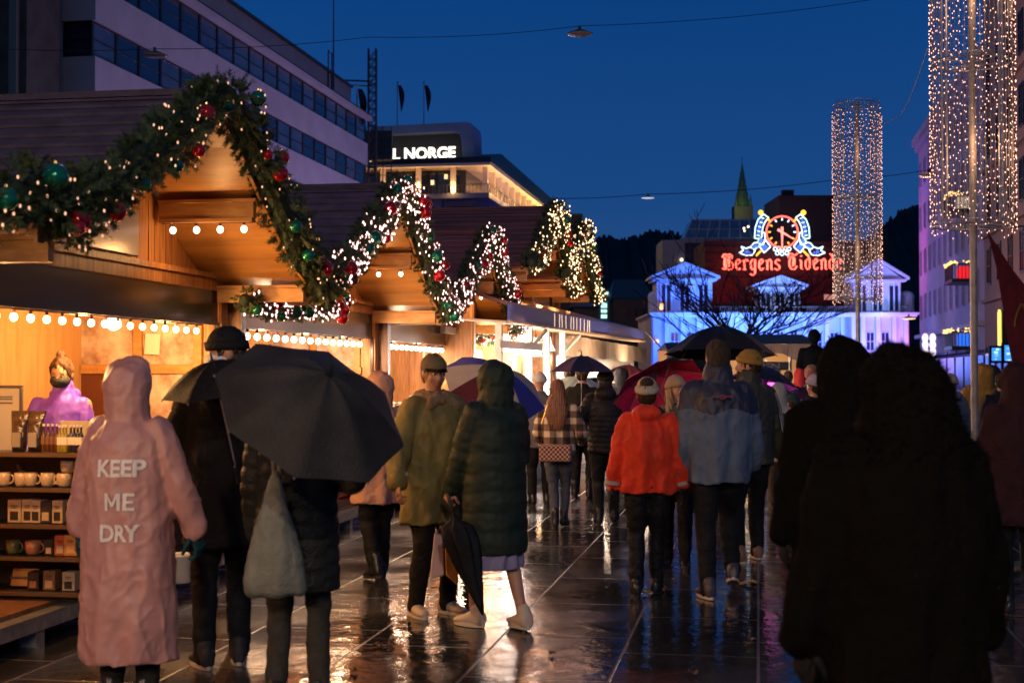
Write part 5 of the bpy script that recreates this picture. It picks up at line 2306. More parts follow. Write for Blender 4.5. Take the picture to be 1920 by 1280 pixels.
        put("hat", bm, mat("red_felt", (.6, .03, .03), .8), t)
    t = thing("red_shelf", "red wooden shelf behind the blue and white umbrella", "shelf", mw @ V((1.3, 1.1, 0)), ang)
    bm = B()
    for z in (.6, 1.0, 1.4):
        box2(bm, (-.35, 0, z), (.35, .3, z + .04))
    for sx in (-1, 1):
        box2(bm, (sx * .35 - .02, 0, 0), (sx * .35 + .02, .3, 1.5))
    box2(bm, (-.42, -.03, 1.5), (.42, .33, 1.58))
    put("rack", bm, mat("red_paint", (.6, .06, .03), .5), t)
    bm = B()
    for k in range(5):
        ball(bm, (-.25 + .12 * k, .12, 1.1), .05, 8)
        ball(bm, (-.25 + .12 * k, .12, .7), .05, 8)
    put("goods", bm, M['red_ball'], t)
    return root


stall()


# dark canopied stalls further back on the right
def back_stall(px0, px1, ytop, yeave, Y, label, open_col, lit):
    a, b = R(px0, yeave, Y), R(px1, yeave, Y)
    c = (a + b) / 2
    w = (b.x - a.x) / 2
    root = thing("canopy_stall", label, "market stall", (c.x, c.y, 0))
    zt = R(px0, ytop, Y).z
    ze = a.z
    bm = B()
    pts = [(-w, 0, ze), (w, 0, ze), (w, 3, ze), (-w, 3, ze)]
    vs = [bm.verts.new(p) for p in pts] + [bm.verts.new((-w * .9, 1.5, zt)), bm.verts.new((w * .9, 1.5, zt))]
    for idx in ((0, 1, 5, 4), (1, 2, 5), (2, 3, 4, 5), (3, 0, 4), (3, 2, 1, 0)):
        bm.faces.new([vs[i] for i in idx])
    put("canopy", bm, mat("dark_violet_canopy", (.06, .05, .07), .6, col2=(.04, .035, .05), scale=1, bump=.3), root)
    bm = B()
    for i in range(24):
        x0, x1 = -w + 2 * w * i / 24, -w + 2 * w * (i + 1) / 24
        d0, d1 = .05 * math.sin(i * 1.3), .05 * math.sin((i + 1) * 1.3)
        extr(bm, [(x0, -.02 + d0, ze - .35 - .12 * math.sin(i * .4)), (x1, -.02 + d1, ze - .35 - .12 * math.sin((i + 1) * .4)), (x1, -.02, ze - .003), (x0, -.02, ze - .003)], (0, .02, 0))
    put("valance", bm, mat("peach_valance", (.60, .40, .26), .8, col2=(.45, .28, .2), scale=1), root)
    for x in (-w + .1, -w * .35, w * .3, w - .1):
        bm = B()
        cyl(bm, (x, .05, 0), (x, .05, ze), .04, n=8)
        put("post", bm, M['steel'], root)
    bm = B()
    box2(bm, (-w, 2.6, 0), (w, 2.66, ze))
    put("back_wall", bm, mat("peach_back_wall", (.55, .38, .22), .8), root)
    bm = B()
    box2(bm, (-w * .95, .2, 0), (w * .95, .9, 1.05))
    put("counter", bm, M['black'], root)
    for x in (-w * .5, w * .4):
        lamp("stall_light", (c.x + x, c.y + 1.0, ze - .5), lit, open_col, size=.12)
    return root, c, w


r1, c1, w1 = back_stall(1385, 1535, 624, 645, 36, "dark canopied stall with peach drapes left of the standing statue", (1, .62, .32), 60)
bm = B()
a, b = R(1400, 694, 35.8), R(1478, 678, 35.8)
box2(bm, (a.x, 35.7, a.z), (b.x, 35.78, b.z))
sg = put("sign_board", bm, mat("dark_sign_board", (.05, .045, .04), .4), r1, world=True)
bm = fit(text_bm("ESEN", 1, .01, .01), R(1413, 691, 35.66), R(1462, 691, 35.66), h=.14)
put("sign_text", bm, mat("grey_sign_text", (.30, .28, .25), .5), sg, world=True)
back_stall(1580, 1700, 660, 684, 40, "low pale stall showing between the two dark hooded figures", (1, .8, .7), 45)
back_stall(1250, 1375, 640, 655, 44, "far stall with warm light behind the bearded man", (1, .55, .3), 70)
bm = fit(text_bm("W", 1, .01, .02), R(1623, 693, 39.6), R(1640, 693, 39.6), h=.17)
tag(put("shop_letter", bm, M['black']), "black letter on the pale stall between the dark figures", "sign letter")


# statue standing above the crowd
def statue():
    Y = 30
    c = R(1527, 700, Y)
    root = thing("statue", "dark bronze standing figure on a plinth, head above the crowd", "statue", (c.x, c.y, 0), 0)
    br = mat("dark_bronze", (.004, .005, .007), .8, spec=.05, bump=.3, bscale=12)
    zt = R(1527, 617, Y).z
    k = zt
    h0 = zt - 1.95
    bm = B()
    ball(bm, (0, 0, zt - .15), (.135, .145, .16), 14)
    ball(bm, (0, -.06, zt - .20), (.07, .07, .07), 10)
    limb(bm, [(0, 0, zt - .40), (0, 0, zt - .2)], [.075, .065], 12)
    zloft(bm, [(h0, 0, 0, .20, .16), (h0 + .7, 0, 0, .24, .18), (h0 + 1.1, 0, 0, .24, .17), (zt - .5, 0, 0, .27, .17), (zt - .40, 0, 0, .20, .13), (zt - .36, 0, 0, .09, .09)])
    for sx in (-1, 1):
        limb(bm, [(sx * .24, 0, zt - .47), (sx * .31, .03, zt - .78), (sx * .26, -.12, zt - 1.05)], [.09, .08, .06])
        limb(bm, [(sx * .11, 0, h0 + .1), (sx * .12, -.02, h0 - .0)], [.12, .12])
    fig = put("figure", remesh(bm, .022, 2), br, root, smooth=True)
    bm = B()
    box2(bm, (-.4, -.4, 0), (.4, .4, h0 - .1))
    box2(bm, (-.5, -.5, h0 - .1), (.5, .5, h0 - .02))
    put("plinth", bm, mat("dark_granite", (.05, .045, .045), .5, bump=.2), root)


statue()

# high table at the right edge
p = R(1905, 893, 12)
t = thing("high_table", "dark high table whose wet top edge catches light at the right edge", "table", (p.x + .2, p.y, 0))
bm = B()
cyl(bm, (0, 0, p.z - .03), (0, 0, p.z), .35, n=28)
put("table_top", bm, mat("wet_black_top", (.03, .02, .02), .12, spec=.8), t)
bm = B()
cyl(bm, (0, 0, .02), (0, 0, p.z - .03), .04, n=12)
cyl(bm, (0, 0, 0), (0, 0, .02), .24, n=20)
put("pedestal", bm, M['black'], t)

# fallen maple leaves
rngl = random.Random(77)
LV = [(rngl.uniform(640, 1420), rngl.uniform(1000, 1270), rngl.uniform(.02, .04), rngl.uniform(0, 6), None) for _ in range(16)]
for (px, py, sc_, rz, lab) in LV + [(1400, 1094, .085, .3, "yellow fallen maple leaf beneath the striped shoe of the man in blue"), (1215, 1113, .06, 1.2, "small ochre fallen leaf at the heel of the orange jacket wearer"),
                               (1236, 1108, .045, 2.0, "small brown fallen leaf beside the ochre one")]:
    Yg = EYE * F / (py - 700)
    p = R(px, py, Yg)
    bm = B()
    pts = []
    for i in range(30):
        a = i * 2 * math.pi / 30
        r_ = sc_ * (.62 + .38 * abs(math.cos(2.5 * a)) ** .7 + .05 * (i % 2))
        pts.append((p.x + r_ * math.cos(a + rz), p.y + r_ * math.sin(a + rz), .012 + .010 * (1 + math.sin(3 * a))))
    cv = bm.verts.new((p.x, p.y, .012))
    vs = [bm.verts.new(q) for q in pts]
    for i in range(30):
        bm.faces.new((cv, vs[i], vs[(i + 1) % 30]))
    if lab:
        tag(put("fallen_leaf", bm, mat("yellow_leaf", (.42, .27, .07), .5, col2=(.30, .17, .04), scale=30)), lab, "leaf")
    else:
        tag(put("fallen_leaf", bm, mat("brown_leaf", (.14, .07, .03), .5, col2=(.08, .04, .02), scale=30)), "tiny brown wet leaf lying flat on the paving", "leaf", "tiny brown leaves on the paving")
# ================================================================== PEOPLE
SKIN = mat("skin", (.52, .27, .17), .5, col2=(.46, .22, .14), scale=12, spec=.4)
SKIN2 = mat("tan_skin", (.40, .20, .12), .5, col2=(.34, .16, .09), scale=12)
TROU = cloth("black_trousers", (.012, .012, .014))


def hand_geo(bm, wrist, fdir, palm, k=1.0, curl=.5, side=1):
    """palm, four fingers and a thumb; fdir forearm direction, palm = palm normal"""
    f = V(fdir).normalized()
    pn = V(palm)
    pn = (pn - f * pn.dot(f)).normalized()
    wv = f.cross(pn) * side          # towards the thumb side
    w = V(wrist)
    b = B()
    loft(b, [(w - f * .02 * k, wv * .027 * k, pn * .020 * k), (w + f * .02 * k, wv * .032 * k, pn * .017 * k), (w + f * .06 * k, wv * .040 * k, pn * .016 * k),
             (w + f * .092 * k, wv * .039 * k, pn * .013 * k), (w + f * .10 * k, wv * .033 * k, pn * .008 * k)], 14)
    for i, (o, L) in enumerate(((.030, .070), (.010, .078), (-.010, .073), (-.029, .057))):
        p = w + f * .088 * k + wv * o * k
        d = (f + wv * o * 3).normalized()
        pts = [p - d * .02 * k, p]
        an = 0
        for j, s in enumerate((.45, .31, .24)):
            an += curl * (.9 if j else .55) + .05 * i
            dd = d * math.cos(an) + pn * math.sin(an)
            p = p + dd * L * s * k
            pts.append(p)
        limb(b, pts, [.0095 * k, .0092 * k, .0085 * k, .008 * k, .007 * k], 8)
    p = w + f * .025 * k + wv * .026 * k
    d1 = (f * .6 + wv * .8 + pn * .25).normalized()
    d2 = (f * .9 + wv * .25 + pn * .45 * (1 + curl)).normalized()
    limb(b, [p, p + d1 * .036 * k, p + d1 * .036 * k + d2 * .032 * k, p + d1 * .036 * k + d2 * .055 * k], [.013 * k, .0115 * k, .0095 * k, .008 * k], 8)
    r = remesh(b, .0042 * k, 1)
    me = bpy.data.meshes.new("h")
    r.to_mesh(me)
    r.free()
    bm.from_mesh(me)
    bpy.data.meshes.remove(me)


def ik(sh, wr, l1, l2, hint):
    sh, wr = V(sh), V(wr)
    d = wr - sh
    L = min(d.length, (l1 + l2) * .995)
    d.normalize()
    wr = sh + d * L
    a = (l1 * l1 - l2 * l2 + L * L) / (2 * L)
    h = math.sqrt(max(0, l1 * l1 - a * a))
    hv = V(hint)
    hv = (hv - d * hv.dot(d)).normalized()
    return sh + d * a + hv * h, wr


def shoe(root, k, ank, yaw, m, sole, chunk=1.0, boot=0, pitch=0, name="shoe"):
    rot = Matrix.Translation(V(ank)) @ Matrix.Rotation(yaw, 4, 'Z') @ Matrix.Rotation(pitch, 4, 'X')
    z0 = -.085 * k
    bm = B()
    c = chunk
    rings = []
    for y, w_, h, zc in ((-.085, .025, .035, .05), (-.075, .036, .055, .055), (-.03, .040, .058, .060), (.02, .042, .050, .055), (.08, .046, .034, .042), (.13, .044, .026, .036), (.16, .034, .020, .032), (.172, .018, .012, .028)):
        rings.append((V((0, y * k, z0 + zc * k)), V((w_ * k * c, 0, 0)), V((0, 0, h * k * (.9 + .1 * c)))))
    loft(bm, rings, 16)
    limb(bm, [(0, -.03 * k, z0 + .06 * k), (0, -.02 * k, z0 + (.12 + boot) * k)], [.045 * k, .046 * k], 12)
    bm = remesh(bm, .010, 2)
    for v in bm.verts:
        if v.co.z < z0 + .018 * k:
            v.co.z = z0 + .018 * k
    bmesh.ops.transform(bm, matrix=rot, verts=bm.verts)
    sh = put(name, bm, m, root, smooth=True)
    bm = B()
    hh = .022 * k * c ** 1.6
    outl = []
    for i in range(24):
        a = i * math.pi / 12
        y = .044 * k + math.cos(a) * .135 * k
        x = math.sin(a) * (.043 if math.cos(a) > -.2 else .038) * k * c
        outl.append((x, y))
    ext = []
    for z, g in ((z0, .96), (z0 + .004 * k, 1.0), (z0 + hh, 1.0)):
        ext.append([bm.verts.new((x * g, .044 * k + (y - .044 * k) * g, z)) for x, y in outl])
    for a, b in zip(ext, ext[1:]):
        for i in range(24):
            bm.faces.new((a[i], a[(i + 1) % 24], b[(i + 1) % 24], b[i]))
    bm.faces.new(list(reversed(ext[0])))
    bm.faces.new(ext[-1])
    bmesh.ops.transform(bm, matrix=rot, verts=bm.verts)
    put("sole", bm, sole, sh)


def person(label, px, Y, H, head=0, group=None, coat=None, trousers=TROU, legskin=False, skirt=None, stance=(0, 0, .1, .1), lift=(0, 0),
           armL=None, armR=None, hint=(0, -1, -.3), hands=False, glove=None, curl=.5, hood=None, hat=None, hair=None, hyaw=0, htilt=0,
           beard=None, mask=None, scarf=None, face=False, shoes=None, sole=None, chunk=1, boot=0, skin=SKIN, lean=0, z0=0, vox=.014, detail=True, feet=True, cat="person", name="person", gy=None, x=None):
    X = (px - 960) / F * Y if x is None else x
    root = thing(name, label, cat, (X, Y, z0), math.radians(head), group)
    k = H / 1.75
    hz = H - .115 * k
    lo = lambda p: V((p[0] * k, p[1] * k, p[2] * k))
    yaw = math.radians(hyaw)
    HM_ = Matrix.Translation((0, lean * k + .01, hz)) @ Matrix.Rotation(yaw, 4, 'Z') @ Matrix.Rotation(math.radians(htilt), 4, 'X')

    def hp(x, y, z):
        return HM_ @ V((x * k, y * k, z * k))
    hr = (HM_.to_3x3()).to_4x4()
    # skeleton
    hips = V((0, 0, .52 * H))
    chest = V((0, lean * k * .7, .74 * H))
    sh = {-1: V((-.178 * k, lean * k * .85, .805 * H)), 1: V((.178 * k, lean * k * .85, .805 * H))}
    wr = {-1: armL or (-.27, .03, .83), 1: armR or (.27, .03, .83)}
    el, wrp = {}, {}
    for s in (-1, 1):
        el[s], wrp[s] = ik(sh[s], lo(wr[s]), .29 * k, .255 * k, (s * .4 + hint[0], hint[1], hint[2]))
    yl, yr, xl, xr = stance
    ank = {-1: V((-xl * k, yl * k, (.085 + lift[0]) * k)), 1: V((xr * k, yr * k, (.085 + lift[1]) * k))}
    hj = {-1: V((-.088 * k, 0, .50 * H)), 1: V((.088 * k, 0, .50 * H))}
    kn = {}
    for s in (-1, 1):
        kn[s], ank[s] = ik(hj[s], ank[s], .392 * k, .408 * k, (0, 1, 0))
    # ---- body: one continuous surface
    bm = B()
    ball(bm, hp(0, -.008, .015), (.076 * k, .095 * k, .100 * k), 18, hr)
    ball(bm, hp(0, .022, -.055), (.056 * k, .066 * k, .068 * k), 14, hr)
    if face or detail:
        ball(bm, hp(0, .055, -.092), (.030 * k, .028 * k, .024 * k), 10, hr)
        limb(bm, [hp(0, .086, .008), hp(0, .106, -.028), hp(0, .098, -.038)], [.010 * k, .0135 * k, .012 * k], 8)
        for s in (-1, 1):
            ball(bm, hp(s * .030, .076, .022), (.024 * k, .014 * k, .009 * k), 8, hr)
            ball(bm, hp(s * .038, .056, -.032), (.026 * k, .028 * k, .026 * k), 8, hr)
            ball(bm, hp(s * .078, -.005, -.012), (.010 * k, .020 * k, .032 * k), 8, hr)
        ball(bm, hp(0, .080, -.062), (.024 * k, .014 * k, .012 * k), 8, hr)
    limb(bm, [V((0, lean * k * .8, .80 * H)), hp(0, -.015, -.05)], [.062 * k, .054 * k], 12)
    zloft(bm, [(.48 * H, 0, 0, .12 * k, .09 * k), (.52 * H, 0, 0, .145 * k, .105 * k), (.60 * H, 0, lean * k * .3, .13 * k, .10 * k), (.71 * H, 0, lean * k * .6, .155 * k, .11 * k),
               (.79 * H, 0, lean * k * .85, .165 * k, .10 * k), (.825 * H, 0, lean * k * .9, .10 * k, .07 * k)], 18)
    for s in (-1, 1):
        limb(bm, [sh[s], el[s], wrp[s]], [.050 * k, .040 * k, .027 * k], 10)
        limb(bm, [hj[s], hj[s].lerp(kn[s], .5), kn[s], kn[s].lerp(ank[s], .35), ank[s]], [r_ * k * min(1, getattr(person, 'fit', 1) * .93) for r_ in (.088, .078, .055, .055, .036)], 12)
    body = remesh(bm, vox, 3)
    if hands:
        for s in (-1, 1):
            if hands in (True, s):
                hand_geo(body, wrp[s], (wrp[s] - el[s]).normalized() if not isinstance(glove, tuple) else (0, 0, -1), (-s, .2, 0), k, curl, -1 if s > 0 else 1)
    put("body", body, skin, root, smooth=True)
    if glove:
        gm = glove
        for s in (-1, 1):
            g = B()
            w2 = wrp[s] - (wrp[s] - el[s]).normalized() * .01
            hand_geo(g, w2, (wrp[s] - el[s]).normalized(), (-s, .2, 0), k * 1.22, curl, -1 if s > 0 else 1)
            put("glove", g, gm, root, smooth=True)
    if face:
        ew = mat("eye_dark", (.03, .02, .015), .2)
        ewh = mat("eye_white", (.6, .58, .55), .3)
        for s in (-1, 1):
            bm = B()
            ball(bm, hp(s * .030, .0755, .004), .0100 * k, 10)
            e_ = put("eye", bm, ewh, root, smooth=True)
            bm = B()
            ball(bm, hp(s * .030, .0815, .002), .0062 * k, 8)
            put("iris", bm, ew, e_, smooth=True)
            bm = B()
            limb(bm, [hp(s * .014, .089, .026), hp(s * .032, .087, .031), hp(s * .046, .076, .027)], [.0022 * k, .0026 * k, .0015 * k], 6)
            limb(bm, [hp(s * .018, .0825, .013), hp(s * .031, .084, .0165), hp(s * .043, .075, .012)], [.0022 * k, .0028 * k, .0015 * k], 5)
            put("eyebrow", bm, hair[1] if hair else mat("brow_brown", (.06, .035, .02), .8), root)
        bm = B()
        limb(bm, [hp(-.022, .088, -.063), hp(0, .098, -.060), hp(.022, .088, -.063)], [.003 * k, .005 * k, .003 * k], 6)
        limb(bm, [hp(-.018, .089, -.070), hp(0, .097, -.071), hp(.018, .089, -.070)], [.003 * k, .006 * k, .003 * k], 6)
        put("lips", bm, mat("lips", (.40, .12, .09), .45), root, smooth=True)
    # ---- legs
    if trousers and not legskin:
        bm = B()
        zloft(bm, [(.46 * H, 0, 0, .13 * k, .10 * k), (.50 * H, 0, 0, .165 * k, .125 * k), (.57 * H, 0, 0, .155 * k, .118 * k)], 18)
        wd = 1.0 if trousers is not None else 1
        fit_ = getattr(person, "fit", 1.0)
        for s in (-1, 1):
            limb(bm, [hj[s] + V((0, 0, .02)), hj[s].lerp(kn[s], .5), kn[s], kn[s].lerp(ank[s], .4), ank[s] + V((0, -.004, -.025))],
                 [.102 * k * fit_, .090 * k * fit_, .068 * k * fit_, .064 * k * fit_, .052 * k * fit_], 14)

        def dleg(p, n):
            f = noise.noise(V((p.x * 9, p.y * 9, p.z * 14))) * .010 + noise.noise(V((p.x * 20, p.y * 20, p.z * 34))) * .005
            return p + n * (f + .004)
        put("trousers", remesh(bm, vox, 2, dleg), trousers, root, smooth=True)
    if skirt:
        zt_, zb_, w_, m_ = skirt
        bm = B()
        zloft(bm, [(zb_ * H, 0, 0, w_ * k, w_ * .8 * k), ((zb_ + .03) * H, 0, 0, w_ * k, w_ * .8 * k), ((zb_ + zt_) / 2 * H, 0, 0, w_ * .92 * k, w_ * .75 * k), (zt_ * H, 0, 0, .15 * k, .12 * k)], 24)

        def dsk(p, n):
            a = math.atan2(p.y, p.x)
            return p + V((n.x, n.y, 0)) * (.014 * math.sin(a * 9 + noise.noise(p * 6) * 2))
        put("skirt", remesh(bm, vox, 2, dsk), m_, root, smooth=True)
    if feet:
        shm, slm = shoes or mat("black_leather", (.015, .013, .012), .35), sole or mat("dark_rubber", (.02, .02, .02), .6)
        for i, s in enumerate((-1, 1)):
            shoe(root, k, ank[s], -s * .18, shm, slm, chunk, boot, -lift[i] * 4.0)
    # ---- coat
    ccoat = None
    if coat:
        c = dict(hem=.42, w=.22, d=.16, chest=.20, sh=.205, sl=.068, cuff=.048, puff=None, crease=.007, fold=.010, m=None, collar=None, waist=None)
        c.update(coat)
        bm = B()
        hemz = c['hem'] * H
        wa = c['waist'] or (c['chest'] + c['w']) / 2 * .97
        dd = c['d']
        ly = lean * k
        zloft(bm, [(hemz, 0, 0, c['w'] * k * .985, dd * k * .98), (hemz + .02, 0, 0, c['w'] * k, dd * k), ((hemz + .60 * H) / 2, 0, 0, (c['w'] + wa) / 2 * k, dd * k * .98), (.60 * H, 0, ly * .3, wa * k, dd * .95 * k),
                   (.71 * H, 0, ly * .6, c['chest'] * k, dd * .95 * k), (.775 * H, 0, ly * .8, c['sh'] * k, dd * .86 * k), (.815 * H, 0, ly * .9, c['sh'] * .80 * k, dd * .68 * k), (.845 * H, 0, ly * .95, .085 * k, .085 * k),
                   (.865 * H, 0, ly, .075 * k, .075 * k)], 26)
        for s in (-1, 1):
            d = (wrp[s] - el[s]).normalized()
            limb(bm, [sh[s] + V((-s * .02 * k, 0, .0)), sh[s].lerp(el[s], .5), el[s], el[s].lerp(wrp[s], .5), wrp[s] - d * .01], [c['sl'] * k, c['sl'] * .98 * k, c['sl'] * .92 * k, (c['sl'] + c['cuff']) / 2 * k, c['cuff'] * k], 14)
        if c['collar']:
            rr = c['collar']
            limb(bm, [V((0, ly, .835 * H)), hp(0, -.012, -.075)], [rr * 1.12 * k, rr * .98 * k], 14)
        if c.get('cape'):
            limb(bm, [V((0, ly, .77 * H)), V((.03, ly, .83 * H)), hp(.02, -.02, -.03)], [c['cape'] * k, c['cape'] * .86 * k, .125 * k], 16)
        if hood == 'down':
            ball(bm, V((0, ly - .085 * k, .845 * H)), (.125 * k, .075 * k, .065 * k), 14, Matrix.Rotation(.4, 4, 'X'))
        if hood == 'up':
            ball(bm, hp(0, -.012, .005), (.112 * k, .125 * k, .135 * k), 18, hr)
            ball(bm, hp(0, -.02, -.07), (.105 * k, .11 * k, .11 * k), 14, hr)
            limb(bm, [V((0, ly * .9, .825 * H)), hp(0, -.02, -.06)], [.115 * k, .105 * k], 14)
            if c.get('peak'):
                limb(bm, [hp(0, .03, .07), hp(0, .10, .03)], [.09 * k, .05 * k], 12)
        puff, fold = c['puff'], c['fold']
        HMi = HM_.inverted()

        def dcoat(p, n):
            q = p.copy()
            if puff and p.z < .83 * H:
                pitch, amp = puff
                # measure along the sleeve or along the trunk
                t = p.z
                for s in (-1, 1):
                    if abs(p.x) > abs(sh[s].x) * .98 and p.x * s > 0 and p.z < sh[s].z:
                        t = (p - sh[s]).length + 10
                g = abs(math.sin(math.pi * t / pitch + noise.noise(p * 5) * .35))
                q += n * (amp * (g ** .6) - amp * .5)
            else:
                f1 = noise.noise(V((p.x * 7, p.y * 7, p.z * 3.2 + 5)))
                f2 = noise.noise(V((p.x * 18, p.y * 18, p.z * 9)))
                q += n * (f1 * fold * 1.6 + f2 * fold * .6)
                rg = 1 - min(1, abs(noise.noise(V((p.x * 8 + p.z * 2, p.y * 8, p.z * 3.5)))) * 3.2)
                rg2 = 1 - min(1, abs(noise.noise(V((p.x * 15 - p.z * 5, p.y * 15 + 9, p.z * 9)))) * 3.0)
                q += n * c['crease'] * (rg ** 2 + .6 * rg2 ** 2)
                if p.z < hemz + .5 * H * .5 and abs(n.z) < .6:
                    a = math.atan2(p.y, p.x)
                    w_ = max(0, 1 - (p.z - hemz) / (.3 * H))
                    q += V((n.x, n.y, 0)) * math.sin(a * 7 + 1.3) * fold * 1.1 * w_
            q += n * (noise.noise(p * 40) * .0018 + noise.noise(V((p.x * 14, p.y * 14, p.z * 24))) * (.006 if puff else .0015))
            if hood == 'up':
                h = HMi @ q
                lim = .075 * k
                if h.y > lim and h.z > -.10 * k and abs(h.x) < .085 * k:
                    h.y = lim - .03 * k * (1 - abs(h.x) / (.085 * k))
                    q = HM_ @ h
            return q
        ccoat = put("coat", remesh(bm, vox * .9, 2, dcoat), c['m'], root, smooth=True)
        for s in (-1, 1):
            if c.get('cuffm'):
                d = (wrp[s] - el[s]).normalized()
                bm = B()
                cyl(bm, wrp[s] - d * .055 * k, wrp[s] - d * .025 * k, c['cuff'] * 1.15 * k, n=16)
                put("cuff", bm, c['cuffm'], ccoat)
    # ---- head wear
    if hair:
        kind, hm = hair
        bm = B()
        if kind in ('short', 'long', 'bun', 'curly'):
            ball(bm, hp(0, -.016, .026), (.084 * k, .098 * k, .102 * k), 18, hr)
            ball(bm, hp(0, -.042, -.02), (.076 * k, .062 * k, .072 * k), 14, hr)
        if kind == 'bun':
            ball(bm, hp(0, -.03, .140), .030 * k, 10)
            limb(bm, [hp(0, -.03, .11), hp(.012, -.03, .165)], [.02 * k, .012 * k], 8)
        if kind == 'long':
            loft(bm, [(hp(0, -.045, .06), V((.082 * k, 0, 0)), V((0, .06 * k, 0))), (hp(0, -.07, -.04), V((.095 * k, 0, 0)), V((0, .06 * k, 0))), (hp(0, -.095, -.14), V((.115 * k, 0, 0)), V((0, .05 * k, 0))),
                      (hp(0, -.13, -.28), V((.125 * k, 0, 0)), V((0, .045 * k, 0))), (hp(0, -.14, -.40), V((.10 * k, 0, 0)), V((0, .03 * k, 0))), (hp(0, -.14, -.47), V((.05 * k, 0, 0)), V((0, .015 * k, 0)))], 18)
        if kind == 'sides':
            for s in (-1, 1):
                limb(bm, [hp(s * .072, .0, .02), hp(s * .085, .02, -.08), hp(s * .10, .04, -.20), hp(s * .09, .06, -.27)], [.03 * k, .034 * k, .03 * k, .012 * k], 10)
            ball(bm, hp(0, -.05, -.04), (.08 * k, .06 * k, .09 * k), 14, hr)
        HMi2 = HM_.inverted()

        def dh(p, n):
            h = HMi2 @ p
            a = math.atan2(h.x, h.y)
            amp = .012 if kind != 'curly' else .02
            if kind in ('long', 'sides'):
                return p + n * (.006 * math.sin(h.x * 260 / k + noise.noise(p * 8) * 5) + .004 * noise.noise(V((p.x * 60, p.y * 60, p.z * 6))))
            q = p + n * amp * noise.noise(V((p.x * 45, p.y * 45, p.z * (14 if kind != 'curly' else 45))))
            h = HMi2 @ q
            if h.y > .052 * k and h.z < .055 * k:
                h.y = .052 * k
            return HM_ @ h
        hb = remesh(bm, .0075 if kind != 'long' else .008, 1, dh)
        if detail:
            rr = random.Random(int(H * 1000) + int(px))
            fs = list(hb.faces)
            dn = HM_.to_3x3() @ V((0, -.25, -1))
            for _ in range(900 if kind != 'long' else 1500):
                f = rr.choice(fs)
                c0, n0 = f.calc_center_median(), f.normal
                rv = V((rr.uniform(-1, 1), rr.uniform(-1, 1), rr.uniform(-1, 1)))
                tg = dn - n0 * dn.dot(n0) + rv * (.35 if kind != 'curly' else .9)
                nd = (tg.normalized() + n0 * rr.uniform(.15, .6)).normalized() * rr.uniform(.014, .032) * k * (1.8 if kind in ('long', 'sides') else 1)
                wv = nd.cross(n0 + rv * .3).normalized() * .0016
                poly(hb, [c0 - wv, c0 + wv, c0 + nd])
        put("hair", hb, hm, root)
    if hat:
        kind, hm = hat[0], hat[1]
        bm = B()
        if kind == 'beanie':
            ball(bm, hp(0, -.012, .035), (.090 * k, .108 * k, .105 * k), 20, hr)
            HMi3 = HM_.inverted()
            bm = remesh(bm, .009, 1)
            cut = HM_ @ V((0, 0, .015 * k))
            nn = HM_.to_3x3() @ V((0, .18, -1))
            bmesh.ops.bisect_plane(bm, geom=list(bm.verts) + list(bm.edges) + list(bm.faces), plane_co=cut, plane_no=nn, clear_outer=True)
            for v in bm.verts:
                h = HMi3 @ v.co
                a = math.atan2(h.x, h.y)
                v.co += v.normal * .0022 * math.sin(a * 34)
            ho = put("hat", bm, hm, root, smooth=True)
            bm = B()
            rings = []
            for z, g in ((.012, .99), (.010, 1.045), (.03, 1.075), (.055, 1.055), (.058, .99)):
                c_ = hp(0, -.012, z)
                rings.append((c_, (HM_.to_3x3() @ V((.092 * k * g, 0, 0))), (HM_.to_3x3() @ V((0, .108 * k * g, .018 * k)))))
            loft(bm, rings, 40)
            put("hat_brim", bm, hat[2] if len(hat) > 2 else hm, ho, smooth=True)
            if len(hat) > 3:
                bm = B()
                ball(bm, hp(0, -.075, .085), (.058 * k, .045 * k, .05 * k), 14, hr)
                put("hat_patch", bm, hat[3], ho, smooth=True)
        if kind == 'cap':
            ball(bm, hp(0, -.012, .045), (.088 * k, .104 * k, .082 * k), 20, hr)
            bmesh.ops.bisect_plane(bm, geom=list(bm.verts) + list(bm.edges) + list(bm.faces), plane_co=hp(0, 0, .035), plane_no=HM_.to_3x3() @ V((0, 0, -1)), clear_outer=True)
            ho = put("cap", bm, hm, root, smooth=True)
            bm = B()
            vs = []
            for i in range(13):
                a = -1.15 + 2.3 * i / 12
                vs.append(((hp(.083 * math.sin(a), .085 * math.cos(a), .040)), hp(.088 * math.sin(a), .085 * math.cos(a) + .05 * math.cos(a * 1.2), .025 - .012 * abs(math.sin(a)))))
            for i in range(12):
                poly(bm, [vs[i][0], vs[i + 1][0], vs[i + 1][1], vs[i][1]])
            bmesh.ops.solidify(bm, geom=bm.faces, thickness=.004)
            put("cap_visor", bm, hm, ho, smooth=True)
    if beard:
        bm = B()
        ball(bm, hp(0, .045, -.085), (.058 * k, .058 * k, .060 * k), 16, hr)
        ball(bm, hp(0, .060, -.125), (.040 * k, .040 * k, .045 * k), 14, hr)
        b2 = remesh(bm, .008, 1, lambda p, n: p + n * .006 * noise.noise(p * 60))
        put("beard", b2, beard, root, smooth=True)
    if mask:
        bm = B()
        ball(bm, hp(0, .032, -.040), (.074 * k, .088 * k, .056 * k), 18, hr)
        bmesh.ops.bisect_plane(bm, geom=list(bm.verts) + list(bm.edges) + list(bm.faces), plane_co=hp(0, .012, 0), plane_no=HM_.to_3x3() @ V((0, -1, 0)), clear_outer=True)
        mo = put("face_mask", bm, mask, root, smooth=True)
        bm = B()
        for s in (-1, 1):
            tube(bm, [hp(s * .060, .035, -.03), hp(s * .080, .0, .0)], .002)
        put("mask_strap", bm, mask, mo)
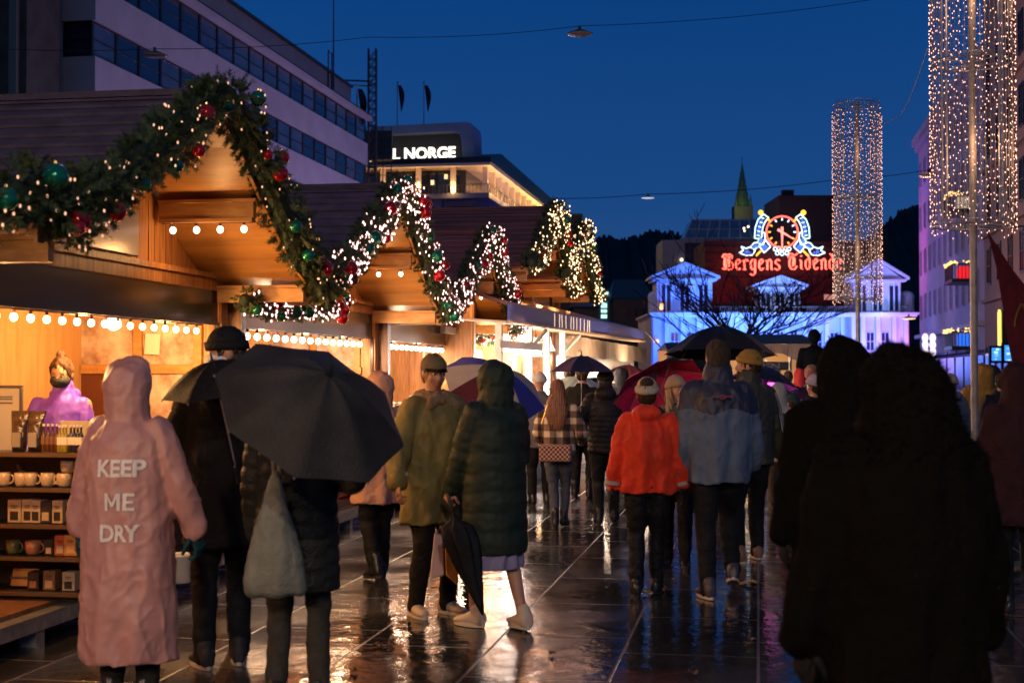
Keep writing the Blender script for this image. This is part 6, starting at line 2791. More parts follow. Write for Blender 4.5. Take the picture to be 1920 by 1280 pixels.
    if scarf:
        ring_only = isinstance(scarf, tuple)
        scarf = scarf[0] if ring_only else scarf
        bm = B()
        a0 = V((0, lean * k, .835 * H))
        pts = [a0 + V((.095 * k * math.cos(a * math.pi / 8), .095 * k * math.sin(a * math.pi / 8), .012 * math.sin(a * 1.3))) for a in range(16)]
        limb(bm, pts + [pts[0]], [.045 * k] * 17, 10)
        if ring_only:
            for s in (-1, 1):
                limb(bm, [a0 + V((s * .03, .10 * k, .02)), a0 + V((s * .11, .12 * k, -.05 * k)), a0 + V((s * .13, .09 * k, -.10 * k))], [.035 * k, .042 * k, .02 * k], 10, flat=.6)
            ball(bm, a0 + V((0, -.07 * k, .01)), (.12 * k, .06 * k, .06 * k))
        else:
            limb(bm, [a0 + V((.03, .10 * k, 0)), a0 + V((.05, .15 * k, -.25 * k)), a0 + V((.05, .14 * k, -.48 * k))], [.045 * k, .05 * k, .05 * k], 10, flat=.6)
        put("scarf", remesh(bm, .012, 2, lambda p, n: p + n * .008 * noise.noise(V((p.x * 25, p.y * 25, p.z * 10)))), scarf, root, smooth=True)
    root_info = dict(root=root, wr=wrp, el=el, k=k, H=H, hp=hp, ank=ank, sh=sh, coat=ccoat)
    return root_info


def world_of(info, p):
    return rootmat(info['root']) @ V(p)


def drape_text(info, text, cx, z, h, w, m, from_y=-1.0, name="print"):
    """lettering printed on the back of a coat"""
    co = info['coat']
    me = co.data
    bvh = BVHTree.FromPolygons([v.co for v in me.vertices], [p.vertices for p in me.polygons])
    bm = text_bm(text, 1, 0, .034)
    if text == "ME":
        bm.free()
        bm = B()
        for q in ([(-.03, 0), (.17, 0), (.17, 1), (-.03, 1)], [(.72, 0), (.92, 0), (.92, 1), (.72, 1)], [(.17, 1), (.17, .72), (.36, .22), (.445, .45)], [(.72, 1), (.72, .72), (.53, .22), (.445, .45)], [(.36, .22), (.53, .22), (.445, .45)],
                  [(1.08, 0), (1.29, 0), (1.29, 1), (1.08, 1)], [(1.29, 0), (1.72, 0), (1.72, .18), (1.29, .18)], [(1.29, .41), (1.66, .41), (1.66, .57), (1.29, .57)], [(1.29, .82), (1.72, .82), (1.72, 1), (1.29, 1)]):
            poly(bm, [(x, y, 0) for x, y in q])
    xs = [v.co.x for v in bm.verts]
    ys = [v.co.y for v in bm.verts]
    x0, x1, y0, y1 = min(xs), max(xs), min(ys), max(ys)
    for v in bm.verts:
        v.co = V((cx + ((v.co.x - x0) / (x1 - x0) - .5) * w, 0, z + (v.co.y - y0) / (y1 - y0) * h))
    bmesh.ops.triangulate(bm, faces=bm.faces)
    for i in range(1, 40):
        g = cx - w / 2 + w * i / 40
        bmesh.ops.bisect_plane(bm, geom=list(bm.verts) + list(bm.edges) + list(bm.faces), plane_co=(g, 0, 0), plane_no=(1, 0, 0))
    for i in range(1, 10):
        bmesh.ops.bisect_plane(bm, geom=list(bm.verts) + list(bm.edges) + list(bm.faces), plane_co=(0, 0, z + h * i / 10), plane_no=(0, 0, 1))
    for v in bm.verts:
        hit = bvh.ray_cast(V((v.co.x, from_y, v.co.z)), V((0, 1 if from_y < 0 else -1, 0)))
        if hit[0]:
            v.co = hit[0] + V((0, -.008 if from_y < 0 else .008, 0))
    put(name, bm, m, co)


def umbrella(label, rim, axis, r, h, mats, Y=None, shaft=.62, rims=8, spin=0, under=None):
    """rim: centre of the rim plane (world), axis: direction of the tip"""
    ax = V(axis).normalized()
    q = ax.to_track_quat('Z', 'Y')
    root = bpy.data.objects.new("umbrella", None)
    COL.objects.link(root)
    root.location = rim
    root.rotation_mode = 'XYZ'
    root.rotation_euler = (q.to_matrix().to_4x4() @ Matrix.Rotation(spin, 4, 'Z')).to_euler()
    tag(root, label, "umbrella", "umbrellas in the crowd")
    bm = B()
    nr, ns = 9, rims * 8
    grid = []
    for i in range(nr + 1):
        f = i / nr
        row = []
        for j in range(ns):
            a = 2 * math.pi * j / ns
            seg = (j % 8) / 8
            sag = math.sin(math.pi * seg)
            rr = r * f * (1 - .085 * sag * f)
            z = h * (math.cos(f * math.pi * .46) - math.cos(math.pi * .46)) / (1 - math.cos(math.pi * .46)) - .055 * r * sag * f * f * .0 + .16 * r * sag * f * (1 - f) * -1
            row.append(bm.verts.new((rr * math.cos(a), rr * math.sin(a), z)))
            if i == 0:
                break
        grid.append(row)
    for j in range(ns):
        f_ = bm.faces.new((grid[0][0], grid[1][j], grid[1][(j + 1) % ns]))
        f_.material_index = (j // 8) % len(mats)
    for i in range(1, nr):
        for j in range(ns):
            f_ = bm.faces.new((grid[i][j], grid[i + 1][j], grid[i + 1][(j + 1) % ns], grid[i][(j + 1) % ns]))
            f_.material_index = (j // 8) % len(mats)
    put("canopy", bm, mats, root, smooth=True)
    bm = B()
    cyl(bm, (0, 0, h - .002), (0, 0, h + .05), .008, .004, n=8)
    cyl(bm, (0, 0, h), (0, 0, h + .008), .02, n=10)
    put("tip", bm, M['black'], root)
    bm = B()
    cyl(bm, (0, 0, h - shaft), (0, 0, h), .005, n=8)
    put("shaft", bm, M['steel'], root)
    bm = B()
    limb(bm, [(0, 0, h - shaft + .01), (0, 0, h - shaft - .08)], [.012, .014], 10)
    put("handle", bm, M['black'], root, smooth=True)
    for j in range(rims):
        a = 2 * math.pi * j / rims
        bm = B()
        pts = []
        for i in range(nr + 1):
            f = i / nr
            z = h * (math.cos(f * math.pi * .46) - math.cos(math.pi * .46)) / (1 - math.cos(math.pi * .46)) - .006
            pts.append((r * f * math.cos(a), r * f * math.sin(a), z))
        tube(bm, pts, .0022, n=4)
        f = .5
        z = h * (math.cos(f * math.pi * .46) - math.cos(math.pi * .46)) / (1 - math.cos(math.pi * .46)) - .006
        tube(bm, [(0, 0, h - .25 * shaft - .06), (r * .5 * math.cos(a), r * .5 * math.sin(a), z)], .002, n=4)
        ball(bm, pts[-1], .006, 6)
        put("rib", bm, M['steel'], root)
    return root


# ------------------------------------------------------------------ the people, left to right
PURP = mat("purple_rain_shell", (.17, .055, .60), .55, col2=(.12, .035, .48), scale=9, bump=.2)
BRH = mat("brown_hair", (.032, .016, .009), .7, spec=.12, col2=(.055, .028, .014), scale=30, stretch=(1, 1, .2))
person("vendor in purple jacket and black mask, hair in a top knot, inside the hut", 116, 9.5, 1.58, head=180, coat=dict(m=PURP, hem=.45, w=.20, chest=.20, sh=.198, collar=.068, sl=.060, fold=.010, crease=.004),
       hood='down', hair=('bun', BRH), mask=mat("black_mask", (.012, .012, .012), .8), face=True, armL=(-.20, .28, 1.0), armR=(.20, .28, 1.0), htilt=-14, hands=True, z0=.14, vox=.012)

PINK = mat("pink_rubber_raincoat", (.50, .255, .225), .5, col2=(.42, .20, .18), scale=5, bump=.10, bscale=22, rvar=.1, spec=.55, stretch=(1.5, 1.5, .6))
pk = person("person in a long hooded pink raincoat printed with white words, seen from behind", 243, 7.0, 1.67, head=-14, coat=dict(m=PINK, hem=.135, w=.262, d=.20, chest=.215, sh=.200, sl=.072, cuff=.062, fold=.010, waist=.230, peak=True, crease=.008),
            hood='up', armL=(-.30, .04, .86), armR=(.345, .10, .82), hint=(0, -.8, -.2), glove=cloth("teal_gloves", (.012, .055, .07)), hyaw=-16, stance=(0, .03, .09, .09), trousers=cloth("dark_olive_trousers", (.022, .020, .014)), vox=.012, curl=.8)
WP = mat("white_print", (.72, .66, .62), .5)
for tx, zz, wd in (("KEEP", 1.125, .222), ("ME", .965, .138), ("DRY", .815, .186)):
    drape_text(pk, tx, .050, zz, .083, wd, WP)

BLK = cloth("black_wool_coat", (.014, .012, .010), .85)
pa = person("tall person in black with dark cap and white face mask between two dark umbrellas", 424, 7.93, 1.86, head=20, coat=dict(m=BLK, hem=.36, w=.22, chest=.21, sh=.215, collar=.09), hair=('curly', mat("near_black_hair", (.02, .016, .014), .6)),
            hat=('beanie', cloth("black_knit", (.012, .012, .013)), cloth("black_knit", (.012, .012, .013))), mask=mat("white_mask", (.6, .6, .6), .8), hyaw=88, htilt=-12, stance=(-.02, .04, .11, .08), armL=(-.24, .30, 1.08), armR=(.24, .28, 1.1),
            face=True, shoes=mat("black_canvas", (.015, .015, .015), .7), sole=mat("cream_rubber", (.55, .45, .34), .6), vox=.013)
person("short person in black hidden behind the small dark umbrella", 418, 8.4, 1.60, head=12, coat=dict(m=cloth("olive_black_coat", (.035, .030, .014)), hem=.40, w=.235, chest=.21, sh=.205, puff=None, fold=.015), hood='up', armL=(-.2, .26, 1.05), armR=(.2, .26, 1.05),
       shoes=mat("black_canvas", (.015, .015, .015), .7), sole=mat("cream_rubber", (.55, .45, .34), .6), stance=(0, .05, .11, .1))
umbrella("small dark umbrella with folded edges beside the hood of the pink raincoat", R(408, 722, 7.5), (-.16, -.26, .95), .30, .13, [cloth("grey_black_umbrella", (.014, .013, .011), .5, bscale=90)], shaft=.6, spin=.2)

PUF = cloth("black_puffer", (.022, .022, .018), .45)
person.fit = .9
pb = person("person in black puffer coat with grey tote bag under dark umbrella", 556, 6.9, 1.68, head=-4, coat=dict(m=PUF, hem=.345, w=.225, d=.18, chest=.205, sh=.205, sl=.078, puff=(.075, .008)), hair=('short', BRH),
            armL=(-.235, .06, .76), armR=(.24, .22, 1.12), glove=cloth("crimson_gloves", (.55, .015, .04)), trousers=cloth("dark_grey_leggings", (.05, .046, .038)), stance=(0, .05, .10, .11), vox=.012, curl=.9)
person.fit = 1
umbrella("large dark grey umbrella tilted over the person with the tote bag", R(583, 770, 6.42), (.42, -.56, .72), .455, .23, [cloth("slate_umbrella", (.044, .041, .036), .6, .5, 90, 3), ], shaft=.72, spin=.25)


def tote():
    Y = 6.62
    p = R(512, 1000, Y)
    t = thing("tote_bag", "grey green cloth tote bag hanging from the shoulder of the person in the black puffer", "bag", p, .1)
    k = Y / F

    def q(x, y):
        return ((x - 512) * k, 0, (1000 - y) * k)
    bm = B()
    rings = []
    for (y, xl, xr, d) in ((880, 514, 522, 6), (905, 503, 530, 12), (940, 492, 540, 20), (990, 478, 555, 28), (1040, 465, 566, 34), (1085, 458, 571, 36), (1108, 458, 572, 30), (1118, 464, 568, 12)):
        c = ((xl + xr) / 2 - 512) * k
        rings.append(((c, 0, (1000 - y) * k), ((xr - xl) / 2 * k, 0, 0), (0, d * k, 0)))
    loft(bm, list(reversed(rings)), 24)
    bm = remesh(bm, .01, 2, lambda p_, n: p_ + n * (.014 * noise.noise(V((p_.x * 16, p_.y * 16, p_.z * 4))) + .004 * noise.noise(p_ * 30)))
    put("bag_body", bm, mat("grey_green_canvas", (.20, .205, .165), .8, col2=(.14, .145, .115), scale=12, bump=.4, bscale=70), t, smooth=True)
    bm = B()
    limb(bm, [q(514, 890), q(510, 840), q(513, 790), q(520, 760)], [.011] * 4, 8, flat=.4)
    limb(bm, [q(524, 890), q(522, 840), q(521, 790), q(524, 760)], [.011] * 4, 8, flat=.4)
    put("strap", bm, mat("grey_green_canvas2", (.17, .17, .14), .8), t, smooth=True)


tote()

FPK = cloth("dusty_pink_coat", (.50, .27, .19), .8, .85)
person("person in a dusty pink hooded coat and black trousers walking past the second hut", 712, 11.25, 1.62, head=28, coat=dict(m=FPK, hem=.37, w=.235, d=.17, chest=.20, sh=.20, fold=.012, sl=.07), hood='up', stance=(-.10, .14, .08, .08), lift=(.03, 0),
       shoes=mat("black_boots", (.012, .012, .012), .35), boot=.06, armL=(-.27, .02, .86), armR=(.25, .1, .86))

OLV = mat("olive_parka_cloth", (.20, .15, .035), .7, col2=(.14, .105, .024), scale=5, bump=.3, bscale=25)
TAN = mat("tan_shearling", (.30, .19, .09), .9, col2=(.2, .12, .05), scale=25, bump=.7, bscale=60)
pm_ = person("man in long olive parka with tan collar and cap, looking down to the right", 812, 9.6, 1.74, head=218, coat=dict(m=OLV, hem=.355, w=.245, d=.18, chest=.225, sh=.222, sl=.080, cuff=.06, fold=.018, cuffm=mat("pale_cuff", (.5, .4, .28), .7)), face=True,
             hat=('cap', cloth("olive_tweed_cap", (.17, .13, .065))), hair=('short', mat("short_brown_hair", (.10, .06, .03), .7)), hyaw=-12, htilt=-9, hands=1, curl=.55, armL=(-.22, .16, 1.0), armR=(.36, .12, .92), hint=(0, -.7, -.4),
             shoes=mat("cream_sneaker", (.58, .45, .33), .6), sole=mat("white_rubber", (.6, .5, .4), .6), stance=(.02, -.02, .11, .13), scarf=(TAN,), skin=SKIN2, trousers=cloth("black_brown_trousers", (.016, .013, .010)), vox=.012)
GRN = mat("dark_green_puffer_shell", (.024, .032, .018), .6, spec=.25, col2=(.013, .022, .016), scale=5, bump=.2, bscale=30)
pw_ = person("person in long dark green hooded puffer, with bare calves and chunky cream trainers", 928, 9.1, 1.69, head=38, coat=dict(m=GRN, hem=.285, w=.235, d=.19, chest=.218, sh=.212, sl=.088, cuff=.062, puff=(.125, .008)), hood='up', hyaw=14, hands=-1,
             armL=(-.20, .26, .82), armR=(.16, .26, 1.05), legskin=True, skirt=(.42, .225, .20, cloth("lavender_skirt", (.30, .25, .38), .7, .9)), stance=(.12, -.17, .08, .10), lift=(.0, .0), curl=.9,
             shoes=mat("chunky_cream_trainer", (.62, .47, .34), .55, bump=.2, bscale=30), sole=mat("cream_sole", (.60, .50, .38), .6), chunk=1.22, vox=.012)
# folded umbrella held by her
hw = world_of(pw_, pw_['wr'][-1])


def folded_umbrella():
    a, b = R(848, 955, 8.93), R(905, 1152, 8.85)
    t = thing("folded_umbrella", "closed black umbrella held point down beside the dark green puffer", "umbrella", a)
    d = b - a
    bm = B()
    side = V((1, 0, 0))
    rings = []
    for f, r_ in ((.03, .012), (.10, .03), (.16, .085), (.3, .095), (.5, .075), (.7, .05), (.9, .022), (1, .008)):
        rings.append((d * f + V((0, 0, 0)), V((r_, 0, 0)), V((0, r_ * .6, 0))))
    loft(bm, rings, 28)
    for v in bm.verts:
        f = v.co.dot(d) / d.length_squared
        c = d * f
        o = v.co - c
        if o.length > .02:
            an = math.atan2(o.y, o.x)
            v.co = c + o * (1 + .28 * math.sin(an * 6 + f * 3))
    put("folded_canopy", bm, cloth("black_umbrella_cloth", (.010, .010, .011), .5, bscale=100), t, smooth=True)
    bm = B()
    limb(bm, [d * 0, -d * .06, -d * .14], [.006, .012, .013], 10)
    put("handle", bm, M['black'], t, smooth=True)
    bm = B()
    cyl(bm, d * 1.0, d * 1.05, .006, .003, n=6)
    put("tip", bm, M['steel'], t)


folded_umbrella()
t = thing("shopping_bag", "pale pink paper bag hanging between the olive parka and the folded umbrella", "bag", R(820, 1085, 9.25))
bm = B()
s_ = 9.25 / F
extr(bm, [(-14 * s_, 0, 0), (12 * s_, 0, 6 * s_), (10 * s_, .02, 78 * s_), (-6 * s_, .02, 84 * s_)], (0, .10, 0))
bevel(bm, .006, 1)
put("paper", bm, mat("pale_pink_paper", (.55, .38, .36), .7, bump=.4), t)
bm = B()
tube(bm, [(0, .05, 84 * s_), (.02, .05, 100 * s_), (.04, .05, 84 * s_)], .003)
put("handle", bm, M['socket'], t)
t = thing("cloth_bag", "mustard orange bag corner beside the pale pink paper bag", "bag", R(842, 1098, 9.2))
bm = B()
extr(bm, [(-6 * s_, 0, 20 * s_), (16 * s_, 0, 0), (14 * s_, .02, 40 * s_), (-8 * s_, .02, 72 * s_)], (0, .08, 0))
bevel(bm, .006, 1)
put("cloth", bm, mat("mustard_cloth", (.50, .24, .03), .7, bump=.3), t)
bm = B()
tube(bm, [(0, .04, 60 * s_), (.0, .04, 95 * s_)], .004)
put("strap", bm, M['socket'], t)

BLU = cloth("royal_blue_umbrella", (.03, .045, .30), .5, .8)
GRY = cloth("pale_grey_umbrella", (.42, .36, .30), .55, .9)
RST = cloth("maroon_umbrella", (.10, .02, .025), .5, .9)
person("curly haired person almost hidden behind the green hood, under the blue and grey umbrella", 866, 12.6, 1.66, head=20, coat=dict(m=cloth("dark_brown_coat", (.04, .022, .012)), hem=.42), hair=('curly', BRH), stance=(0, .1, .1, .1), vox=.02, detail=False)
umbrella("blue and pale grey panelled umbrella behind the green hood", R(925, 728, 12.0), (.34, -.46, .82), .47, .20, [GRY, GRY, BLU, GRY, RST, GRY, BLU, GRY], spin=.1)

# plaid shirt woman
def plaid():
    m = bpy.data.materials.new("plaid_flannel")
    m.use_nodes = True
    t = m.node_tree
    b = t.nodes["Principled BSDF"]
    b.inputs["Roughness"].default_value = .85
    c = t.nodes.new("ShaderNodeTexCoord")
    sp = t.nodes.new("ShaderNodeSeparateXYZ")
    t.links.new(c.outputs["Object"], sp.inputs[0])
    prev = None
    for ax, sc_ in ((0, 46), (2, 46)):
        mu = t.nodes.new("ShaderNodeMath")
        mu.operation = 'MULTIPLY'
        mu.inputs[1].default_value = sc_
        t.links.new(sp.outputs[ax], mu.inputs[0])
        si = t.nodes.new("ShaderNodeMath")
        si.operation = 'SINE'
        t.links.new(mu.outputs[0], si.inputs[0])
        mr = t.nodes.new("ShaderNodeMapRange")
        mr.inputs[1].default_value = -.15
        mr.inputs[2].default_value = .35
        t.links.new(si.outputs[0], mr.inputs[0])
        if prev:
            ml = t.nodes.new("ShaderNodeMath")
            ml.operation = 'MULTIPLY'
            t.links.new(prev.outputs[0], ml.inputs[0])
            t.links.new(mr.outputs[0], ml.inputs[1])
            ad = t.nodes.new("ShaderNodeMath")
            ad.operation = 'ADD'
            t.links.new(prev.outputs[0], ad.inputs[0])
            t.links.new(mr.outputs[0], ad.inputs[1])
            av = t.nodes.new("ShaderNodeMath")
            av.operation = 'MULTIPLY'
            av.inputs[1].default_value = .5
            t.links.new(ad.outputs[0], av.inputs[0])
            rp = t.nodes.new("ShaderNodeValToRGB")
            rp.color_ramp.elements[0].color = (.03, .022, .018, 1)
            rp.color_ramp.elements[1].color = (.62, .50, .38, 1)
            md = rp.color_ramp.elements.new(.5)
            md.color = (.17, .11, .08, 1)
            t.links.new(av.outputs[0], rp.inputs[0])
            t.links.new(rp.outputs[0], b.inputs["Base Color"])
        prev = mr
    return m


person.fit = .86
pp = person("woman with long auburn hair, black and cream plaid shirt and jeans, walking away", 1046, 14.9, 1.55, head=-10, coat=dict(m=plaid(), hem=.50, w=.185, d=.135, chest=.185, sh=.185, sl=.066, fold=.012),
            hair=('long', mat("auburn_hair", (.15, .055, .022), .45, col2=(.26, .11, .045), scale=30, stretch=(3, 3, .15))), trousers=cloth("blue_grey_jeans", (.085, .10, .14), .8, .7), stance=(-.02, .16, .03, .05), lift=(0, .02),
            armL=(-.22, .22, 1.0), armR=(.26, .18, 1.0), shoes=mat("black_boots", (.012, .012, .012), .35), boot=.09)
person.fit = 1
t = thing("shoulder_bag", "small checked burgundy shoulder bag on the hip of the plaid shirt woman", "bag", world_of(pp, (.0, -.20, .80)), math.radians(-14))
bm = B()
box2(bm, (-.17, -.03, -.09), (.17, .05, .09))
bevel(bm, .02, 3)
bag_m = mat("checked_burgundy", (.10, .02, .025), .6)
tt = bag_m.node_tree
ck = tt.nodes.new("ShaderNodeTexChecker")
ck.inputs["Scale"].default_value = 42
ck.inputs["Color1"].default_value = (.07, .012, .016, 1)
ck.inputs["Color2"].default_value = (.42, .26, .22, 1)
tcx = tt.nodes.new("ShaderNodeTexCoord")
tt.links.new(tcx.outputs["Object"], ck.inputs["Vector"])
tt.links.new(ck.outputs[0], tt.nodes["Principled BSDF"].inputs["Base Color"])
put("pouch", bm, bag_m, t)
bm = B()
tube(bm, [(-.15, .0, .08), (-.14, -.02, .30), (-.08, .0, .50), (-.04, .05, .60)], .005)
put("strap", bm, M['gold'], t)
person("person in a grey jacket half hidden left of the plaid shirt woman", 1012, 17.5, 1.62, head=10, coat=dict(m=cloth("mid_grey_jacket", (.16, .15, .16)), hem=.44), hat=('beanie', cloth("white_knit", (.55, .48, .44)), cloth("white_knit", (.55, .48, .44))), vox=.02, detail=False)
person("person in black with dark boots standing behind the plaid shirt woman", 1092, 18.6, 1.72, head=-15, coat=dict(m=BLK, hem=.40), hair=('short', BRH), vox=.02, detail=False, hat=('beanie', cloth("olive_knit", (.10, .085, .04)), cloth("olive_knit", (.10, .085, .04))), boot=.08)
person("person in pale jeans mostly hidden behind the plaid shirt woman", 1068, 20.5, 1.70, head=0, coat=dict(m=cloth("cream_jacket", (.42, .36, .30)), hem=.46), trousers=cloth("pale_jeans", (.16, .22, .30), .8, .7), vox=.02, detail=False, hair=('short', BRH))
umbrella("pale mint umbrella behind the purple black umbrella", R(1083, 730, 19.0), (.05, -.35, .93), .40, .17, [cloth("mint_umbrella", (.45, .55, .48), .5, .9)])

QUI = cloth("charcoal_quilt", (.022, .019, .024), .5)
pq = person("man in a black quilted jacket and hood holding up the purple black umbrella", 1135, 15.3, 1.66, head=-3, coat=dict(m=QUI, hem=.46, w=.20, d=.155, chest=.21, sh=.215, sl=.078, puff=(.055, .010), collar=.085), hair=('short', mat("near_black_hair", (.02, .016, .014), .6)), hood='down',
            stance=(-.04, .18, .08, .10), lift=(0, .0), armL=(-.24, .14, 1.30), hint=(0, -.5, -.8), armR=(.28, .08, .86), hands=-1, curl=1.1, trousers=cloth("near_black_jeans", (.020, .018, .020)), shoes=mat("black_boots", (.012, .012, .012), .35), boot=.05,
            hat=('beanie', cloth("black_knit", (.012, .012, .013)), cloth("black_knit", (.012, .012, .013))))
hw = world_of(pq, pq['wr'][-1])
rim = R(1090, 697, 15.2)
umbrella("compact purple black umbrella held by the man in the quilted jacket", rim, (hw.x * 0, 0, 1), .36, .17, [cloth("purple_umbrella", (.085, .05, .085), .5), cloth("navy_umbrella", (.022, .024, .05), .5)], shaft=.55, spin=.39)

ORG = mat("orange_red_shell", (.82, .045, .012), .6, spec=.2, col2=(.56, .035, .010), scale=5, bump=.2, bscale=18, sheen=.1)
KN = cloth("cream_knit", (.52, .42, .30), .9, .85)
po = person("person in orange red rain jacket and cream beanie with dark crown, seen from behind", 1213, 10.42, 1.575, head=-6, coat=dict(m=ORG, hem=.475, w=.228, d=.165, chest=.222, sh=.21, sl=.078, cuff=.055, fold=.016, cuffm=mat("grey_reflective", (.4, .35, .3), .4)), hood='down',
            hat=('beanie', KN, KN, cloth("dark_brown_knit", (.045, .032, .022))), hair=('short', BRH), stance=(-.03, .12, .09, .07), armL=(-.31, .03, .76), armR=(.30, .08, .80), trousers=cloth("black_rain_trousers", (.014, .013, .014), .5), shoes=mat("black_boots", (.012, .012, .012), .35), glove=cloth("black_gloves", (.012, .012, .012)), vox=.012, lift=(0, .0))
umbrella("raspberry red umbrella opened towards us, tilted left of the cream beanie", R(1236, 728, 12.7), (-.30, .56, .78), .43, .18, [cloth("raspberry_umbrella", (.85, .03, .13), .5, .8), cloth("raspberry_umbrella", (.85, .03, .13), .5, .8)], spin=.3)

BLD = mat("blonde_hair", (.42, .26, .11), .5, col2=(.30, .17, .07), scale=30, stretch=(1, 1, .2))
BEI = cloth("beige_knit", (.42, .29, .19), .9, .85)
person("blonde woman in a beige beanie and grey scarf, turned to face the camera", 1268, 11.9, 1.59, head=168, coat=dict(m=cloth("dark_teal_coat", (.016, .022, .022)), hem=.40, chest=.20), hat=('beanie', BEI, BEI), hair=('sides', BLD), face=True, hyaw=38, scarf=cloth("grey_scarf", (.10, .09, .075)),
       trousers=cloth("near_black_jeans", (.020, .018, .020)), stance=(.05, -.1, .08, .1), shoes=mat("black_boots", (.012, .012, .012), .35), boot=.10, vox=.012)

BLJ = mat("slate_blue_shell", (.115, .15, .215), .65, spec=.25, col2=(.08, .105, .155), scale=6, bump=.2, bscale=18)
NAV = mat("dark_navy_yoke", (.022, .022, .042), .55, bump=.2, bscale=18)
pbm = person("tall man in a slate blue jacket with dark yoke, short hair, seen from behind", 1346, 10.4, 1.86, head=4, coat=dict(m=BLJ, hem=.445, w=.222, d=.17, chest=.235, sh=.232, sl=.082, fold=.015, collar=.088, waist=.232), hair=('short', mat("short_sandy_hair", (.040, .025, .014), .85, bump=.6, bscale=120)),
             stance=(-.12, .18, .10, .14), lift=(0, .07), armL=(-.26, .02, .84), armR=(.27, .10, .84), shoes=mat("striped_trainer", (.06, .05, .06), .5), sole=mat("pale_pink_sole", (.62, .50, .44), .6), vox=.012, trousers=cloth("black_jogging_trousers", (.012, .012, .014)))
# dark yoke of the jacket: shoulders and collar
co = pbm['coat']
me = co.data
me.materials.append(NAV)
for p_ in me.polygons:
    z = p_.center.z
    if z > 1.345 + .02 * math.sin(p_.center.x * 20) and (abs(p_.center.x) < .5):
        p_.material_index = 1
bm = B()
put("emblem", fit(text_bm("~o~", 1, .0, .05), (-.085, -.215, 1.435), (.065, -.215, 1.435), h=.035), mat("dull_red_stitch", (.20, .02, .05), .6), co)
for s in (-1, 1):
    bm = B()
    a = pbm['ank'][s]
    for k_ in range(3):
        tube(bm, [a + V((-.045, .03 + k_ * .025, -.03)), a + V((0, .035 + k_ * .025, .0)), a + V((.045, .03 + k_ * .025, -.03))], .006, n=5)
    put("shoe_stripe", bm, mat("pink_stripe", (.6, .3, .3), .5), pbm['root'])

TRK = mat("olive_black_track_jacket", (.040, .034, .014), .5, col2=(.028, .024, .010), scale=6, bump=.2, bscale=20)
MUS = cloth("mustard_knit", (.32, .185, .045), .9, .85)
pt = person("bearded man in a mustard beanie and dark track jacket with pale sleeve stripes", 1404, 12.3, 1.81, head=14, coat=dict(m=TRK, hem=.46, w=.215, chest=.22, sh=.22, sl=.075, collar=.08), hat=('beanie', MUS, MUS), beard=mat("dark_beard", (.035, .022, .014), .8), face=True, hair=('short', BRH),
            hyaw=62, stance=(-.05, .12, .12, .12), armL=(-.25, .2, 1.15), armR=(.30, .06, .86), shoes=mat("brown_trainer", (.20, .10, .05), .5), sole=mat("white_rubber", (.6, .5, .4), .6), vox=.013)
# three stripes down the sleeve
bvh = BVHTree.FromPolygons([v.co for v in pt['coat'].data.vertices], [p.vertices for p in pt['coat'].data.polygons])
for j in range(3):
    bm = B()
    A_, E_, W_ = pt['sh'][1], pt['el'][1], pt['wr'][1]
    prev = None
    for i in range(31):
        f = i / 30
        c_ = A_.lerp(E_, f * 2) if f < .5 else E_.lerp(W_, f * 2 - 1)
        vs = []
        for g in (-.006, .006):
            o = V((.6, -.8, 0)).normalized()
            tg = V((.8, .6, 0)) * ((j - 1) * .024 + g)
            hit = bvh.ray_cast(c_ + o * .4 + tg, -o)
            p_ = (hit[0] if hit[0] else c_ + o * .08 + tg) + o * .003
            vs.append(bm.verts.new(p_))
        if prev:
            bm.faces.new((prev[0], prev[1], vs[1], vs[0]))
        prev = vs
    put("sleeve_stripe", bm, mat("pale_stripe", (.55, .46, .36), .6), pt['coat'])
BKU = cloth("black_umbrella_cloth", (.010, .010, .011), .5, bscale=100)
umbrella("big black umbrella over the bearded man and the short haired man", R(1351, 665, 13.3), (.02, .10, .99), .52, .27, [BKU], shaft=.85, spin=.1)
umbrella("dark umbrella with one white panel between the red and the big black umbrella", R(1290, 700, 15.2), (.10, -.25, .95), .43, .20, [BKU, BKU, BKU, BKU, cloth("white_umbrella", (.55, .5, .48), .6, .9), BKU, BKU, BKU], spin=.4)
umbrella("low dark umbrella dome right behind the track jacket", R(1430, 718, 17), (.2, .1, .97), .42, .2, [cloth("navy_umbrella", (.022, .024, .05), .5)])

# ---- right side crowd
NB = cloth("navy_black_cloth", (.012, .012, .018))
pc = person("child in a dark teal jacket and dotted helmet hat holding hands to the head", 1487, 15.0, 1.28, head=6, coat=dict(m=cloth("dark_teal_jacket", (.025, .055, .075)), hem=.45, w=.21, chest=.21, sh=.2), trousers=cloth("dark_red_trousers", (.20, .02, .025)), hat=('beanie', cloth("teal_hat", (.03, .055, .06)), cloth("teal_hat", (.03, .055, .06))), hair=('short', BRH),
            armL=(-.22, .05, 1.35), armR=(.19, .02, 1.62), hint=(.2, 0, -1), hands=1, curl=.2, vox=.015, z0=.12, feet=True)
person("person in a white knitted hat and dark coat beside the child in teal", 1527, 14.2, 1.60, head=-25, coat=dict(m=NB, hem=.4, w=.24), hat=('beanie', cloth("white_ribbed_knit", (.48, .40, .42), .9, .9), cloth("white_ribbed_knit", (.48, .40, .42), .9, .9)), hair=('short', BRH), vox=.015, hyaw=60)
person("person with light brown hair behind the white knitted hat", 1521, 17.5, 1.72, head=0, coat=dict(m=NB, hem=.4), hair=('short', mat("ginger_hair", (.30, .15, .05), .7)), vox=.02, detail=False)
person("person in a red jacket in the distance left of the statue", 1500, 26, 1.70, head=10, coat=dict(m=cloth("bright_red_jacket", (.45, .03, .03)), hem=.44), hood='up', vox=.025, detail=False)
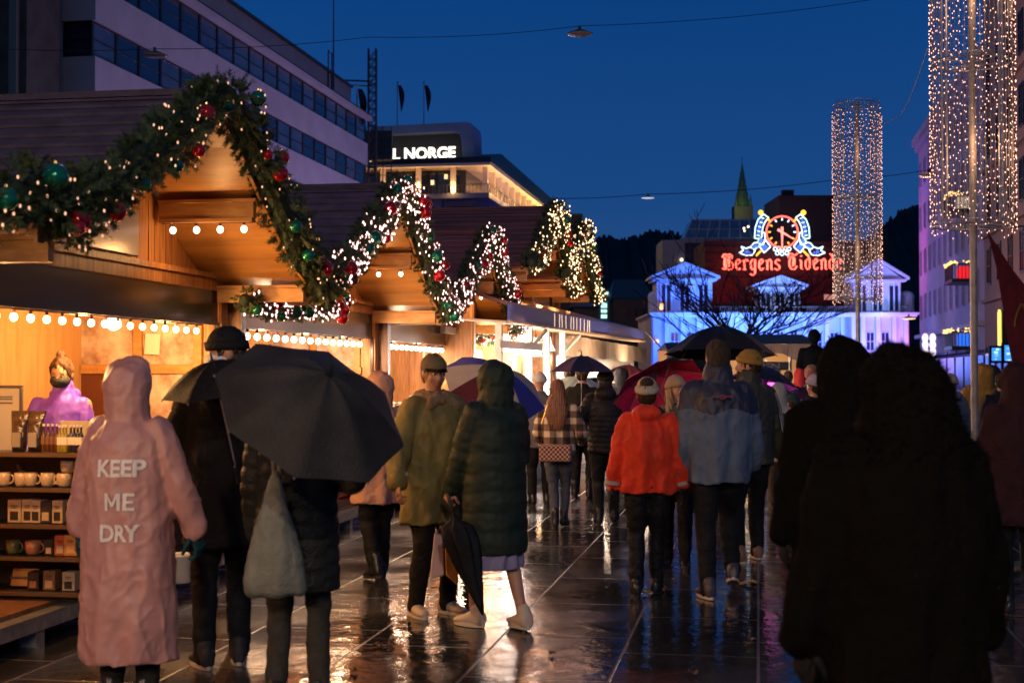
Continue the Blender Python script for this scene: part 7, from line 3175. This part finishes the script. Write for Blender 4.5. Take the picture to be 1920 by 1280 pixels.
person("distant person in a dark coat, left of the red jacket", 1478, 25, 1.66, head=-10, coat=dict(m=BLK, hem=.44), hair=('short', BRH), vox=.025, detail=False)
person("person in a pale jacket behind the striped track jacket sleeve", 1460, 16.5, 1.50, head=0, coat=dict(m=cloth("pale_jacket", (.42, .40, .36)), hem=.40), hood='up', vox=.02, detail=False, trousers=cloth("khaki_trousers", (.16, .13, .08)))
crowd_m = [cloth("charcoal_coat", (.03, .028, .03)), NB, cloth("brown_coat", (.05, .03, .02)), cloth("dark_grey_coat", (.05, .05, .055))]
for i, (px, Y, H_, lab, hd) in enumerate(((1560, 22, 1.74, "dark coated person among the crowd, directly right of the statue", 0), (1668, 24, 1.76, "dark coated person under the foreground hood, near the orange street lamp", 10),
                                          (1745, 21, 1.72, "person in charcoal left of the pale hatted person", -10), (1763, 26, 1.68, "distant person in dark brown near the foot of the violet house", 0),
                                          (1862, 23, 1.74, "dark coated person behind the yellow jacket", 5), (1890, 19, 1.68, "dark coated person between the yellow jacket and the right edge", 0), (1340, 22, 1.72, "dark coated person far behind the blue jacket", 0),
                                          (1240, 21, 1.70, "dark coated person far behind the raspberry umbrella", 0), (1165, 22, 1.70, "dark coated person behind the quilted jacket", 8), (1150, 27, 1.66, "distant person in brown beside the white stall", 0))):
    person(lab, px, Y, H_, head=hd, coat=dict(m=crowd_m[i % 4], hem=.40), hair=('short', BRH) if i % 2 else None, hood=None if i % 2 else 'up', vox=.025, detail=False, group="people in the far crowd")
person("person in a pale knitted hat and grey hood left of the large mast", 1782, 17, 1.60, head=20, coat=dict(m=cloth("grey_hooded_jacket", (.17, .18, .20)), hem=.42), hood='down', hat=('beanie', cloth("pale_grey_knit", (.34, .30, .27)), cloth("pale_grey_knit", (.34, .30, .27))), vox=.018, detail=False)
person("person in a mustard yellow hooded jacket behind the large mast", 1843, 17.6, 1.73, head=-6, coat=dict(m=mat("mustard_jacket", (.34, .17, .012), .7, col2=(.26, .12, .01), scale=6, bump=.4), hem=.46, w=.235, chest=.245, sh=.235, sl=.085, fold=.016), hood='up', vox=.014)
person("person in a dark maroon hooded coat at the right edge", 1908, 9.6, 1.68, head=0, coat=dict(m=cloth("dark_maroon_coat", (.035, .010, .012)), hem=.36, w=.26, chest=.25, sh=.23), hood='up', vox=.015)
person("two tone dark coated person between the mast and the maroon coat", 1878, 17.2, 1.62, head=-10, coat=dict(m=NB, hem=.40, w=.25), hair=('short', BRH), vox=.015)

far_cols = (("charcoal", crowd_m[0]), ("wine red", cloth("wine_coat", (.12, .015, .02))), ("dark brown", crowd_m[2]), ("grey", cloth("grey_coat", (.11, .11, .12))), ("navy", crowd_m[1]), ("tan", cloth("tan_coat", (.26, .17, .09))))
nth = ("first", "second", "third", "fourth", "fifth", "sixth", "seventh", "eighth", "ninth", "tenth", "eleventh", "twelfth", "thirteenth", "fourteenth")
for i in range(14):
    px_ = 1015 + i * 36 + (i * 13) % 17
    nm_, m_ = far_cols[(i * 5) % 6]
    person("distant %s coated person, %s from the left in the farthest crowd row" % (nm_, nth[i]), px_, 29 + (i * 7) % 9, 1.62 + .16 * ((i * 5) % 7) / 7, head=(i * 53) % 70 - 35, coat=dict(m=m_, hem=.40 + .05 * (i % 2)),
           hair=('short', BRH) if i % 3 else None, hood=None if i % 3 else 'up', vox=.028, detail=False, group="people in the far crowd")
umbrella("small wine red umbrella in the farthest crowd row", R(1178, 703, 28), (.1, -.1, .97), .45, .2, [RST])
umbrella("small pale umbrella in the farthest crowd row behind the bearded man", R(1425, 700, 31), (-.1, -.1, .97), .48, .2, [GRY])
# ---- the two dark silhouettes in front
DK = mat("black_wool_fur", (.006, .005, .0035), .95, bump=.6, bscale=60, spec=.03)
f1 = person("tall dark hooded silhouette, left one of the two in the right foreground", 1584, 6.4, 1.765, head=-4, coat=dict(m=DK, hem=.24, w=.26, d=.20, chest=.20, sh=.165, sl=.080, cuff=.07, fold=.02), hood='up', armL=(-.26, .10, .84), armR=(.25, .1, .9), vox=.015, glove=cloth("black_gloves", (.012, .012, .012)))
f2 = person("broad black silhouette in a fur hood, nearest figure in the right foreground", 1690, 4.15, 1.69, head=6, coat=dict(m=DK, hem=.22, w=.255, d=.24, chest=.235, sh=.205, sl=.095, cuff=.08, fold=.02, cape=.20), hood='up', armL=(-.28, .06, .86), armR=(.27, .10, .86), vox=.015, glove=cloth("black_gloves", (.012, .012, .012)))
# fur around the two hoods and shoulders
for inf, n_, rr, lab in ((f1, 500, .135, "fur"), (f2, 1300, .16, "fur")):
    rng = random.Random(n_)
    bm = B()
    me = inf['coat'].data
    polys = [p_ for p_ in me.polygons if p_.center.z > inf['H'] * .80]
    for i in range(n_):
        p_ = rng.choice(polys)
        nd = (p_.normal + V((rng.uniform(-.5, .5), rng.uniform(-.5, .5), rng.uniform(-.8, .3)))).normalized() * rng.uniform(.012, .026)
        wv = nd.cross(V((rng.uniform(-1, 1), rng.uniform(-1, 1), 1))).normalized() * .004
        poly(bm, [p_.center - wv, p_.center + wv, p_.center + nd])
    put("fur", bm, DK, inf['coat'], kind="stuff")
# pale things held low between and beside them
for (px, py0, py1, Y, w_, lab, m_) in ((1618, 1210, 1280, 4.6, 10, "slim pale bag edge low between the two dark silhouettes", mat("dim_pale_bag", (.30, .28, .20), .5)),
                                       (1808, 1165, 1290, 4.6, 24, "pale green plastic bag low beside the nearest silhouette", mat("pale_green_bag", (.16, .20, .17), .4, bump=.4))):
    c_ = R(px, (py0 + py1) / 2, Y)
    t = thing("plastic_bag", lab, "bag", c_)
    s_ = Y / F
    hh = (py1 - py0) / 2 * s_
    bm = B()
    zloft(bm, [(-hh - .12, 0, 0, w_ * 1.4 * s_, .05), (-hh * .3, 0, 0, w_ * s_, .05), (hh * .6, .006, 0, w_ * .55 * s_, .025), (hh, .008, 0, w_ * .2 * s_, .008)], 16)
    put("sack", remesh(bm, .006, 1, lambda p_, n: p_ + n * .008 * noise.noise(p_ * 25)), m_, t, smooth=True)
    bm = B()
    tube(bm, [(.008, 0, hh), (.01, 0, hh + .14)], .003)
    put("handle", bm, m_, t)

# magenta lamp glow on the wet ground: a small magenta lit sign far down the street
p = R(1478, 690, 34)
t = thing("magenta_light", "small magenta light low between the striped sleeve and the child in teal", "lamp", R(1449, 745, 17.3))
bm = B()
cyl(bm, (0, 0, -.18), (0, 0, .18), .06, n=10)
put("tube", bm, mat("magenta_tube", (1, .1, .8), .4, emit=(1, .04, .75), es=9, sample=False), t)
bm = B()
cyl(bm, (0, 0, -.22), (0, 0, -.18), .08, n=10)
cyl(bm, (0, 0, .18), (0, 0, .22), .08, n=10)
cyl(bm, (0, 0, .22), (0, 0, .36), .02, n=6)
put("cap", bm, M['black'], t)

for o_ in list(TMP.collection.objects):
    TMP.collection.objects.unlink(o_)
bpy.data.scenes.remove(TMP)
